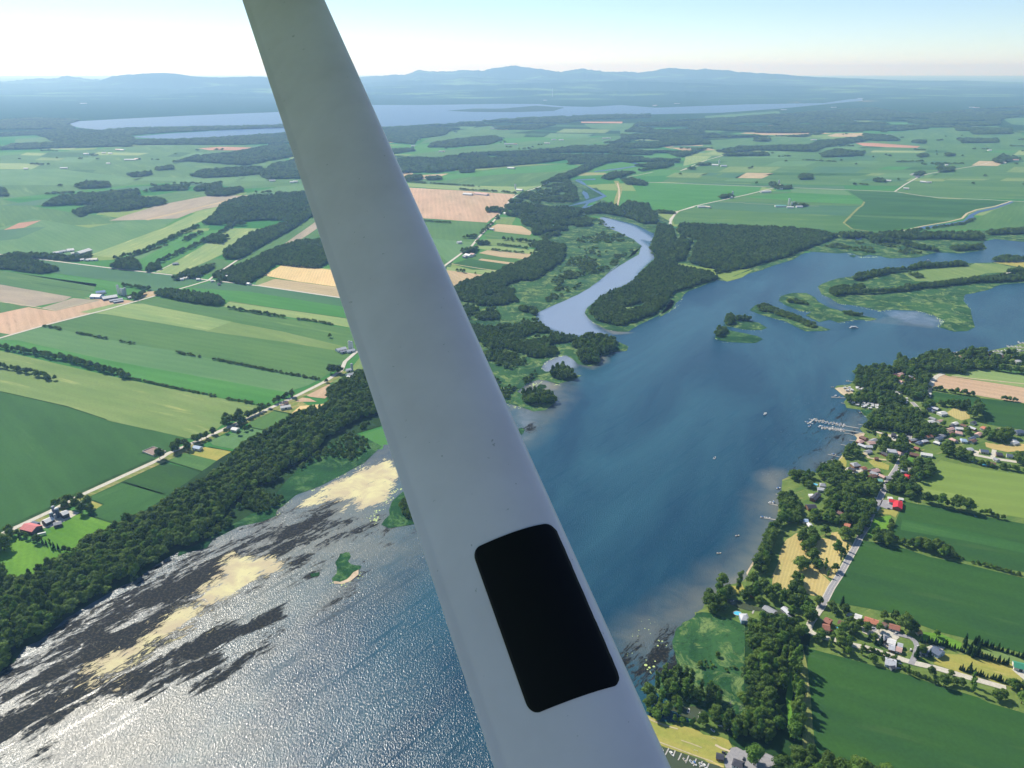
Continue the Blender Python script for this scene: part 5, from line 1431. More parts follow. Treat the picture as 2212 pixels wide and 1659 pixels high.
FARMB = (
    ('D 462,168 535,146', 26, 'largest white barn on the left-hand road', 'white'), ('D 400,150 442,145', 22, 'white barn above the largest one on the left-hand road', 'white'), ('D 318,165 352,160', 16, 'small white barn at the left end of the roadside farm', 'white'),
    ('D 352,160 392,152', 16, 'white barn between the smaller ones of the roadside farm', 'lightgrey'), ('D 512,208 545,202', 16, 'white shed below the largest barn', 'white'), ('D 548,204 585,202', 18, 'cream shed at the right end of the roadside farm', 'cream'),
    ('D 330,178 350,176', 12, 'grey farmhouse in trees on the left-hand road', 'grey'), ('D 425,168 445,166', 12, 'little white house under the upper barns', 'white'), ('D 480,205 505,203', 10, 'low white shed behind the roadside trees', 'white'),
    ('D 712,232 738,232', 12, 'white house at the left of the roadside hamlet', 'white'), ('D 745,238 768,236', 12, 'dark-roofed house in the middle of the roadside hamlet', 'slate'), ('D 792,222 818,220', 14, 'light house at the right of the roadside hamlet', 'lightgrey'),
    ('D 775,240 795,240', 10, 'low white shed by the hamlet road', 'white'), ('D 1036,230 1070,228', 14, 'dark barn alone in the pale field', 'slate'), ('D 1080,322 1102,320', 12, 'white house left of the crossroads', 'white'),
    ('D 1102,312 1126,314', 12, 'cream house left of the crossroads under trees', 'cream'), ('D 1180,322 1200,322', 10, 'white cottage close to the crossroads', 'white'), ('D 1262,332 1282,330', 10, 'white house at the very crossroads', 'white'),
    ('D 1345,302 1372,306', 12, 'white roof against the angular wood', 'white'), ('D 1305,352 1322,350', 10, 'small dark house right of the crossroads', 'dark'), ('D 1480,345 1500,350', 10, 'tiny white house where the wood meets the wheat field', 'white'),
    ('D 2018,748 2072,735', 14, 'white-roofed barn with grey walls close to the strut', 'lightgrey'), ('D 2078,755 2125,745', 12, 'pale roofed barn beside the two dark silos', 'metal'), ('D 2040,760 2070,752', 9, 'low shed in front of the two dark silos', 'grey'),
    ('D 2080,898 2122,888', 11, 'white-walled barn by the road bend near the strut', 'metal'), ('D 2075,868 2105,862', 10, 'pale roof above the barn at the road bend', 'lightgrey'), ('D 2085,905 2110,910', 6, 'low shed at the foot of the road bend', 'white'),
    ('D 1682,1092 1742,1082', 10, 'white barn by the bright lawn on the gravel road', 'white'), ('D 1705,1068 1725,1062', 9, 'brown barn behind the white one on the gravel road', 'brown'), ('D 1690,1075 1705,1078', 7, 'small brown shed under trees on the gravel road', 'brown'),
    ('D 1395,1218 1428,1225', 10, 'white farmhouse on the yellow farmyard', 'white'), ('D 1405,1195 1425,1190', 8, 'small grey house beside the yellow farmyard road', 'grey'), ('D 1162,1328 1205,1336', 9, 'white bungalow with a grey-blue roof on the gravel road', 'paleblue'),
    ('B 598,1358 625,1355', 16, 'white farm building left of the striped fields', 'white'), ('B 655,1440 690,1448', 18, 'white barn in the roadside farm of the striped fields', 'white'), ('B 690,1436 715,1440', 14, 'long roof beside the barn of the striped fields', 'rose'),
    ('B 640,1450 660,1455', 12, 'grey shed in the roadside farm of the striped fields', 'grey'), ('B 820,1265 845,1268', 10, 'tiny white house by the tan stripe', 'white'), ('B 915,1160 935,1165', 12, 'white house beside the road at the marsh edge', 'white'),
    ('B 640,1030 700,1034', 22, 'left of the two long barns in the pink field', 'white'), ('B 720,1026 805,1036', 24, 'right-hand long barn with a reddish roof in the pink field', 'rose'), ('B 1000,1002 1040,1006', 20, 'white barn right of the silo at the pink field corner', 'white'),
    ('B 940,855 985,858', 22, 'white barn alone above the green meadow', 'white'), ('B 1895,1172 1915,1158', 14, 'long pale shed by the wood at the silver bend', 'metal'),
    ('C 718,988 782,988', 16, 'teal-roofed barn left of the tall white silo', 'teal'), ('C 822,980 872,980', 20, 'long grey barn right of the silos of the lone farm', 'metal'), ('C 845,992 882,992', 16, 'pale shed in front of the long grey barn', 'lightgrey'),
    ('C 790,995 830,996', 12, 'low white shed at the foot of the tall white silo', 'white'), ('C 712,862 760,866', 24, 'cream barn of the crossroads farm', 'cream'), ('C 728,882 765,884', 16, 'white shed of the crossroads farm', 'white'),
    ('C 632,903 690,900', 16, 'long white house by the slanting farm road', 'white'), ('C 765,878 800,880', 14, 'dark barn under the crossroads trees', 'slate'), ('C 255,992 295,992', 14, 'white shed at the foot of the slanting road', 'white'),
    ('C 300,992 330,996', 14, 'cream shed at the foot of the slanting road', 'cream'), ('C 445,935 462,936', 12, 'white house by the silo in the trees', 'white'), ('C 340,742 378,744', 22, 'white barn in the far line beside the far silo', 'white'),
    ('C 392,748 428,748', 20, 'grey barn at the end of the far line', 'metal'), ('C 505,655 545,658', 24, 'far white farm in the winding tree belt', 'white'), ('C 1535,800 1565,798', 20, 'white barn in the upper far hamlet', 'white'),
    ('C 1570,790 1590,790', 16, 'cream barn in the upper far hamlet', 'cream'), ('C 1560,812 1585,812', 14, 'grey roof in the upper far hamlet', 'grey'), ('C 1590,842 1625,845', 16, 'white barn below the far hamlet', 'white'),
    ('C 1628,846 1655,846', 14, 'pale roof below the far hamlet', 'lightgrey'), ('C 1488,882 1522,884', 14, 'white house at the foot of the far road', 'white'), ('C 1378,836 1415,838', 18, 'low white farm on the right plain', 'white'),
    ('C 2078,710 2115,716', 24, 'white barn in the far right hamlet', 'white'), ('C 2130,712 2180,714', 20, 'rose roof in the far right hamlet', 'rose'), ('C 2085,728 2105,730', 16, 'cream roof in the far right hamlet', 'cream'),
    ('C 1995,655 2015,655', 20, 'small far barn above the right hamlet', 'white'), ('C 1740,742 1755,742', 16, 'far barn beside the long thin hedge', 'white'))
for s, w_, lb, rf in FARMB:
    far = s[0] in 'BC'
    barn(s, w_, lb, rf, 'white' if rf in ('white', 'lightgrey', 'metal', 'cream', 'rose', 'paleblue', 'teal') else 'grey', 4.0 if not far else 5.5, detail=0 if far else 1,
         cat='barn' if 'barn' in lb else 'shed' if 'shed' in lb else 'farm building', name='barn' if 'barn' in lb else 'shed' if 'shed' in lb else 'farm_building')
# farm buildings on the far plain, only a few pixels each
for s, lb, g_ in (('A 100,658 290,652 450,558 230,730 260,730 140,910 345,907 560,825 595,828 640,808 660,810 690,862 720,862 740,858 585,882 465,830 1595,980 1575,983 1470,975', 'pale farm building dotted on the far left plain', 'farm buildings on the far left plain'),
                  ('B 400,375 905,327 840,590 925,585 300,708 490,745 500,745 930,695 960,695 990,697 1205,690 1250,665 1300,667 1590,657 1620,656 1790,645 1770,495 1190,400 1850,342 2080,422 1930,437', 'pale farm building dotted on the plain beyond the delta', 'farm buildings beyond the delta'),
                  ('C 0,385 130,375 380,525 690,508 770,412 1070,398 1230,344 1400,432 1900,397 1925,400 1000,607 1080,620 1270,558 1340,560 1380,564 1410,566 950,592', 'pale farm building dotted on the far right plain', 'farm buildings on the far right plain')):
    P_ = pts(s, 5)
    for i, (x, y) in enumerate(P_):
        D0 = dist((x, y))
        L = D0 * .0036 * (1 + random.random()); w2 = min(26, 8 + D0 * .0012)
        root = empty('farm_building', x, y, .5, (random.random() - .5) * .5)
        tag(root, lb, 'farm building', g_)
        hl, hw, h = L / 2, w2 / 2, 6.0
        mesh_obj('wall', [(-hl, -hw, 0), (hl, -hw, 0), (hl, hw, 0), (-hl, hw, 0), (-hl, -hw, h), (hl, -hw, h), (hl, hw, h), (-hl, hw, h), (-hl, 0, h + 3), (hl, 0, h + 3)], [(0, 1, 5, 4), (2, 3, 7, 6), (1, 2, 6, 9, 5), (3, 0, 4, 8, 7)], colmat('white'), root)
        mesh_obj('roof', [(-hl - 1, -hw - 1, h - .5), (hl + 1, -hw - 1, h - .5), (hl + 1, 0, h + 3.3), (-hl - 1, 0, h + 3.3), (hl + 1, hw + 1, h - .5), (-hl - 1, hw + 1, h - .5)], [(0, 1, 2, 3), (3, 2, 4, 5)], colmat(random.choice(['white', 'metal', 'lightgrey', 'rose'])), root)

# manure pit beside the gravel road
(x, y), = pts('D 925,1362')
pit = tag(empty('storage_pit', x, y, .5, math.radians(-32)), 'open concrete-walled storage pit with brown contents beside the gravel road', 'storage pit')
boxobj('wall', [(-17, 17, -11, -10.4, 0, 2), (-17, 17, 10.4, 11, 0, 2), (-17, -16.4, -10.4, 10.4, 0, 2), (16.4, 17, -10.4, 10.4, 0, 2)], colmat('concrete'), pit)
boxobj('contents', (-16.4, 16.4, -10.4, 10.4, 0, .9), colmat('brown'), pit)

# ------------------------------------------------------------------ pools
def pool(s, rx, ry, label, rot=0, rect=False):
    (x, y), = pts(s)
    root = tag(empty('swimming_pool', x, y, .65, rot), label, 'pool')
    n = 4 if rect else 20
    def ring(k): return [(math.cos(2 * math.pi * (i + .5) / n) * rx * k * (1.2 if rect else 1), math.sin(2 * math.pi * (i + .5) / n) * ry * k * (1.2 if rect else 1)) for i in range(n)]
    a, b = ring(1), ring(1.18)
    vs = [(p[0], p[1], .3) for p in a] + [(p[0], p[1], .3) for p in b] + [(p[0], p[1], -.1) for p in b]
    mesh_obj('rim', vs, [(i, n + i, n + (i + 1) % n, (i + 1) % n) for i in range(n)] + [(n + i, 2 * n + i, 2 * n + (i + 1) % n, n + (i + 1) % n) for i in range(n)], colmat('concrete'), root)
    if 'poolw' not in PT:
        PT['poolw'] = paint('pool_water', S(92, 196, 222), .1, .03)
    mesh_obj('pool_water', [(p[0], p[1], .2) for p in a], [tuple(range(n))], PT['poolw'], root)
pool('K 395,468', 4.5, 3.6, 'bright blue free-form pool beside the pale blue house')
pool('K 1385,608', 4.2, 4.2, 'round light blue pool below the brown cottage')
pool('K 475,282', 3.6, 2.6, 'small turquoise pool on the lawn by the coves', .5)
pool('J 935,348', 4.6, 3.0, 'pale rectangular pool beside the grey hipped roof', -.6, True)
pool('I 1715,1115', 3.6, 3.6, 'small blue pool between trees on the lime field edge')
pool('I 1825,1150', 3.8, 3.8, 'covered pale round pool next to the brown-grey roof')
pool('K 1510,628', 2.6, 2.6, 'tiny round pool in the garden by the light trees')

# ------------------------------------------------------------------ boats, docks, cars, trailers
def hull_mesh(L, w_, h):
    secs = [(-.5, .82, 0), (-.2, 1.0, 0), (.15, .96, .02), (.36, .62, .08), (.5, .05, .22)]
    vs, fs = [], []
    for t, k, rise in secs:
        y = w_ / 2 * k
        vs += [(t * L, -y, h * (1 + rise)), (t * L, -y * .8, .0), (t * L, 0, -.25 + rise), (t * L, y * .8, .0), (t * L, y, h * (1 + rise))]
    for i in range(len(secs) - 1):
        for j in range(4):
            fs.append((i * 5 + j, (i + 1) * 5 + j, (i + 1) * 5 + j + 1, i * 5 + j + 1))
        fs.append((i * 5 + 4, (i + 1) * 5 + 4, (i + 1) * 5, i * 5))
    fs.append((0, 1, 2, 3, 4))
    return vs, fs
def make_boat(L=6.5, w_=2.5, hullc='white', canopy=None):
    root = bpy.data.objects.new('boat', None); COL.objects.link(root)
    vs, fs = hull_mesh(L, w_, .9)
    mesh_obj('hull', vs, fs, colmat(hullc), root)
    boxobj('cockpit', (-L * .34, L * .02, -w_ * .32, w_ * .32, .86, 1.02), colmat('slate'), root)
    boxobj('windscreen', (L * .02, L * .12, -w_ * .34, w_ * .34, .9, 1.45), GLASS, root)
    if canopy:
        boxobj('canopy', (-L * .32, L * .02, -w_ * .38, w_ * .38, 2.0, 2.1), colmat(canopy), root)
        boxobj('post', [(-L * .3, -L * .3 + .06, -w_ * .36, -w_ * .36 + .06, 1, 2), (-L * .3, -L * .3 + .06, w_ * .33, w_ * .33 + .06, 1, 2), (-.1, -.04, -w_ * .36, -w_ * .36 + .06, 1, 2), (-.1, -.04, w_ * .33, w_ * .33 + .06, 1, 2)], colmat('metal'), root)
    boxobj('engine', (-L * .56, -L * .5, -.22, .22, .3, 1.3), colmat('dark'), root)
    return root
def copy_tree(o, parent=None):
    c = o.copy(); COL.objects.link(c); c.parent = parent
    for ch_ in list(o.children):
        copy_tree(ch_, c)
    return c
BPRO = [make_boat(), make_boat(7.5, 2.7, 'white', 'blue'), make_boat(6, 2.4, 'cream'), make_boat(8.5, 3.0, 'white', 'white')]
bused = [False] * 4
def place_boat(x, y, rz, label, group=None, k=None, s=1.0, z=.12):
    k = random.randrange(4) if k is None else k
    o = BPRO[k] if not bused[k] else copy_tree(BPRO[k])
    bused[k] = True
    o.location = (x, y, z); o.rotation_euler = (0, 0, rz); o.scale = (s, s, s)
    for key in ('label', 'category', 'group'):
        if key in o: del o[key]
    tag(o, label, 'boat', group)
    return o
def boat(at, rz, label, **k):
    (x, y), = pts(at)
    return place_boat(x, y, rz, label, **k)

def dock(s, w_, label, fingers=0, flen=5.0, sides=(1, -1), group=None, boats=None, z=.45, skip0=.0):
    ln = pts(s)
    root = tag(empty('dock', ln[0][0], ln[0][1], z), label, 'dock', group)
    x0, y0 = ln[0]
    loc = [(x - x0, y - y0) for x, y in ln]
    vs, fs = [], []
    def plank(a, b, w2, out_v, out_f, zt=.1):
        dx, dy = b[0] - a[0], b[1] - a[1]; L = math.hypot(dx, dy) + 1e-6
        nx, ny = -dy / L * w2 / 2, dx / L * w2 / 2
        o = len(out_v)
        out_v += [(a[0] - nx, a[1] - ny, zt - .2), (b[0] - nx, b[1] - ny, zt - .2), (b[0] + nx, b[1] + ny, zt - .2), (a[0] + nx, a[1] + ny, zt - .2), (a[0] - nx, a[1] - ny, zt), (b[0] - nx, b[1] - ny, zt), (b[0] + nx, b[1] + ny, zt), (a[0] + nx, a[1] + ny, zt)]
        out_f += [tuple(o + i for i in q) for q in ((0, 3, 2, 1), (4, 5, 6, 7), (0, 1, 5, 4), (1, 2, 6, 5), (2, 3, 7, 6), (3, 0, 4, 7))]
    for a, b in zip(loc[:-1], loc[1:]):
        plank(a, b, w_, vs, fs)
    mesh_obj('deck', vs, fs, colmat('concrete'), root)
    a, b = loc[0], loc[-1]
    dx, dy = b[0] - a[0], b[1] - a[1]; L = math.hypot(dx, dy); ux, uy = dx / L, dy / L
    pv_, pf_ = [], []
    for q in range(max(2, int(L / 8))):
        t = q / max(1, int(L / 8) - 1) if int(L / 8) > 1 else q
        px_, py_ = a[0] + dx * t - uy * w_ * .55, a[1] + dy * t + ux * w_ * .55
        box(pv_, pf_, px_ - .12, px_ + .12, py_ - .12, py_ + .12, -.8, .7)
    mesh_obj('pile', pv_, pf_, colmat('wood'), root)
    for q in range(fingers):
        t = skip0 + (q + .5) / fingers * (1 - skip0)
        for sd_ in sides:
            c = (a[0] + dx * t, a[1] + dy * t)
            e = (c[0] - uy * sd_ * flen, c[1] + ux * sd_ * flen)
            fv, ff = [], []
            plank((c[0] - uy * sd_ * (w_ / 2 + .02), c[1] + ux * sd_ * (w_ / 2 + .02)), e, .9, fv, ff, .09)
            mesh_obj('finger', fv, ff, colmat('concrete'), root)
            if boats and random.random() < boats[2]:
                off = 1.9
                bx = x0 + (c[0] + e[0]) / 2 + ux * off - uy * sd_ * 1.0; by = y0 + (c[1] + e[1]) / 2 + uy * off + ux * sd_ * 1.0
                place_boat(bx, by, math.atan2(ux * sd_, -uy * sd_) + (0 if random.random() < .5 else math.pi), boats[0], boats[1], s=.8 + .25 * random.random(), z=.14)
    return root
dock('I 590,788 480,770 380,748 240,718 160,708', 2.2, 'upper long marina pier with finger docks off the village', 9, 7, boats=('small boat moored along the upper long marina pier', 'boats on the upper marina pier', .72), skip0=.28)
dock('I 640,835 450,806 400,802 225,780', 2.2, 'lower long marina pier with finger docks off the village', 9, 6, boats=('small boat moored along the lower long marina pier', 'boats on the lower marina pier', .78), skip0=.42)
dock('I 158,692 130,715 85,745', 2.6, 'cross pier at the outer end of the marina', 2, 6, boats=('boat tied to the outer cross pier of the marina', 'boats on the outer cross pier', 1.0))
boat('I 215,772', .4, 'larger white cruiser at the tip of the lower marina pier', k=3, s=1.25); boat('I 105,768', .9, 'white cruiser at the very end of the cross pier', k=1, s=1.2)
for i, (s, lb) in enumerate((('I 520,966 412,948', 'straight thin pier south of the little beach'), ('I 552,912 495,905', 'short pier just below the little beach'), ('I 548,858 500,842 445,836', 'curved pier at the head of the little beach'),
        ('I 632,756 582,748', 'short pier above the marina piers'), ('I 402,1072 340,1055 285,1045', 'pier with a covered boat off the shore lawn'), ('I 300,1150 220,1130', 'pier with two boats off the shore trees'),
        ('I 352,1102 315,1096', 'tiny pier between the two boat piers'), ('I 456,490 320,486', 'pier with moored boats under the campground point'), ('I 492,374 440,364', 'short pier north of the lone point tree'),
        ('I 540,332 460,325', 'northernmost short pier by the park trees'), ('I 452,545 415,538', 'short pier at the corner of the campground bay'), ('J 487,497 408,480', 'short pale pier opposite the shoal'),
        ('J 475,640 322,610', 'pier with a boat lift south of the shoal'), ('J 437,832 320,812 215,800', 'southernmost long pier with a white boat'), ('K 540,470 560,420', 'reddish wooden footbridge across the boat inlet'),
        ('K 310,335 395,370', 'white landing stage in the boat inlet'))):
    dock(s, 1.5 if i < 11 else 1.8, lb)
for s, rz, lb, k in (('I 345,1045', -.3, 'covered boat on the pier off the shore lawn', 1), ('I 250,1128', -.3, 'white boat on the pier off the shore trees', 0), ('I 285,1142', .2, 'second boat closer to land on the pier off the shore trees', 2),
        ('I 335,480', .3, 'boat at the outer end of the campground pier', 0), ('I 362,470', .8, 'boat in the middle of the campground pier', 3), ('I 395,482', .5, 'boat near the land end of the campground pier', 2), ('I 330,385', 0, 'small boat beside the lone point tree', 2),
        ('I 480,322', .2, 'boat at the northernmost short pier', 0), ('I 665,675', -.2, 'boat drawn up at the reeds of the bay', 0), ('I 605,635', .3, 'dinghy lying off the campground bay', 2), ('J 445,402', .3, 'boat on a lift close to the shoal', 1),
        ('J 345,603', -.3, 'long white boat at the pier south of the shoal', 3), ('J 378,590', 1.2, 'boat under a small canopy on the pier south of the shoal', 1), ('J 235,795', -.1, 'white boat at the outer end of the southernmost pier', 1),
        ('J 305,800', -.2, 'second boat along the southernmost pier', 0), ('H 126,461', 0, 'tiny rowing boat anchored in the shallows off the beach', 2), ('H 229,363', .2, 'small boat anchored off the beach belt', 2),
        ('G 465,1137', .9, 'white motorboat under way in the middle of the river', 3), ('G 1565,99', .1, 'white motorboat in the far channel behind the long island', 3), ('G 123,1435', 1.0, 'tiny white boat alone on the open water', 0),
        ('H 290,757' if False else 'K 345,352', .3, 'boat at the landing stage in the inlet', 2), ('L 1000,893', 1.2, 'white boat on the near pond dock', 0), ('L 1150,950', 1.3, 'dark-decked boat at the end of the near pond dock', 1),
        ('L 20,1459' if False else 'L 570,790', .3, 'boat half hidden under trees at the pond landing', 0), ('C 1635,1317', .2, 'small boat far off by the tip of the long island', 0)):
    boat(s, rz, lb, k=k, s=1.0 if s[0] in 'HIJKL' else 1.3)
# houseboat among the islands
(x, y), = pts('G 1065,555')
hb = tag(empty('houseboat', x, y, .15, -.05), 'large white houseboat anchored below the islands', 'houseboat')
vs, fs = hull_mesh(20, 5.5, 1.4); mesh_obj('hull', vs, fs, colmat('white'), hb)
boxobj('cabin', (-8, 4, -2.2, 2.2, 1.4, 3.9), colmat('white'), hb, .15)
boxobj('window', (-7.4, 3.4, -2.26, 2.26, 2.3, 3.2), GLASS, hb); boxobj('roof', (-8.6, 5, -2.5, 2.5, 3.92, 4.15), colmat('lightgrey'), hb)
boat('G 1042,556', .1, 'motorboat tied beside the large houseboat', k=0, s=1.3)
# wake of the motorboat
# northern marina, a row of white boats under the right edge
for i in range(22):
    t = i / 21
    (x, y), = pts('G %f,%f' % (1745 + 480 * t, 722 - 22 * t + (i % 3) * 5))
    place_boat(x, y, .2 + (i % 2) * 1.4, 'white boat in the crowded row of the northern marina', 'boats of the northern marina', s=1.5)
dock('G 2212,688 2095,680', 3, 'long floating dock of the northern marina', 4, 8, boats=('boat at the long floating dock of the northern marina', 'boats at the northern floating dock', .9))
dock('G 2260,662 2170,655', 3, 'outermost dock of the northern marina at the frame edge', 3, 8, boats=('boat at the outermost northern dock', 'boats at the outermost northern dock', .9))
dock('G 2230,712 1750,722', 2.5, 'quay dock running along the northern marina')
# pond dock and the basin by the grass strip
dock('L 1165,997 845,880', 1.4, 'near pond dock with short white fingers', 5, 4, sides=(1, -1))
dock('L 680,825 520,770', 1.4, 'broken line of dock half hidden under trees by the pond')
for i, (s, lb) in enumerate((('L 735,1398 685,1492', 'first finger dock from the strut in the grass-side basin'), ('L 905,1468 860,1562', 'second long finger dock in the grass-side basin'), ('L 1003,1498 962,1600', 'third finger dock in the grass-side basin'),
        ('L 820,1430 795,1500', 'short finger dock between first and second'), ('L 1105,1540 1065,1640', 'fourth finger dock in the grass-side basin'), ('L 1185,1575 1150,1659', 'fifth finger dock in the grass-side basin'), ('L 1275,1605 1240,1690', 'sixth finger dock in the grass-side basin'))):
    dock(s, 1.1, lb, z=.75)
for s, rz, lb, k in (('L 640,1420', -1.15, 'pink-and-white boat right beside the strut', 0), ('L 775,1480', -1.15, 'large white boat with a dark cockpit in the basin', 3), ('L 945,1562', -1.2, 'grey-decked boat by the third finger dock', 2),
        ('L 1035,1590', -1.2, 'white boat between third and fourth finger dock', 0), ('L 1085,1610', -1.2, 'dark-canopied boat at the fourth finger dock', 1), ('L 1165,1625', -1.2, 'white boat at the fifth finger dock', 0),
        ('L 1222,1650', -1.2, 'white boat at the sixth finger dock', 3), ('L 605,1395', -1.1, 'white boat partly behind the strut in the basin', 2)):
    boat(s, rz, lb, k=k, s=.8, z=.68)
for i, s in enumerate(('L 1400,1085', 'L 1460,1108', 'L 1522,1130', 'L 1605,1140', 'L 1325,1160')):
    boat(s, random.random() * 3, 'boat stored under the trees north of the parking lot', group='boats stored under trees', k=i % 4, s=.8, z=.6)

def make_car(c):
    root = bpy.data.objects.new('parked_car', None); COL.objects.link(root)
    vs = [(-2.2, -.88, .35), (2.2, -.88, .35), (2.2, .88, .35), (-2.2, .88, .35), (-2.2, -.86, .95), (2.1, -.84, .85), (2.1, .84, .85), (-2.2, .86, .95)]
    o = mesh_obj('body', vs, [(0, 3, 2, 1), (4, 5, 6, 7), (0, 1, 5, 4), (1, 2, 6, 5), (2, 3, 7, 6), (3, 0, 4, 7)], colmat(c), root)
    b = o.modifiers.new('bevel', 'BEVEL'); b.width = .15; b.segments = 2
    vs = [(-1.9, -.78, .93), (1.0, -.76, .9), (1.0, .76, .9), (-1.9, .78, .93), (-1.5, -.64, 1.5), (.3, -.64, 1.5), (.3, .64, 1.5), (-1.5, .64, 1.5)]
    mesh_obj('window', vs, [(0, 1, 5, 4), (1, 2, 6, 5), (2, 3, 7, 6), (3, 0, 4, 7)], GLASS, root)
    boxobj('roof', (-1.5, .32, -.64, .64, 1.49, 1.53), colmat(c), root)
    wheels(root, (-1.35, 1.35), .82, .34)
    return root
CPRO = {c: make_car(c) for c in ('white', 'dark', 'red', 'slate', 'metal')}
cused = set()
def car(s, c, rz, label, group=None, z=.72):
    for x, y in pts(s):
        o = CPRO[c] if c not in cused else copy_tree(CPRO[c])
        cused.add(c)
        o.location = (x, y, z); o.rotation_euler = (0, 0, rz)
        for key in ('label', 'category', 'group'):
            if key in o: del o[key]
        tag(o, label, 'car', group)
car('J 1932,682', 'dark', .2, 'dark car parked alone in front of the red-roofed shop'); car('K 1958,960', 'slate', .1, 'upper of three cars beside the light grey house')
car('K 1955,985', 'dark', .1, 'middle car beside the light grey house'); car('K 1948,1003', 'metal', .1, 'lowest car beside the light grey house')
car('L 1478,1465', 'dark', -.5, 'black car parked by the small black-roofed pavilion', z=.7); car('K 2066,822', 'white', .9, 'white van-like car on the side street'); car('K 2132,792', 'white', .4, 'white car at the top of the side street')
car('L 1745,1545', 'dark', 1.0, 'dark car in the grey parking lot by the island tree'); car('K 1300,640', 'red', .3, 'red car in front of the reddish-brown roofed house')
car('I 885,880 900,885 930,890 960,880 985,885', 'white', .3, 'car in the short row of the boat parking', 'cars in the boat parking'); car('I 1185,640 1200,660', 'slate', 1.2, 'car on the campground road', 'cars on the campground road')
car('K 1700,612', 'metal', .3, 'silver car on the drive of the long terracotta bungalow'); car('I 640,1205 560,1185', 'metal', .3, 'car on the yard below the large grey-roofed house', 'cars below the large grey house')
car('K 1915,640 1925,660', 'white', .4, 'white car between the bungalow and the square house', 'cars between bungalow and square house')

def make_rv():
    root = bpy.data.objects.new('camper_trailer', None); COL.objects.link(root)
    boxobj('body', (-3.6, 3.6, -1.25, 1.25, .6, 3.1), colmat('white'), root, .3)
    boxobj('window', [(-2.6, -1.2, -1.3, 1.3, 1.7, 2.4), (.6, 2.4, -1.3, 1.3, 1.7, 2.4)], GLASS, root)
    boxobj('door', (-.6, .2, -1.32, -1.26, .7, 2.6), colmat('grey'), root)
    boxobj('awning', (-2.2, 2.2, -3.4, -1.3, 2.75, 2.83), colmat('lightgrey'), root)
    wheels(root, (-.5, .6), 1.1, .38)
    return root
RV = make_rv()
first = True
for s, sp, lb, g_ in (('I 470,530 620,520 800,560 900,600 780,615 560,570', 9.5, 'white camper trailer in the campground rows by the bay', 'campers by the bay'), ('I 930,400 1000,420 1080,520 1060,560 960,500', 11, 'white camper trailer along the campground road', 'campers along the campground road'),
                      ('I 580,370 660,385 650,430 560,430', 8.5, 'white camper trailer near the lone point tree', 'campers near the point'), ('I 900,590 1060,610 1060,690 930,670', 11, 'white camper trailer among the southern campground trees', 'campers in the southern campground'),
                      ('I 440,390 540,395 530,440 470,430', 9, 'white camper trailer on the sandy point', 'campers on the sandy point')):
    xs_, ys2 = scatter(pts(s), sp, .25)
    for x, y in zip(xs_, ys2):
        o = RV if first else copy_tree(RV)
        first = False
        o.location = (x, y, .45); o.rotation_euler = (0, 0, .3 + (random.random() - .5) * .4 + (math.pi / 2 if random.random() < .2 else 0))
        for key in ('label', 'category', 'group'):
            if key in o: del o[key]
        tag(o, lb, 'camper', g_)
# white frames lying on the grass strip
for s, lb in (('L 1342,1275', 'white rectangular goal frame on the upper grass strip'), ('L 1096,1440', 'white rectangular goal frame on the lower grass strip')):
    (x, y), = pts(s)
    fr_ = tag(empty('goal_frame', x, y, .5, -.35), lb, 'goal frame')
    boxobj('crossbar', (-1.8, 1.8, -.08, .08, 1.5, 1.66), colmat('white'), fr_)
    boxobj('post', (-1.8, -1.64, -.08, .08, 0, 1.5), colmat('white'), fr_); boxobj('post', (1.64, 1.8, -.08, .08, 0, 1.5), colmat('white'), fr_)
    boxobj('base', [(-1.8, -1.64, -.08, 1.6, 0, .14), (1.64, 1.8, -.08, 1.6, 0, .14), (-1.64, 1.64, 1.46, 1.6, 0, .14)], colmat('white'), fr_)
# far transmission mast beyond the lake
(x, y), = pts('B 1240,385')
ms = tag(empty('mast', x, y, 0), 'thin far mast standing beyond the lake', 'mast')
boxobj('shaft', (-6, 6, -6, 6, 0, 210), colmat('white'), ms); boxobj('base', (-16, 16, -16, 16, 0, 18), colmat('white'), ms)
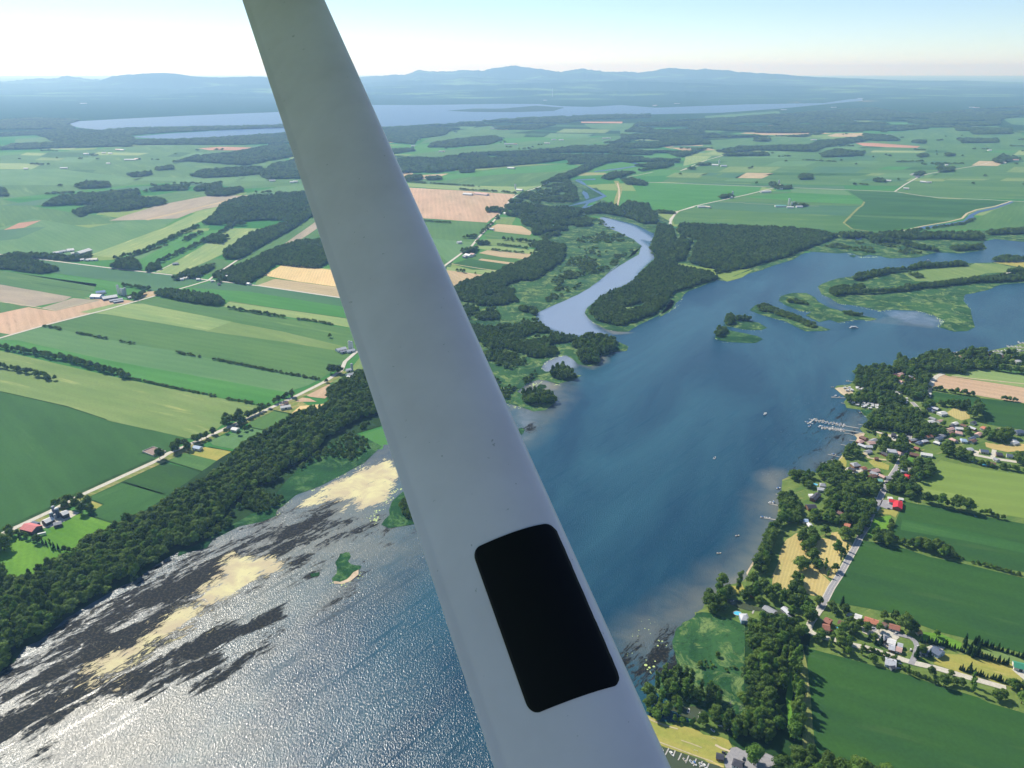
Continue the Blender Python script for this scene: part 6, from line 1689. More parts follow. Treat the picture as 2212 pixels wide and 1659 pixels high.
# ------------------------------------------------------------------ woods, hedges and shrubland that read as one mass: points carrying tree crowns
def cloud(name, label, cat, P3, SCL, kinds, mats=None):
    n = len(P3)
    me = bpy.data.meshes.new(name)
    me.vertices.add(n)
    me.vertices.foreach_set('co', np.asarray(P3, np.float32).ravel())
    a = me.attributes.new('scl', 'FLOAT_VECTOR', 'POINT'); a.data.foreach_set('vector', np.asarray(SCL, np.float32).ravel())
    a = me.attributes.new('rot', 'FLOAT', 'POINT'); a.data.foreach_set('value', (rng.random(n) * 6.283).astype(np.float32))
    a = me.attributes.new('pick', 'INT', 'POINT'); a.data.foreach_set('value', rng.integers(0, len(kinds), n).astype(np.int32))
    o = bpy.data.objects.new(name, me)
    COL.objects.link(o)
    key = 'grow_' + '_'.join(kinds)
    ng = bpy.data.node_groups.get(key)
    if ng is None:
        ng = bpy.data.node_groups.new(key, 'GeometryNodeTree')
        ng.interface.new_socket('Geometry', in_out='INPUT', socket_type='NodeSocketGeometry')
        ng.interface.new_socket('Geometry', in_out='OUTPUT', socket_type='NodeSocketGeometry')
        N = ng.nodes
        gi, go = N.new('NodeGroupInput'), N.new('NodeGroupOutput')
        ip = N.new('GeometryNodeInstanceOnPoints')
        jn = N.new('GeometryNodeJoinGeometry')
        for k in reversed(kinds):
            oi = N.new('GeometryNodeObjectInfo')
            oi.inputs['Object'].default_value = FIRST[k]
            oi.inputs['As Instance'].default_value = True
            oi.transform_space = 'ORIGINAL'
            ng.links.new(oi.outputs['Geometry'], jn.inputs[0])
        ng.links.new(gi.outputs[0], ip.inputs['Points'])
        ng.links.new(jn.outputs[0], ip.inputs['Instance'])
        ip.inputs['Pick Instance'].default_value = True
        def na_(nm, dt):
            q = N.new('GeometryNodeInputNamedAttribute'); q.data_type = dt; q.inputs['Name'].default_value = nm
            return q.outputs['Attribute']
        ng.links.new(na_('pick', 'INT'), ip.inputs['Instance Index'])
        cx = N.new('ShaderNodeCombineXYZ')
        ng.links.new(na_('rot', 'FLOAT'), cx.inputs[2])
        er = N.new('FunctionNodeEulerToRotation')
        ng.links.new(cx.outputs[0], er.inputs[0])
        ng.links.new(er.outputs[0], ip.inputs['Rotation'])
        ng.links.new(na_('scl', 'FLOAT_VECTOR'), ip.inputs['Scale'])
        ng.links.new(ip.outputs[0], go.inputs[0])
    m = o.modifiers.new('grow', 'NODES')
    m.node_group = ng
    tag(o, label, cat, None, 'stuff')
    return o

TOTAL = [0]
ALLB = ['b0', 'b1', 'b2', 'b3', 'b4', 'b5']
def wood(s, label, name='woodland', z=.4, size=1.0, thin=0.0, clear=None, kinds=ALLB, spk=1.0, tall=1.0, edge=.003, ts=60.):
    poly = pts(s)
    if edge:
        poly = rough(poly, edge, .01, 3)
    cx = sum(p[0] for p in poly) / len(poly); cy = sum(p[1] for p in poly) / len(poly)
    near = min(dist(p) for p in poly)
    P3, SC3 = [], []
    # bands of distance, coarser with distance
    d0 = near
    dmax = max(dist(p) for p in poly)
    while d0 < dmax + 1:
        d1 = d0 * 1.35 + 50
        sp = max(6.6 * size, d0 / 330.0) * spk
        xs_, ys2 = scatter(poly, sp)
        dd = np.hypot(xs_, ys2)
        k = (dd >= d0) & (dd < d1) if d0 > near else (dd < d1)
        if clear:
            for c in clear:
                k &= ~inside(xs_, ys2, pts(c))
        if thin:
            k &= (fbm(xs_ / (ts * 2.2 if ts > 60 else ts), ys2 / ts, 3, 11) > thin)
        xs_, ys2 = xs_[k], ys2[k]
        if near < 2600:
            k = np.ones(len(xs_), bool)
            for hx, hy, hr in HOUSES:
                D1 = math.hypot(hx, hy)
                if D1 < 3000:
                    k &= (np.hypot(xs_ - hx * (1 - 6 / D1), ys2 - hy * (1 - 6 / D1)) > hr + 2.5)
            xs_, ys2 = xs_[k], ys2[k]
        n = len(xs_)
        big = sp / spk / 6.6
        h = (.62 + .6 * rng.random(n)) * (.85 + .4 * fbm(xs_ / 70, ys2 / 70, 2, 5))
        vr = .55 + .85 * rng.random(n) ** 1.3
        sxy = big * vr
        P3.append(np.stack([xs_, ys2, np.full(n, z)], -1))
        SC3.append(np.stack([sxy, sxy, np.maximum(h * size * tall, h * size * tall * min(big / size, 1.5) * .9)], -1))
        d0 = d1
    P3 = np.concatenate(P3); SC3 = np.concatenate(SC3)
    TOTAL[0] += len(P3)
    if len(P3) == 0:
        print('empty wood', s[:40]); return
    return cloud(name, label, 'woods' if name == 'woodland' else 'hedge' if 'hedge' in name else 'shrubs', P3, SC3, kinds)

def hedge(s, label, size=.6, gap=.0, width=5, name='hedgerow', kinds=ALLB, z=.4, sp=None):
    ln = dense(pts(s), 6)
    D0 = dist(ln[len(ln) // 2])
    step = sp or max(4.5 * size / .6 * .8, D0 / 520)
    ln = dense(pts(s), step)
    a = np.array(ln)
    k = np.ones(len(a), bool)
    if gap:
        k = fbm(a[:, 0] / 26, a[:, 1] / 26, 3, 21) > gap
    a = a[k]
    n = len(a)
    if n == 0: return
    a = a + (rng.random((n, 2)) - .5) * width
    sc_ = size * (.6 + .8 * rng.random(n))
    wz = max(1.0, step / (6.0 * size))
    P3 = np.stack([a[:, 0], a[:, 1], np.full(n, z)], -1)
    TOTAL[0] += n
    return cloud(name, label, 'hedge', P3, np.stack([sc_ * wz, sc_ * wz, sc_], -1), kinds)

# -- woods of the near left bank
wood('U -420,1500 E 0,925 60,915 110,865 180,835 300,738 420,668 520,608 610,572 700,500 790,445 880,425 960,350 1040,270 1120,170 1240,150 1270,100 1380,40 1420,10 1450,-40 1500,-70 1560,-110 1640,-140 1720,-170 U 816,820 D 2212,880 2150,900 2050,960 1965,1010 1990,1060 1950,1110 1830,1130 1760,1150 1690,1210 1560,1280 1450,1330 1400,1390 1370,1440 1290,1500 1200,1560 1060,1640 N 2212,500 1900,640 1640,740 1500,830 1310,930 1120,1060 1090,1140 900,1180 700,1290 540,1370 200,1530 0,1620 -600,1800', 'dense green broadleaf wood along the left river bank', size=1.12)
wood('E 1120,170 1240,150 1300,110 1380,150 1200,280 1050,330 960,390 900,420 930,380 1040,290', 'shrubs scattered over the dark reeds in front of the left bank wood', 'shrubland', size=.6, thin=.48, spk=1.5)
wood('D 1700,1550 1800,1450 1850,1400 2212,1180 2212,1350 2050,1480 1850,1560', 'willow scrub dotted over the reeds beside the strut', 'shrubland', size=.5, thin=.46, spk=2.0)
wood('E 1800,240 1870,200 1900,330 1820,300', 'bushes on the reed spit cut off by the strut', 'shrubland', size=.6, thin=.3)
wood('U -200,1330 E 0,905 60,950 20,1000 -100,1050', 'bushes at the bottom end of the left bank wood', 'shrubland', size=.7, thin=.35)
# -- the delta beside the strut
wood('F 30,290 100,250 300,190 430,110 640,40 760,20 B 1290,1480 1330,1440 1200,1420 1190,1560 F 640,200 470,260 420,330 460,380 560,420 575,480 500,485 460,440 320,400 100,380 40,360 U 960,640', 'tree belt on the west side of the southern river marsh', size=.85, spk=1.1, thin=.34)
wood('F 60,400 300,370 440,430 575,470 600,535 680,585 790,615 900,640 870,700 800,720 700,745 560,760 400,700 250,700 150,620 U 985,700 960,640', 'broken wood on the delta above the small coves', size=.8, thin=.42, spk=1.15)
wood('F 250,700 560,740 640,740 600,850 520,930 430,980 380,1040 300,980 U 1010,800', 'willow scrub on the delta beside the strut', 'shrubland', size=.6, thin=.44, spk=1.6)
wood('F 870,650 930,625 1100,640 1120,700 1060,735 980,740 930,720 880,715', 'wooded point reaching into the river from the delta', size=1.1, tall=1.1)
wood('F 850,760 880,725 960,720 1010,760 1000,795 900,800', 'small round wood below the wooded point', size=1.05, tall=1.1)
wood('F 680,890 690,850 750,830 820,860 830,900 760,912', 'round tree island between the two white coves', size=1.1, tall=1.1)
wood('F 480,1050 490,1020 560,1000 660,1010 700,1050 660,1075 560,1080', 'oval tree island nearest to the strut', size=1.1, tall=1.1)
wood('F 780,180 1130,40 1220,50 1090,130 940,230 800,320 680,380 590,425 680,320', 'shrubs thinly spread over the marsh west of the river bend', 'shrubland', size=.42, thin=.42, spk=2.0, edge=0)
wood('B 1480,1200 1560,1210 1790,1350 1780,1420 1600,1560 1400,1640 1230,1640 1340,1480', 'low bushes over the broad marsh inside the river bend', 'shrubland', size=.42, thin=.44, spk=2.2, edge=0)
wood('C 1000,1230 1300,1200 1480,1230 1600,1280 1400,1290 1200,1265', 'low bushes on the right-hand marsh', 'shrubland', size=.42, thin=.42, spk=1.8, edge=0)
wood('B 1100,1100 1600,1160 1400,1180 1440,1250 1200,1340 1180,1440 1040,1400 1200,1350 1060,1250 1000,1180 930,1110 1000,1050 1160,1000 1240,930 1350,940 1400,1000 1420,1090', 'bushy marsh at the head of the southern river', 'shrubland', size=.75, thin=.40, spk=1.15)
wood('B 1040,1180 1100,1200 1380,1165 1440,1170 1380,1195 1300,1195 1100,1215 1040,1240', 'line of trees across the marsh at the river head', size=.9)
wood('B 1380,1210 1480,1200 1500,1250 1400,1255', 'patch of bushes west of the silver river bend', 'shrubland', size=.8)
wood('B 1100,1290 1170,1285 1170,1310 1110,1312', 'short thicket at the east end of the striped fields', size=.9)
wood('B 1130,1390 1200,1360 1330,1390 1310,1480 1200,1560 900,1655 640,1655 780,1600 900,1560 1080,1480 1190,1420', 'long wood between the striped fields and the marsh', size=.95)
# -- peninsula and the big plantation
wood('F 935,450 1000,375 1080,325 1190,285 1250,225 1300,175 1380,110 1440,50 1500,0 1570,-70 1600,20 1500,110 1540,150 1640,170 1740,185 1800,220 1780,232 1600,285 1490,330 1450,400 1370,460 1250,510 1150,545 1100,535 1000,510', 'dense wood covering the peninsula between the two rivers', size=.92, spk=1.08, clear=['F 1150,420 1290,385 1330,410 1200,450', 'B 2160,1350 2110,1380 1990,1560 2030,1500'])
wood('C 130,1150 256,1200 198,1335 300,1360 450,1378 560,1362 640,1335 780,1300 870,1262 1000,1215 1095,1175 1000,1150 700,1125 300,1112 150,1105', 'large even-aged plantation wood on the north side of the river', size=.92, spk=1.05, clear=['C 620,1225 630,1228 580,1312 568,1308'])
wood('C 168,1203 216,1203 160,1322 108,1322', 'narrow plantation strip between two cut lanes', size=.9)
wood('C 20,1110 100,1120 120,1190 66,1300 10,1330 -30,1250', 'wood between the silver river and the plantation', size=.9, thin=.3)
wood('C 350,1395 400,1365 470,1375 400,1392', 'clump of trees on the grass bank by the landing', size=.9)
wood('C 1100,1165 1190,1160 1290,1170 1500,1155 1640,1160 1960,1160 1965,1200 1700,1190 1500,1195 1300,1180 1120,1190', 'tree belt between the fields and the right-hand marsh', size=.95)
wood('C 1240,1175 1400,1200 1480,1215 1690,1260 1690,1268 1560,1250 1440,1215 1300,1210', 'slanting tree line through the right-hand marsh', size=.9)
wood('C 1770,1248 1960,1235 1975,1250 1800,1262', 'thicket at the outer end of the right-hand marsh', size=.9)
wood('C 1980,1150 2212,1135 2500,1120 2500,1150 2212,1160 2000,1165', 'tree line on the far bank at the right', size=.9)
wood('B 1450,1160 1560,1110 1640,1110 1690,1130 1750,1090 1850,1110 1895,1110 1890,1145 1940,1190 1930,1235 1850,1235 1740,1195 1600,1165', 'wood at the head of the silver river bend', size=1.0, spk=1.1)
wood('B 1700,940 1780,930 1880,965 1870,978 1740,972', 'small wood beside the grassy dike', size=.9)
wood('B 925,1120 1050,1125 1000,1145 930,1140 940,1170 1020,1180 1000,1190 930,1180', 'thickets beside the road at the marsh edge', size=.9)
# -- islands
wood('G 900,310 960,280 1040,290 1100,320 1250,315 1500,275 1700,250 1830,240 1900,225 2212,205 2500,190 2500,225 2212,240 1900,252 1700,275 1500,295 1300,320 1120,328 1000,332 940,345 905,330', 'tree belt along the near side of the long island', size=.95)
wood('G 1040,235 1080,205 1180,185 1260,175 1400,165 1500,130 1640,135 1720,125 1820,120 1820,140 1700,145 1500,155 1300,190 1100,235', 'tree belt along the far side of the long island', size=1.0)
wood('G 1030,290 1100,240 1260,200 1450,190 1640,215 1620,225 1500,240 1480,270 1260,300 1100,310', 'open woodland in the middle of the long island', size=.6, thin=.45, spk=1.6)
wood('G 1970,105 2060,88 2212,95 2500,95 2500,112 2212,110 2000,112', 'trees on the far tip of the long island', size=.9)
wood('G 2090,185 2160,165 2212,180 2400,175 2400,195 2212,195', 'trees by the white buildings on the long island', size=.8)
wood('G 600,380 640,340 740,325 770,345 720,390 760,400 700,395', 'low trees on the head of the forked island', size=.5, thin=.4)
wood('G 980,455 1050,455 1120,475 1040,475', 'bushes on the tail of the forked island', 'shrubland', size=.5)
wood('G 400,415 460,400 540,430 640,470 760,520 820,545 780,555 640,500 500,455 420,440', 'row of trees along the narrow island', size=.5, thin=.3)
wood('G 195,530 200,485 240,480 245,520 230,545', 'tall clump at the west end of the upper small island', size=.9)
wood('G 260,505 300,490 370,500 340,515', 'low trees on the upper small island', size=.6)
wood('G 130,610 140,565 180,558 205,580 180,600 150,625', 'tall clump at the west end of the lowest island', size=.9)
# -- woods of the left farmland, near to far
wood('D 930,420 1000,395 1100,405 1280,430 1355,465 1310,485 1230,480 1100,460', 'long oval copse between the crossroads and the fields', size=1.0)
wood('D 0,225 150,215 250,240 355,272 250,295 0,262 -200,240', 'flat copse below the left-hand road', size=.95)
wood('A 1150,1495 1300,1440 1440,1370 1600,1310 1740,1300 1850,1330 1850,1400 1700,1452 1490,1430 1420,1490 1330,1542 1200,1515', 'angular wood behind the wheat field', size=1.0)
wood('A 1212,1370 1350,1270 1500,1225 1690,1160 1590,1232 1430,1322 1290,1402 1220,1400', 'tapering wood strip pointing at the strut', size=1.0)
wood('A 1190,1120 1260,1085 1420,1060 1680,1045 1760,1080 1760,1160 1600,1192 1480,1212 1310,1222 1100,1212 1150,1180', 'largest block of woodland on the left plain', thin=.24, ts=120.)
wood('A 230,1108 330,1070 740,1035 760,1052 700,1070 500,1105 230,1116', 'upper of two long woods on the left plain')
wood('A 390,1148 700,1072 870,1082 900,1102 680,1140 480,1152 430,1175', 'lower of two long woods on the left plain')
wood('A 400,1008 470,985 590,995 580,1015 440,1022', 'small flat copse on the left plain')
wood('A -200,1015 0,1018 40,1040 35,1062 -200,1065', 'copse cut by the left edge of the view')
wood('A 780,1038 900,1010 1020,1010 1000,1030 860,1032', 'thin wood strip left of the forked copses')
wood('A 1050,1022 1190,990 1200,1022 1060,1036', 'upper copse of the pair near the strut')
wood('A 1115,1048 1160,1035 1300,1020 1310,1036 1230,1060 1120,1060', 'lower copse of the pair near the strut')
wood('A 1030,955 1100,925 1400,905 1460,935 1300,952 1100,962', 'flat wood in front of the strut on the far plain')
wood('A 940,882 1050,850 1250,830 1500,780 1640,800 1640,835 1340,892 1290,892 1000,872', 'broad wood on the far plain beside the strut')
wood('A 1400,940 1480,890 1590,870 1700,900 1700,965 1440,967', 'wood on the far plain touching the strut')
wood('A 690,945 820,935 810,950 720,960', 'small copse on the far left plain'); wood('A 840,912 940,903 930,918 850,922', 'tiny copse on the far left plain')
wood('A 60,1030 80,1005 90,1020', 'speck of trees on the left plain') if False else None
wood('A -400,780 0,800 100,780 400,772 700,780 700,792 520,795 0,812 -400,830', 'dark belt of woods across the far left plain')
wood('A -400,715 0,725 350,700 560,708 700,735 720,760 1000,757 1300,740 1640,716 1640,770 1320,782 700,782 500,772 300,768 200,730 0,740 -400,750', 'woods along the near shore of the lake')
wood('A 560,704 800,694 1200,686 1530,679 1640,678 1640,684 1530,690 1200,702 860,720 700,735 600,720', 'narrow wooded spit in the lake', z=.7)
wood('A -400,640 0,650 200,640 420,650 355,672 400,695 0,700 -400,705', 'dark forest at the left end of the lake')
# -- woods beyond the delta
wood('B 80,590 350,575 700,548 1000,525 1500,505 1900,495 1900,520 1500,530 1300,560 1100,600 860,600 840,570 560,600 500,640 330,660 300,700 100,680', 'forest along the near lake shore right of the strut', thin=.33, ts=220.)
wood('B 400,720 450,690 700,655 850,645 900,670 800,700 560,720', 'wood between two meadows on the far plain')
wood('B 150,740 300,730 310,745 160,765', 'dark copse close to the strut on the far plain')
wood('B 190,800 300,790 500,790 660,765 950,755 1200,740 1600,690 1900,650 2212,640 2300,700 2212,750 2100,790 2060,830 1960,860 1800,895 1620,940 1580,930 1700,870 1840,835 1700,815 1450,850 1350,835 1340,800 1200,820 900,850 620,870 450,890 220,895', 'great dark forest filling the middle distance', thin=.37, ts=260.)
wood('B 1340,900 1450,850 1640,810 1500,870 1340,935 1220,950 1160,975 1260,920', 'wooded edge of the road at the marsh head')
wood('B 240,925 350,910 355,940 250,950', 'copse left of the green meadow'); wood('B 610,880 720,875 700,890 610,892', 'small copse on the middle meadow'); wood('B 390,930 490,925 485,940 390,943', 'flat copse above the pink field')
wood('C -100,490 0,485 300,470 750,440 1000,420 1300,402 1560,440 1800,420 2212,390 2600,380 2600,440 2212,452 2080,470 2060,505 1850,515 1580,530 1380,550 1240,548 1000,558 890,578 620,575 260,585 320,605 340,640 150,700 140,730 60,765 -60,770 -200,700 -200,560', 'wide dark forest across the right horizon plain', thin=.37, ts=260.)
wood('C 990,682 1080,655 1260,670 1240,690 1010,700', 'dark flat wood on the right plain')
wood('C 1820,590 2050,590 2060,612 1830,614', 'long copse far right on the plain')
wood('C 1800,520 2130,530 2130,560 1900,562 1890,540 1810,540', 'pair of joined copses far right')
wood('C 590,585 690,590 680,605 600,605', 'small copse left on the right plain')
wood('C 370,665 500,640 900,630 1050,600 1250,580 1320,590 1200,612 1000,642 960,667 600,657 430,674', 'winding tree belt on the right plain')
wood('C 400,688 600,674 690,680 685,690 420,692', 'short belt below the winding belt')
wood('C 855,825 880,808 940,815 935,832 860,834', 'small oval copse alone on the right plain')
wood('C 1250,560 1420,575 1460,600 1300,600 1250,585', 'trees around the far village')
wood('C 1560,600 1615,600 1610,618 1540,612', 'copse near the far village')
wood('C 1700,760 1790,770 1780,785 1700,790', 'trees on the slanting far road'); wood('C 2020,720 2090,695 2200,712 2160,718 2060,738', 'trees on the far right hamlet')
wood('C 1575,685 1630,688 1620,698 1575,698', 'tiny copse on the right plain'); wood('C 1740,680 1790,680 1790,692 1745,692', 'tiny copse further right on the plain')
# -- east bank village, behind the nearest trees
VC = ['I 730,1340 820,1480 900,1440 1040,1480 1000,1600 760,1620', 'I 800,830 1060,840 1050,920 860,910', 'I 1260,600 1480,600 1560,590 1670,640 1660,720 1560,700 1400,690', 'I 680,1090 900,1110 900,1210 700,1180',
      'I 1070,560 1220,560 1210,660 1100,620', 'I 1480,900 1800,860 1900,1100 1500,1080', 'I 440,1120 600,1100 620,1240 440,1240', 'J 740,640 860,560 1000,600 1060,720 900,760', 'J 880,420 1080,300 1120,400 960,480']
wood('I 545,330 560,220 760,190 900,220 1160,240 1290,300 1250,420 1230,520 1100,520 900,420 640,400 540,380', 'park trees over the northern campground', size=1.1, clear=VC, spk=1.15, thin=.24)
wood('I 580,470 700,440 900,450 980,500 1060,560 950,590 800,560 640,540 460,550 455,500', 'trees over the campground by the bay', size=1.05, thin=.26, clear=VC, spk=1.2)
wood('I 920,200 980,110 1060,170 1200,110 1390,40 1520,80 1700,40 1900,60 2212,80 2212,170 2000,180 1900,200 1640,220 1600,260 1480,240 1200,230 1000,240', 'shoreline trees at the northern end of the village', size=1.2, thin=.30)
wood('I 640,760 760,640 940,600 1100,620 1260,520 1320,560 1300,660 1100,700 1300,740 1500,780 1620,760 1760,880 1740,960 1500,930 1300,950 1080,960 1100,850 900,830 800,820 760,900 660,880 640,800', 'garden trees through the middle of the village', size=1.05, thin=.30, spk=1.15, clear=VC)
wood('I 560,980 640,900 780,920 1000,890 1060,960 1050,1060 900,1140 880,1080 700,1040 500,1090 440,1080 470,1000', 'garden trees around the white houses on the shore road', size=1.05, thin=.30, spk=1.15, clear=VC)
wood('I 1000,1160 1200,1140 1310,1180 1310,1260 1180,1320 1130,1330 1160,1440 1100,1480 960,1440 900,1420 920,1280 1000,1290', 'dark trees around the red-roofed house by the lime field', size=1.15, thin=.14, clear=VC)
wood('I 100,1260 300,1150 430,1140 440,1240 600,1290 760,1300 820,1400 720,1440 700,1600 740,1659 540,1659 420,1560 300,1500 360,1400 280,1340 200,1280 100,1300 0,1320 0,1240', 'trees between the shore and the main road', size=1.05, thin=.28, spk=1.15, clear=VC + ['J 1850,330 1960,340 1880,480 1830,460'])
wood('J 490,300 620,240 760,240 880,220 900,340 860,420 760,440 620,420 500,440', 'shoreline trees above the pier bay', size=1.0, thin=.34, spk=1.15)
wood('J 500,470 620,560 700,560 760,640 700,760 820,860 740,900 620,900 480,820 440,760 520,600', 'trees along the shore south of the piers', size=1.0, thin=.34, spk=1.15)
wood('J 1060,460 1200,420 1320,500 1500,560 1600,700 1500,760 1400,680 1280,640 1200,700 1060,640', 'trees behind the long dark roofs', size=1.05, thin=.26, spk=1.15)
wood('J 1300,420 1700,440 1760,560 1660,800 1600,960 1500,900 1560,720 1380,540', 'tall trees on the shore side of the main road', size=1.1, thin=.3)
wood('J 900,720 1100,760 1300,840 1480,840 1440,960 1280,960 1150,900 1000,880 880,840', 'garden trees north of the hayfield', size=1.0, thin=.3, spk=1.3)
wood('J 1690,1090 1760,1040 1900,1060 2000,1130 1900,1180 1740,1160', 'thicket at the corner of the large field', size=1.0, thin=.2)
wood('J 1640,1060 1720,1010 1920,960 1960,780 2000,860 1900,1040 1700,1100', 'bushes on the bright green waste plot', 'shrubland', size=.55, thin=.42, spk=1.6)
wood('I 1340,560 1500,560 1530,590 1380,580', 'dark trees behind the yellow yard', size=.9); wood('I 1530,570 1660,560 1680,600 1540,605', 'dark row of trees right of the yellow yard', size=1.0)
wood('I 1700,640 1740,560 1780,600 1790,690 1740,730 1690,700', 'tall tree group at the field corner', size=1.5, tall=1.1)
wood('I 1800,860 2080,850 2090,920 1990,930 1820,900', 'dark trees behind the mown lot', size=1.2); wood('I 1390,1010 1480,1000 1500,1060 1400,1070', 'dark round trees by the lime field', size=1.2)
wood('I 1530,1020 1600,1010 1700,1110 1560,1090', 'dark trees at the head of the lime field', size=1.15)
wood('I 2130,1060 2400,1080 2400,1180 2140,1150', 'trees at the right end of the gravel street', size=1.1, thin=.2)
wood('J 1440,1010 1500,900 1590,760 1650,640 1720,560 1760,640 1700,760 1620,900 1560,1040 1500,1060', 'trees overhanging the main road north of the hayfield', size=1.0, thin=.12)
wood('J 1040,560 1300,620 1500,760 1540,900 1420,900 1300,860 1150,800 1040,700', 'garden trees between the long dark roofs and the main road', size=1.05, thin=.30)
wood('J 480,540 560,520 640,560 700,660 760,760 700,860 560,860 460,760', 'dense shore trees facing the two long piers', size=1.05, thin=.2)
wood('I 840,1400 920,1300 960,1200 1000,1080 1060,1090 1020,1200 960,1340 900,1440', 'trees lining the main road through the village', size=1.0, thin=.34)
# -- hedges and field trees
hedge('D 0,740 200,775 400,815 500,840 640,880 770,920', 'tall hedgerow along the top of the olive field', .95, .0, 8)
hedge('D -100,845 0,855 160,885 330,935', 'broken hedge in the upper left of the olive field', .85, .30, 7)
hedge('D 770,920 870,940 1070,985 1200,1010 1400,1050 1600,1092', 'low scrubby hedge continuing to the road', .32, .34, 5)
hedge('D 270,607 600,677 900,735', 'dotted hedge line in the dusty field', .4, .40, 6)
hedge('D 1050,765 1300,810 1600,870 1910,928', 'row of small bushes between two green fields', .36, .34, 5)
hedge('D 1380,503 1700,555', 'hedge right of the oval copse', .6, .2, 6); hedge('D 1700,555 1900,580 2120,622', 'dotted hedge running to the strut', .4, .44, 5)
hedge('D 740,365 900,390', 'short dark hedge beside the large silo farm', .7, .12, 8)
hedge('A 620,1400 760,1370 960,1275 1070,1225', 'hedge running up from the hamlet', .9, .1, 14); hedge('A 700,1390 900,1325', 'inner thin hedge of the narrow field', .35, .2, 8)
hedge('A 800,1455 900,1400 1100,1310 1230,1240 1260,1215', 'hedge on the near side of the narrow field', .9, .08, 14); hedge('A 990,1305 1090,1260', 'short thick hedge between narrow fields', .9, 0, 20)
wood('A 1095,1310 1140,1280 1230,1285 1200,1318', 'bulge of trees in the long hedge', size=.9)
wood('A 600,1450 640,1415 720,1400 760,1460 680,1462', 'trees round the roadside hamlet', size=.9, thin=.2)
wood('A 940,1510 1000,1480 1160,1430 1150,1450 1060,1505 960,1515', 'trees at the crossroads hamlet', size=1.0, thin=.15)
wood('A 790,1460 860,1440 870,1455 800,1470', 'trees at the field gate by the road', size=.9); wood('A -50,1400 0,1395 110,1375 280,1385 400,1395 500,1375 480,1400 400,1415 250,1400 0,1410', 'trees along the road beside the large barns', size=.8, thin=.3)
wood('D 760,440 870,410 860,430 820,450', 'trees around the silo farmhouse', size=.9, thin=.2); wood('D 1290,345 1320,335 1320,345', 'trees right at the crossroads', size=1.0)
hedge('B 620,1005 900,1020 990,1030', 'hedge along the top of the pink field', .6, .2, 10); hedge('B 240,950 450,965 740,985', 'long dark hedge north of the pink field', .6, .3, 12)
wood('B 790,1140 900,1140 890,1160 800,1158', 'trees at the corner of the pink field', size=.9)
hedge('B 370,1218 550,1230', 'row of trees in the green field below the pink field', .6, .25, 8); hedge('B 920,1345 1150,1370', 'thick hedge between the striped fields', .9, .0, 14)
hedge('B 880,1380 1070,1405', 'middle hedge of the striped fields', .6, .15, 8); hedge('B 830,1412 1090,1440', 'low dotted hedge of the striped fields', .5, .4, 8)
wood('B 640,1330 730,1325 720,1335 640,1335', 'trees behind the roadside farm', size=.9); wood('B 620,1425 740,1400 720,1430 640,1440', 'trees round the roadside farm', size=1.0, thin=.15); wood('B 730,1365 820,1375 800,1380 740,1380', 'trees right of the roadside farm', size=.9)
hedge('B 760,1305 860,1205 940,1110', 'trees along the delta road', .7, .42, 14); hedge('B 590,1555 800,1590', 'field trees in the tan stripes', .7, .46, 8)
hedge('C 1500,1142 1620,1130 1850,1098 1920,1068', 'trees along the canal bank', .6, .30, 12)
hedge('C 890,716 1080,726', 'thin far hedge on the right plain', .7, .1, 12); hedge('C 1660,740 1830,738', 'far hedge beside the long barn', .8, .0, 16)
for s, l in (('C 680,865 700,868', 'first'), ('C 740,880 820,885', 'second')): pass
wood('C 680,862 720,855 740,880 820,880 815,890 740,892 690,880', 'trees round the crossroads farm on the plain', size=.9, thin=.2)
wood('C 250,745 330,740 330,748 260,750', 'row of trees beside the far white barns', size=.8); wood('C 195,770 235,765 232,772 200,772', 'trees at the bend of the far road', size=.9)
wood('C 378,940 430,930 470,935 440,945 385,947', 'trees round the silo on the slanting road', size=.8); wood('C 1310,840 1370,835 1370,848 1320,850', 'trees beside the low far farm', size=.9)
wood('C 1540,800 1610,785 1600,810 1560,812', 'trees in the far roadside hamlet', size=.8, thin=.2); wood('C 820,985 910,985 880,998 830,998', 'trees behind the silo farm on the plain', size=.7, thin=.2)
wood('C 0,1022 110,1030 120,1040 0,1032', 'trees at the lane by the plantation', size=.7)
hedge('I 1290,405 1400,420 1500,440 1600,455 1700,470', 'row of bushes below the pink field', .8, .1, 5); hedge('I 1730,475 1900,500 2130,525', 'dotted row of bushes at the end of the pink field', .72, .38, 5)
hedge('I 1870,205 1960,225 2212,255 2600,300', 'thick hedge right of the shoreline trees', 1.0, .0, 6); hedge('I 2000,165 2212,190', 'far hedge by the marina fields', .8, .0, 6)
hedge('H 1270,170 1330,190 1400,195 1520,225', 'tall hedge between lime and dark fields', 1.25, .12, 7); hedge('H 1520,225 1700,265 1831,290 2000,320', 'thin hedge below the lime field', .75, .36, 6)
wood('H 1185,400 1240,395 1330,415 1415,450 1430,485 1380,485 1280,455 1190,430', 'dense strip of trees between two dark fields', size=1.1)
hedge('H 1090,390 1180,420', 'hedge left of the dense strip', .9, .1, 5); hedge('H 1430,480 1831,590', 'weedy bank between two dark fields', .3, .36, 5)
hedge('H 1040,1055 1130,1100 1340,1190', 'clipped green hedge at the top of the bottom field', .35, .0, 1.5, sp=2.2)
hedge('I 1590,1080 1800,1150 2212,1225', 'hedge along the top of the lime field', .6, .2, 7)
hedge('K 1600,815 1700,842 1920,915', 'dark clipped hedge beside the gravel road', .4, .0, 1.5, sp=2.2)
hedge('H 1470,1110 1600,1150 1831,1210 1950,1240', 'long clipped conifer hedge along the gravel road', .55, .0, 1.5, kinds=['c0', 'c1'], sp=2.3)
hedge('H 1250,955 1400,985 1470,1005 1560,1040 1740,1085', 'conifer hedge behind the blue-roofed house', .62, .0, 1.5, kinds=['c0', 'c1'], sp=2.4)
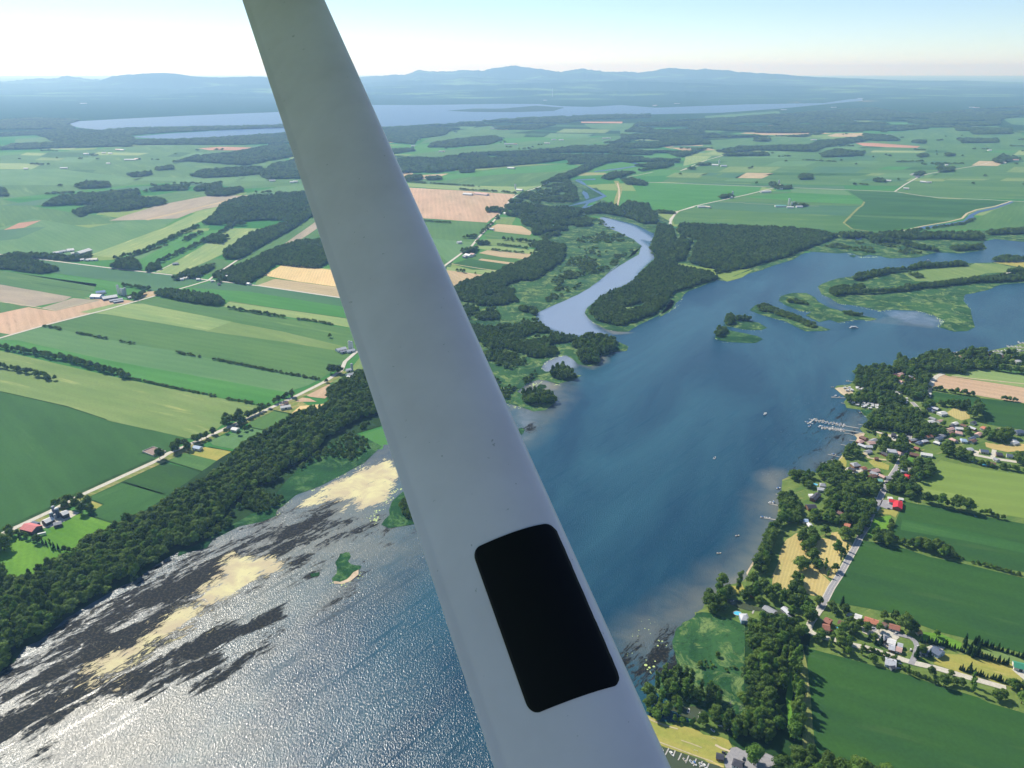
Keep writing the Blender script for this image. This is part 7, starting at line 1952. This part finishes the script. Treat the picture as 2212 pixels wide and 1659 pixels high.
hedge('H 1580,970 1700,1005 1831,1050 1950,1080', 'conifer hedge along the top of the long lawn', .62, .0, 1.5, kinds=['c0', 'c1'], sp=2.4)
wood('H 1740,1200 1831,1210 1900,1240 1831,1250 1750,1240', 'thicket at the end of the gravel road', size=.9)
wood('L 380,870 560,940 640,1030 500,990 400,930', 'light bushes on the slope by the strut', 'shrubland', size=.8, kinds=['b3', 's0', 's1'] if 's0' in FIRST else ['b3'])
wood('L 740,1010 860,1060 1100,1100 1080,1060 900,1020', 'light bushes between pond and grass strip', 'shrubland', size=.55, kinds=['b3'])
wood('K 430,1240 640,1400 880,1380 860,1600 560,1659 480,1500', 'young trees at the south end of the marsh', size=.8, thin=.40, kinds=['b3', 'b1'])
wood('H 480,1640 560,1600 660,1600 760,1640 940,1659 1100,1720 700,1800 400,1750', 'trees at the bottom edge below the field', size=1.2, thin=.1)
wood('K 0,780 130,760 260,820 460,900 460,1000 300,1050 100,1000 0,900', 'low bushes dotted over the reed marsh', 'shrubland', size=.3, thin=.50, spk=2.2, tall=.7)
rs = random.Random(5)
LN = []
for base_, n_, dx, dy in (('A', 26, (0, 1500), (800, 1060)), ('B', 22, (250, 2100), (560, 760)), ('C', 34, (100, 2200), (470, 900))):
    for q in range(n_):
        x0_ = rs.uniform(*dx); y0_ = rs.uniform(*dy); ln_ = rs.uniform(40, 220)
        LN.append('%s %d,%d %d,%d' % (base_, x0_, y0_, x0_ + ln_, y0_ + rs.uniform(-6, 6)))
PP, SS = [], []
for s_ in LN:
    a_ = np.array(dense(pts(s_), 22)); k_ = fbm(a_[:, 0] / 90, a_[:, 1] / 90, 2, 8) > .4
    a_ = a_[k_]
    a_ = a_ + (rng.random(a_.shape) - .5) * 24
    PP.append(np.c_[a_, np.full(len(a_), .4)]); v_ = 1.6 + 1.6 * rng.random(len(a_)); SS.append(np.c_[v_, v_, .7 + .6 * rng.random(len(a_))])
cloud('hedgerow', 'far tree lines between the fields of the distant plains', 'hedges', np.concatenate(PP), np.concatenate(SS), ALLB)
# lone far trees dotted over the plains, as one scatter
pl = pts('C 300,700 2212,640 2600,700 2600,900 1500,860 300,840')
xs_, ys2 = scatter(pl, 170, .5)
k = rng.random(len(xs_)) < .10
cloud('woodland', 'lone trees dotted over the distant right plain', 'trees', np.stack([xs_[k], ys2[k], np.full(k.sum(), .4)], -1), np.stack([1.6 + rng.random(k.sum())] * 2 + [np.full(k.sum(), 1.1)], -1), ALLB)
pl = pts('A 0,850 1500,820 1600,990 0,1060')
xs_, ys2 = scatter(pl, 260, .5)
k = rng.random(len(xs_)) < .12
cloud('woodland', 'lone trees dotted over the distant left plain', 'trees', np.stack([xs_[k], ys2[k], np.full(k.sum(), .4)], -1), np.stack([1.6 + 2 * rng.random(k.sum())] * 2 + [np.full(k.sum(), 1.1)], -1), ALLB)
print('instances', TOTAL[0])
# ------------------------------------------------------------------ the aeroplane strut outside the window
def camray(u, v):
    x, d = (u - 1106.0) / FPX, (v - 829.5) / FPX
    return Vector((x, CP - d * SP, -(SP + d * CP)))
CAMP = Vector((0, 0, CAM_H))
DT, DB = 1.384, .645                       # metres from the eye to the strut at the top and the bottom of the frame
a0 = CAMP + camray(611, 0) * DT
a1 = CAMP + camray(1256, 1659) * DB
ax = (a1 - a0).normalized()
mid = (a0 + a1) / 2
view = (mid - CAMP).normalized()
ch = ax.cross(view).normalized()           # across the strut
if ch.dot(Vector((1, 0, 0))) < 0: ch = -ch
nn = ch.cross(ax).normalized()             # out of the near face
if nn.dot(view) > 0: nn = -nn
ROLL = R(0)
ch, nn = ch * math.cos(ROLL) + nn * math.sin(ROLL), nn * math.cos(ROLL) - ch * math.sin(ROLL)
CHORD, THICK = .134, .084
def foil(t):
    """half thickness at chord share t, 0 at the sharp trailing edge, 1 at the round leading edge"""
    q = 1 - t
    if t < .075:
        return foil(.075) * (.30 + .70 * (t / .075) ** .8)
    return THICK * 2.6 * .5 * (.2969 * math.sqrt(max(q, 0)) * 1.35 - .126 * q - .45 * q * q + .30 * q ** 3 - .126 * q ** 4) / .5 * .78
sec = []
for i in range(61):
    t = .5 - .5 * math.cos(math.pi * i / 60)
    sec.append((t, max(foil(t), .0012)))
ring = [(t, h) for t, h in sec] + [(t, -h) for t, h in reversed(sec)]
L_ = (a1 - a0).length
ns = 24
vs, fs = [], []
sroot = a0 - ax * 1.1
for k in range(ns + 1):
    c = a0 + ax * (-1.1 + (L_ + 1.6) * k / ns)
    for t, h in ring:
        vs.append(c + ch * ((t - .5) * CHORD) + nn * h)
m_ = len(ring)
for k in range(ns):
    for j in range(m_):
        fs.append((k * m_ + j, k * m_ + (j + 1) % m_, (k + 1) * m_ + (j + 1) % m_, (k + 1) * m_ + j))
fs.append(tuple(range(m_))[::-1]); fs.append(tuple(range(ns * m_, (ns + 1) * m_)))
g = NT('weathered_white_strut_paint')
v = g.coords()
base = g.mix(g.ramp(g.noise(v, 9, 4, .6), .35, .7), S(230, 217, 222), S(218, 205, 210))
base = g.mix(g.ramp(g.noise(v, 150, 2, .6), .72, .78, 0, .5), base, S(110, 106, 98))
g.set(Base_Color=base, Roughness=.38)
g.b.inputs['Specular IOR Level'].default_value = .4
g.bump(g.noise(v, 500, 2), .04, .001)
st = empty('light_aircraft', *a0)
loc = [x - a0 for x in vs]
body = mesh_obj('wing_strut', loc, fs, g.m, st, smooth=True)
tag(st, 'light aircraft whose pale grey wing strut with a black patch crosses the whole view', 'aircraft')
# the high wing it carries, just above the picture
top = a0 - ax * .62
span = Vector((.12, 1, .02)).normalized(); cho = Vector((1, -.12, 0)).normalized()
wv_, wf_ = [], []
wsec = [(-.95, .0), (-.5, .035), (0, .07), (.4, .09), (.62, .06), (.68, 0), (.6, -.05), (.3, -.07), (-.3, -.05), (-.8, -.015)]
for k in range(9):
    c = top + span * (-2.6 + k * .85) + Vector((0, 0, .09)) - a0
    for cx_, cz_ in wsec:
        wv_.append(c + cho * cx_ + Vector((0, 0, cz_)))
nw = len(wsec)
for k in range(8):
    for j in range(nw):
        wf_.append((k * nw + j, k * nw + (j + 1) % nw, (k + 1) * nw + (j + 1) % nw, (k + 1) * nw + j))
wf_ += [tuple(range(nw)), tuple(range(8 * nw, 9 * nw))]
mesh_obj('wing', wv_, wf_, paint('white_wing_paint', S(222, 222, 222), .4), st)
# anti-chafe tape: follows the near face
def onface(u, v_):
    r = camray(u, v_)
    # hit the plane of the chord, then slide to the foil surface
    c = a0
    for it in range(6):
        k = (c - CAMP).dot(nn) / r.dot(nn)
        p = CAMP + r * k
        t = (p - a0).dot(ch) / CHORD + .5
        c = a0 + nn * foil(min(max(t, .0), 1.0))
    return (p - a0).dot(ax), min(max(t, 0.01), .985)
q4 = [onface(*z) for z in ((1019, 1188), (1196, 1131), (1346, 1479), (1146, 1547))]
print('tape', q4, 'chord px', [onface(525, 0), onface(697, 0), onface(1072, 1659), onface(1440, 1659)])
tv, tf = [], []
NR, NC = 40, 26
rc = .07
for i in range(NR + 1):
    vv = .5 - .5 * math.cos(math.pi * i / NR)
    e = min(vv, 1 - vv)
    ins = rc - math.sqrt(max(rc * rc - (rc - e) ** 2, 0)) if e < rc else 0
    for j in range(NC + 1):
        uu = ins * 1.5 + (1 - 3 * ins) * j / NC
        s_ = (q4[0][0] * (1 - uu) + q4[1][0] * uu) * (1 - vv) + (q4[3][0] * (1 - uu) + q4[2][0] * uu) * vv
        t_ = (q4[0][1] * (1 - uu) + q4[1][1] * uu) * (1 - vv) + (q4[3][1] * (1 - uu) + q4[2][1] * uu) * vv
        edge = j == NC
        t_ += (random.random() - .5) * .004 if edge else 0
        tv.append(ax * s_ + ch * ((t_ - .5) * CHORD) + nn * (max(foil(t_), .0012) + .0006))
for i in range(NR):
    for j in range(NC):
        a = i * (NC + 1) + j
        tf.append((a, a + 1, a + NC + 2, a + NC + 1))
g = NT('black_tape')
g.set(Base_Color=(.004, .004, .006, 1), Roughness=.6)
g.b.inputs['Specular IOR Level'].default_value = .2
g.bump(g.noise(g.coords(), 220, 3), .12, .001)
tp = mesh_obj('tape_patch', tv, tf, g.m, body, smooth=True)
sm = tp.modifiers.new('thickness', 'SOLIDIFY'); sm.thickness = .0005; sm.offset = 0
# ------------------------------------------------------------------ haze
hm = bpy.data.materials.new('summer_haze')
hm.use_nodes = True
hm.node_tree.nodes.clear()
ho = hm.node_tree.nodes.new('ShaderNodeOutputMaterial')
pv = hm.node_tree.nodes.new('ShaderNodeVolumePrincipled')
pv.inputs['Color'].default_value = (.34, .57, 1.0, 1)
pv.inputs['Absorption Color'].default_value = (1, 1, 1, 1)
pv.inputs['Density'].default_value = HAZE_DENSITY
pv.inputs['Anisotropy'].default_value = .3
hm.node_tree.links.new(pv.outputs[0], ho.inputs['Volume'])
b0, b1 = (-112000, -4000, -4.0), (112000, 96000, 1000.0)
vs = [(x, y, z) for z in (b0[2], b1[2]) for y in (b0[1], b1[1]) for x in (b0[0], b1[0])]
hz = mesh_obj('haze', vs, [(0, 2, 3, 1), (4, 5, 7, 6), (0, 1, 5, 4), (2, 6, 7, 3), (0, 4, 6, 2), (1, 3, 7, 5)], hm)
tag(hz, kind='stuff')

# like-looking neighbours in small groups: say which, counted from the nearest
_by = {}
for o in bpy.data.objects:
    if o.parent is None and 'label' in o and 'group' in o:
        _by.setdefault((o['label'], o['group']), []).append(o)
_ord = ['nearest one', 'second nearest', 'third nearest', 'fourth nearest', 'fifth nearest', 'sixth nearest', 'seventh nearest']
for (lb, g_), os_ in _by.items():
    if 2 <= len(os_) <= 7 and len(lb.split()) <= 14:
        os_.sort(key=lambda o: math.hypot(o.location[0], o.location[1]))
        for o, w_ in zip(os_, _ord):
            o['label'] = lb + ', ' + w_
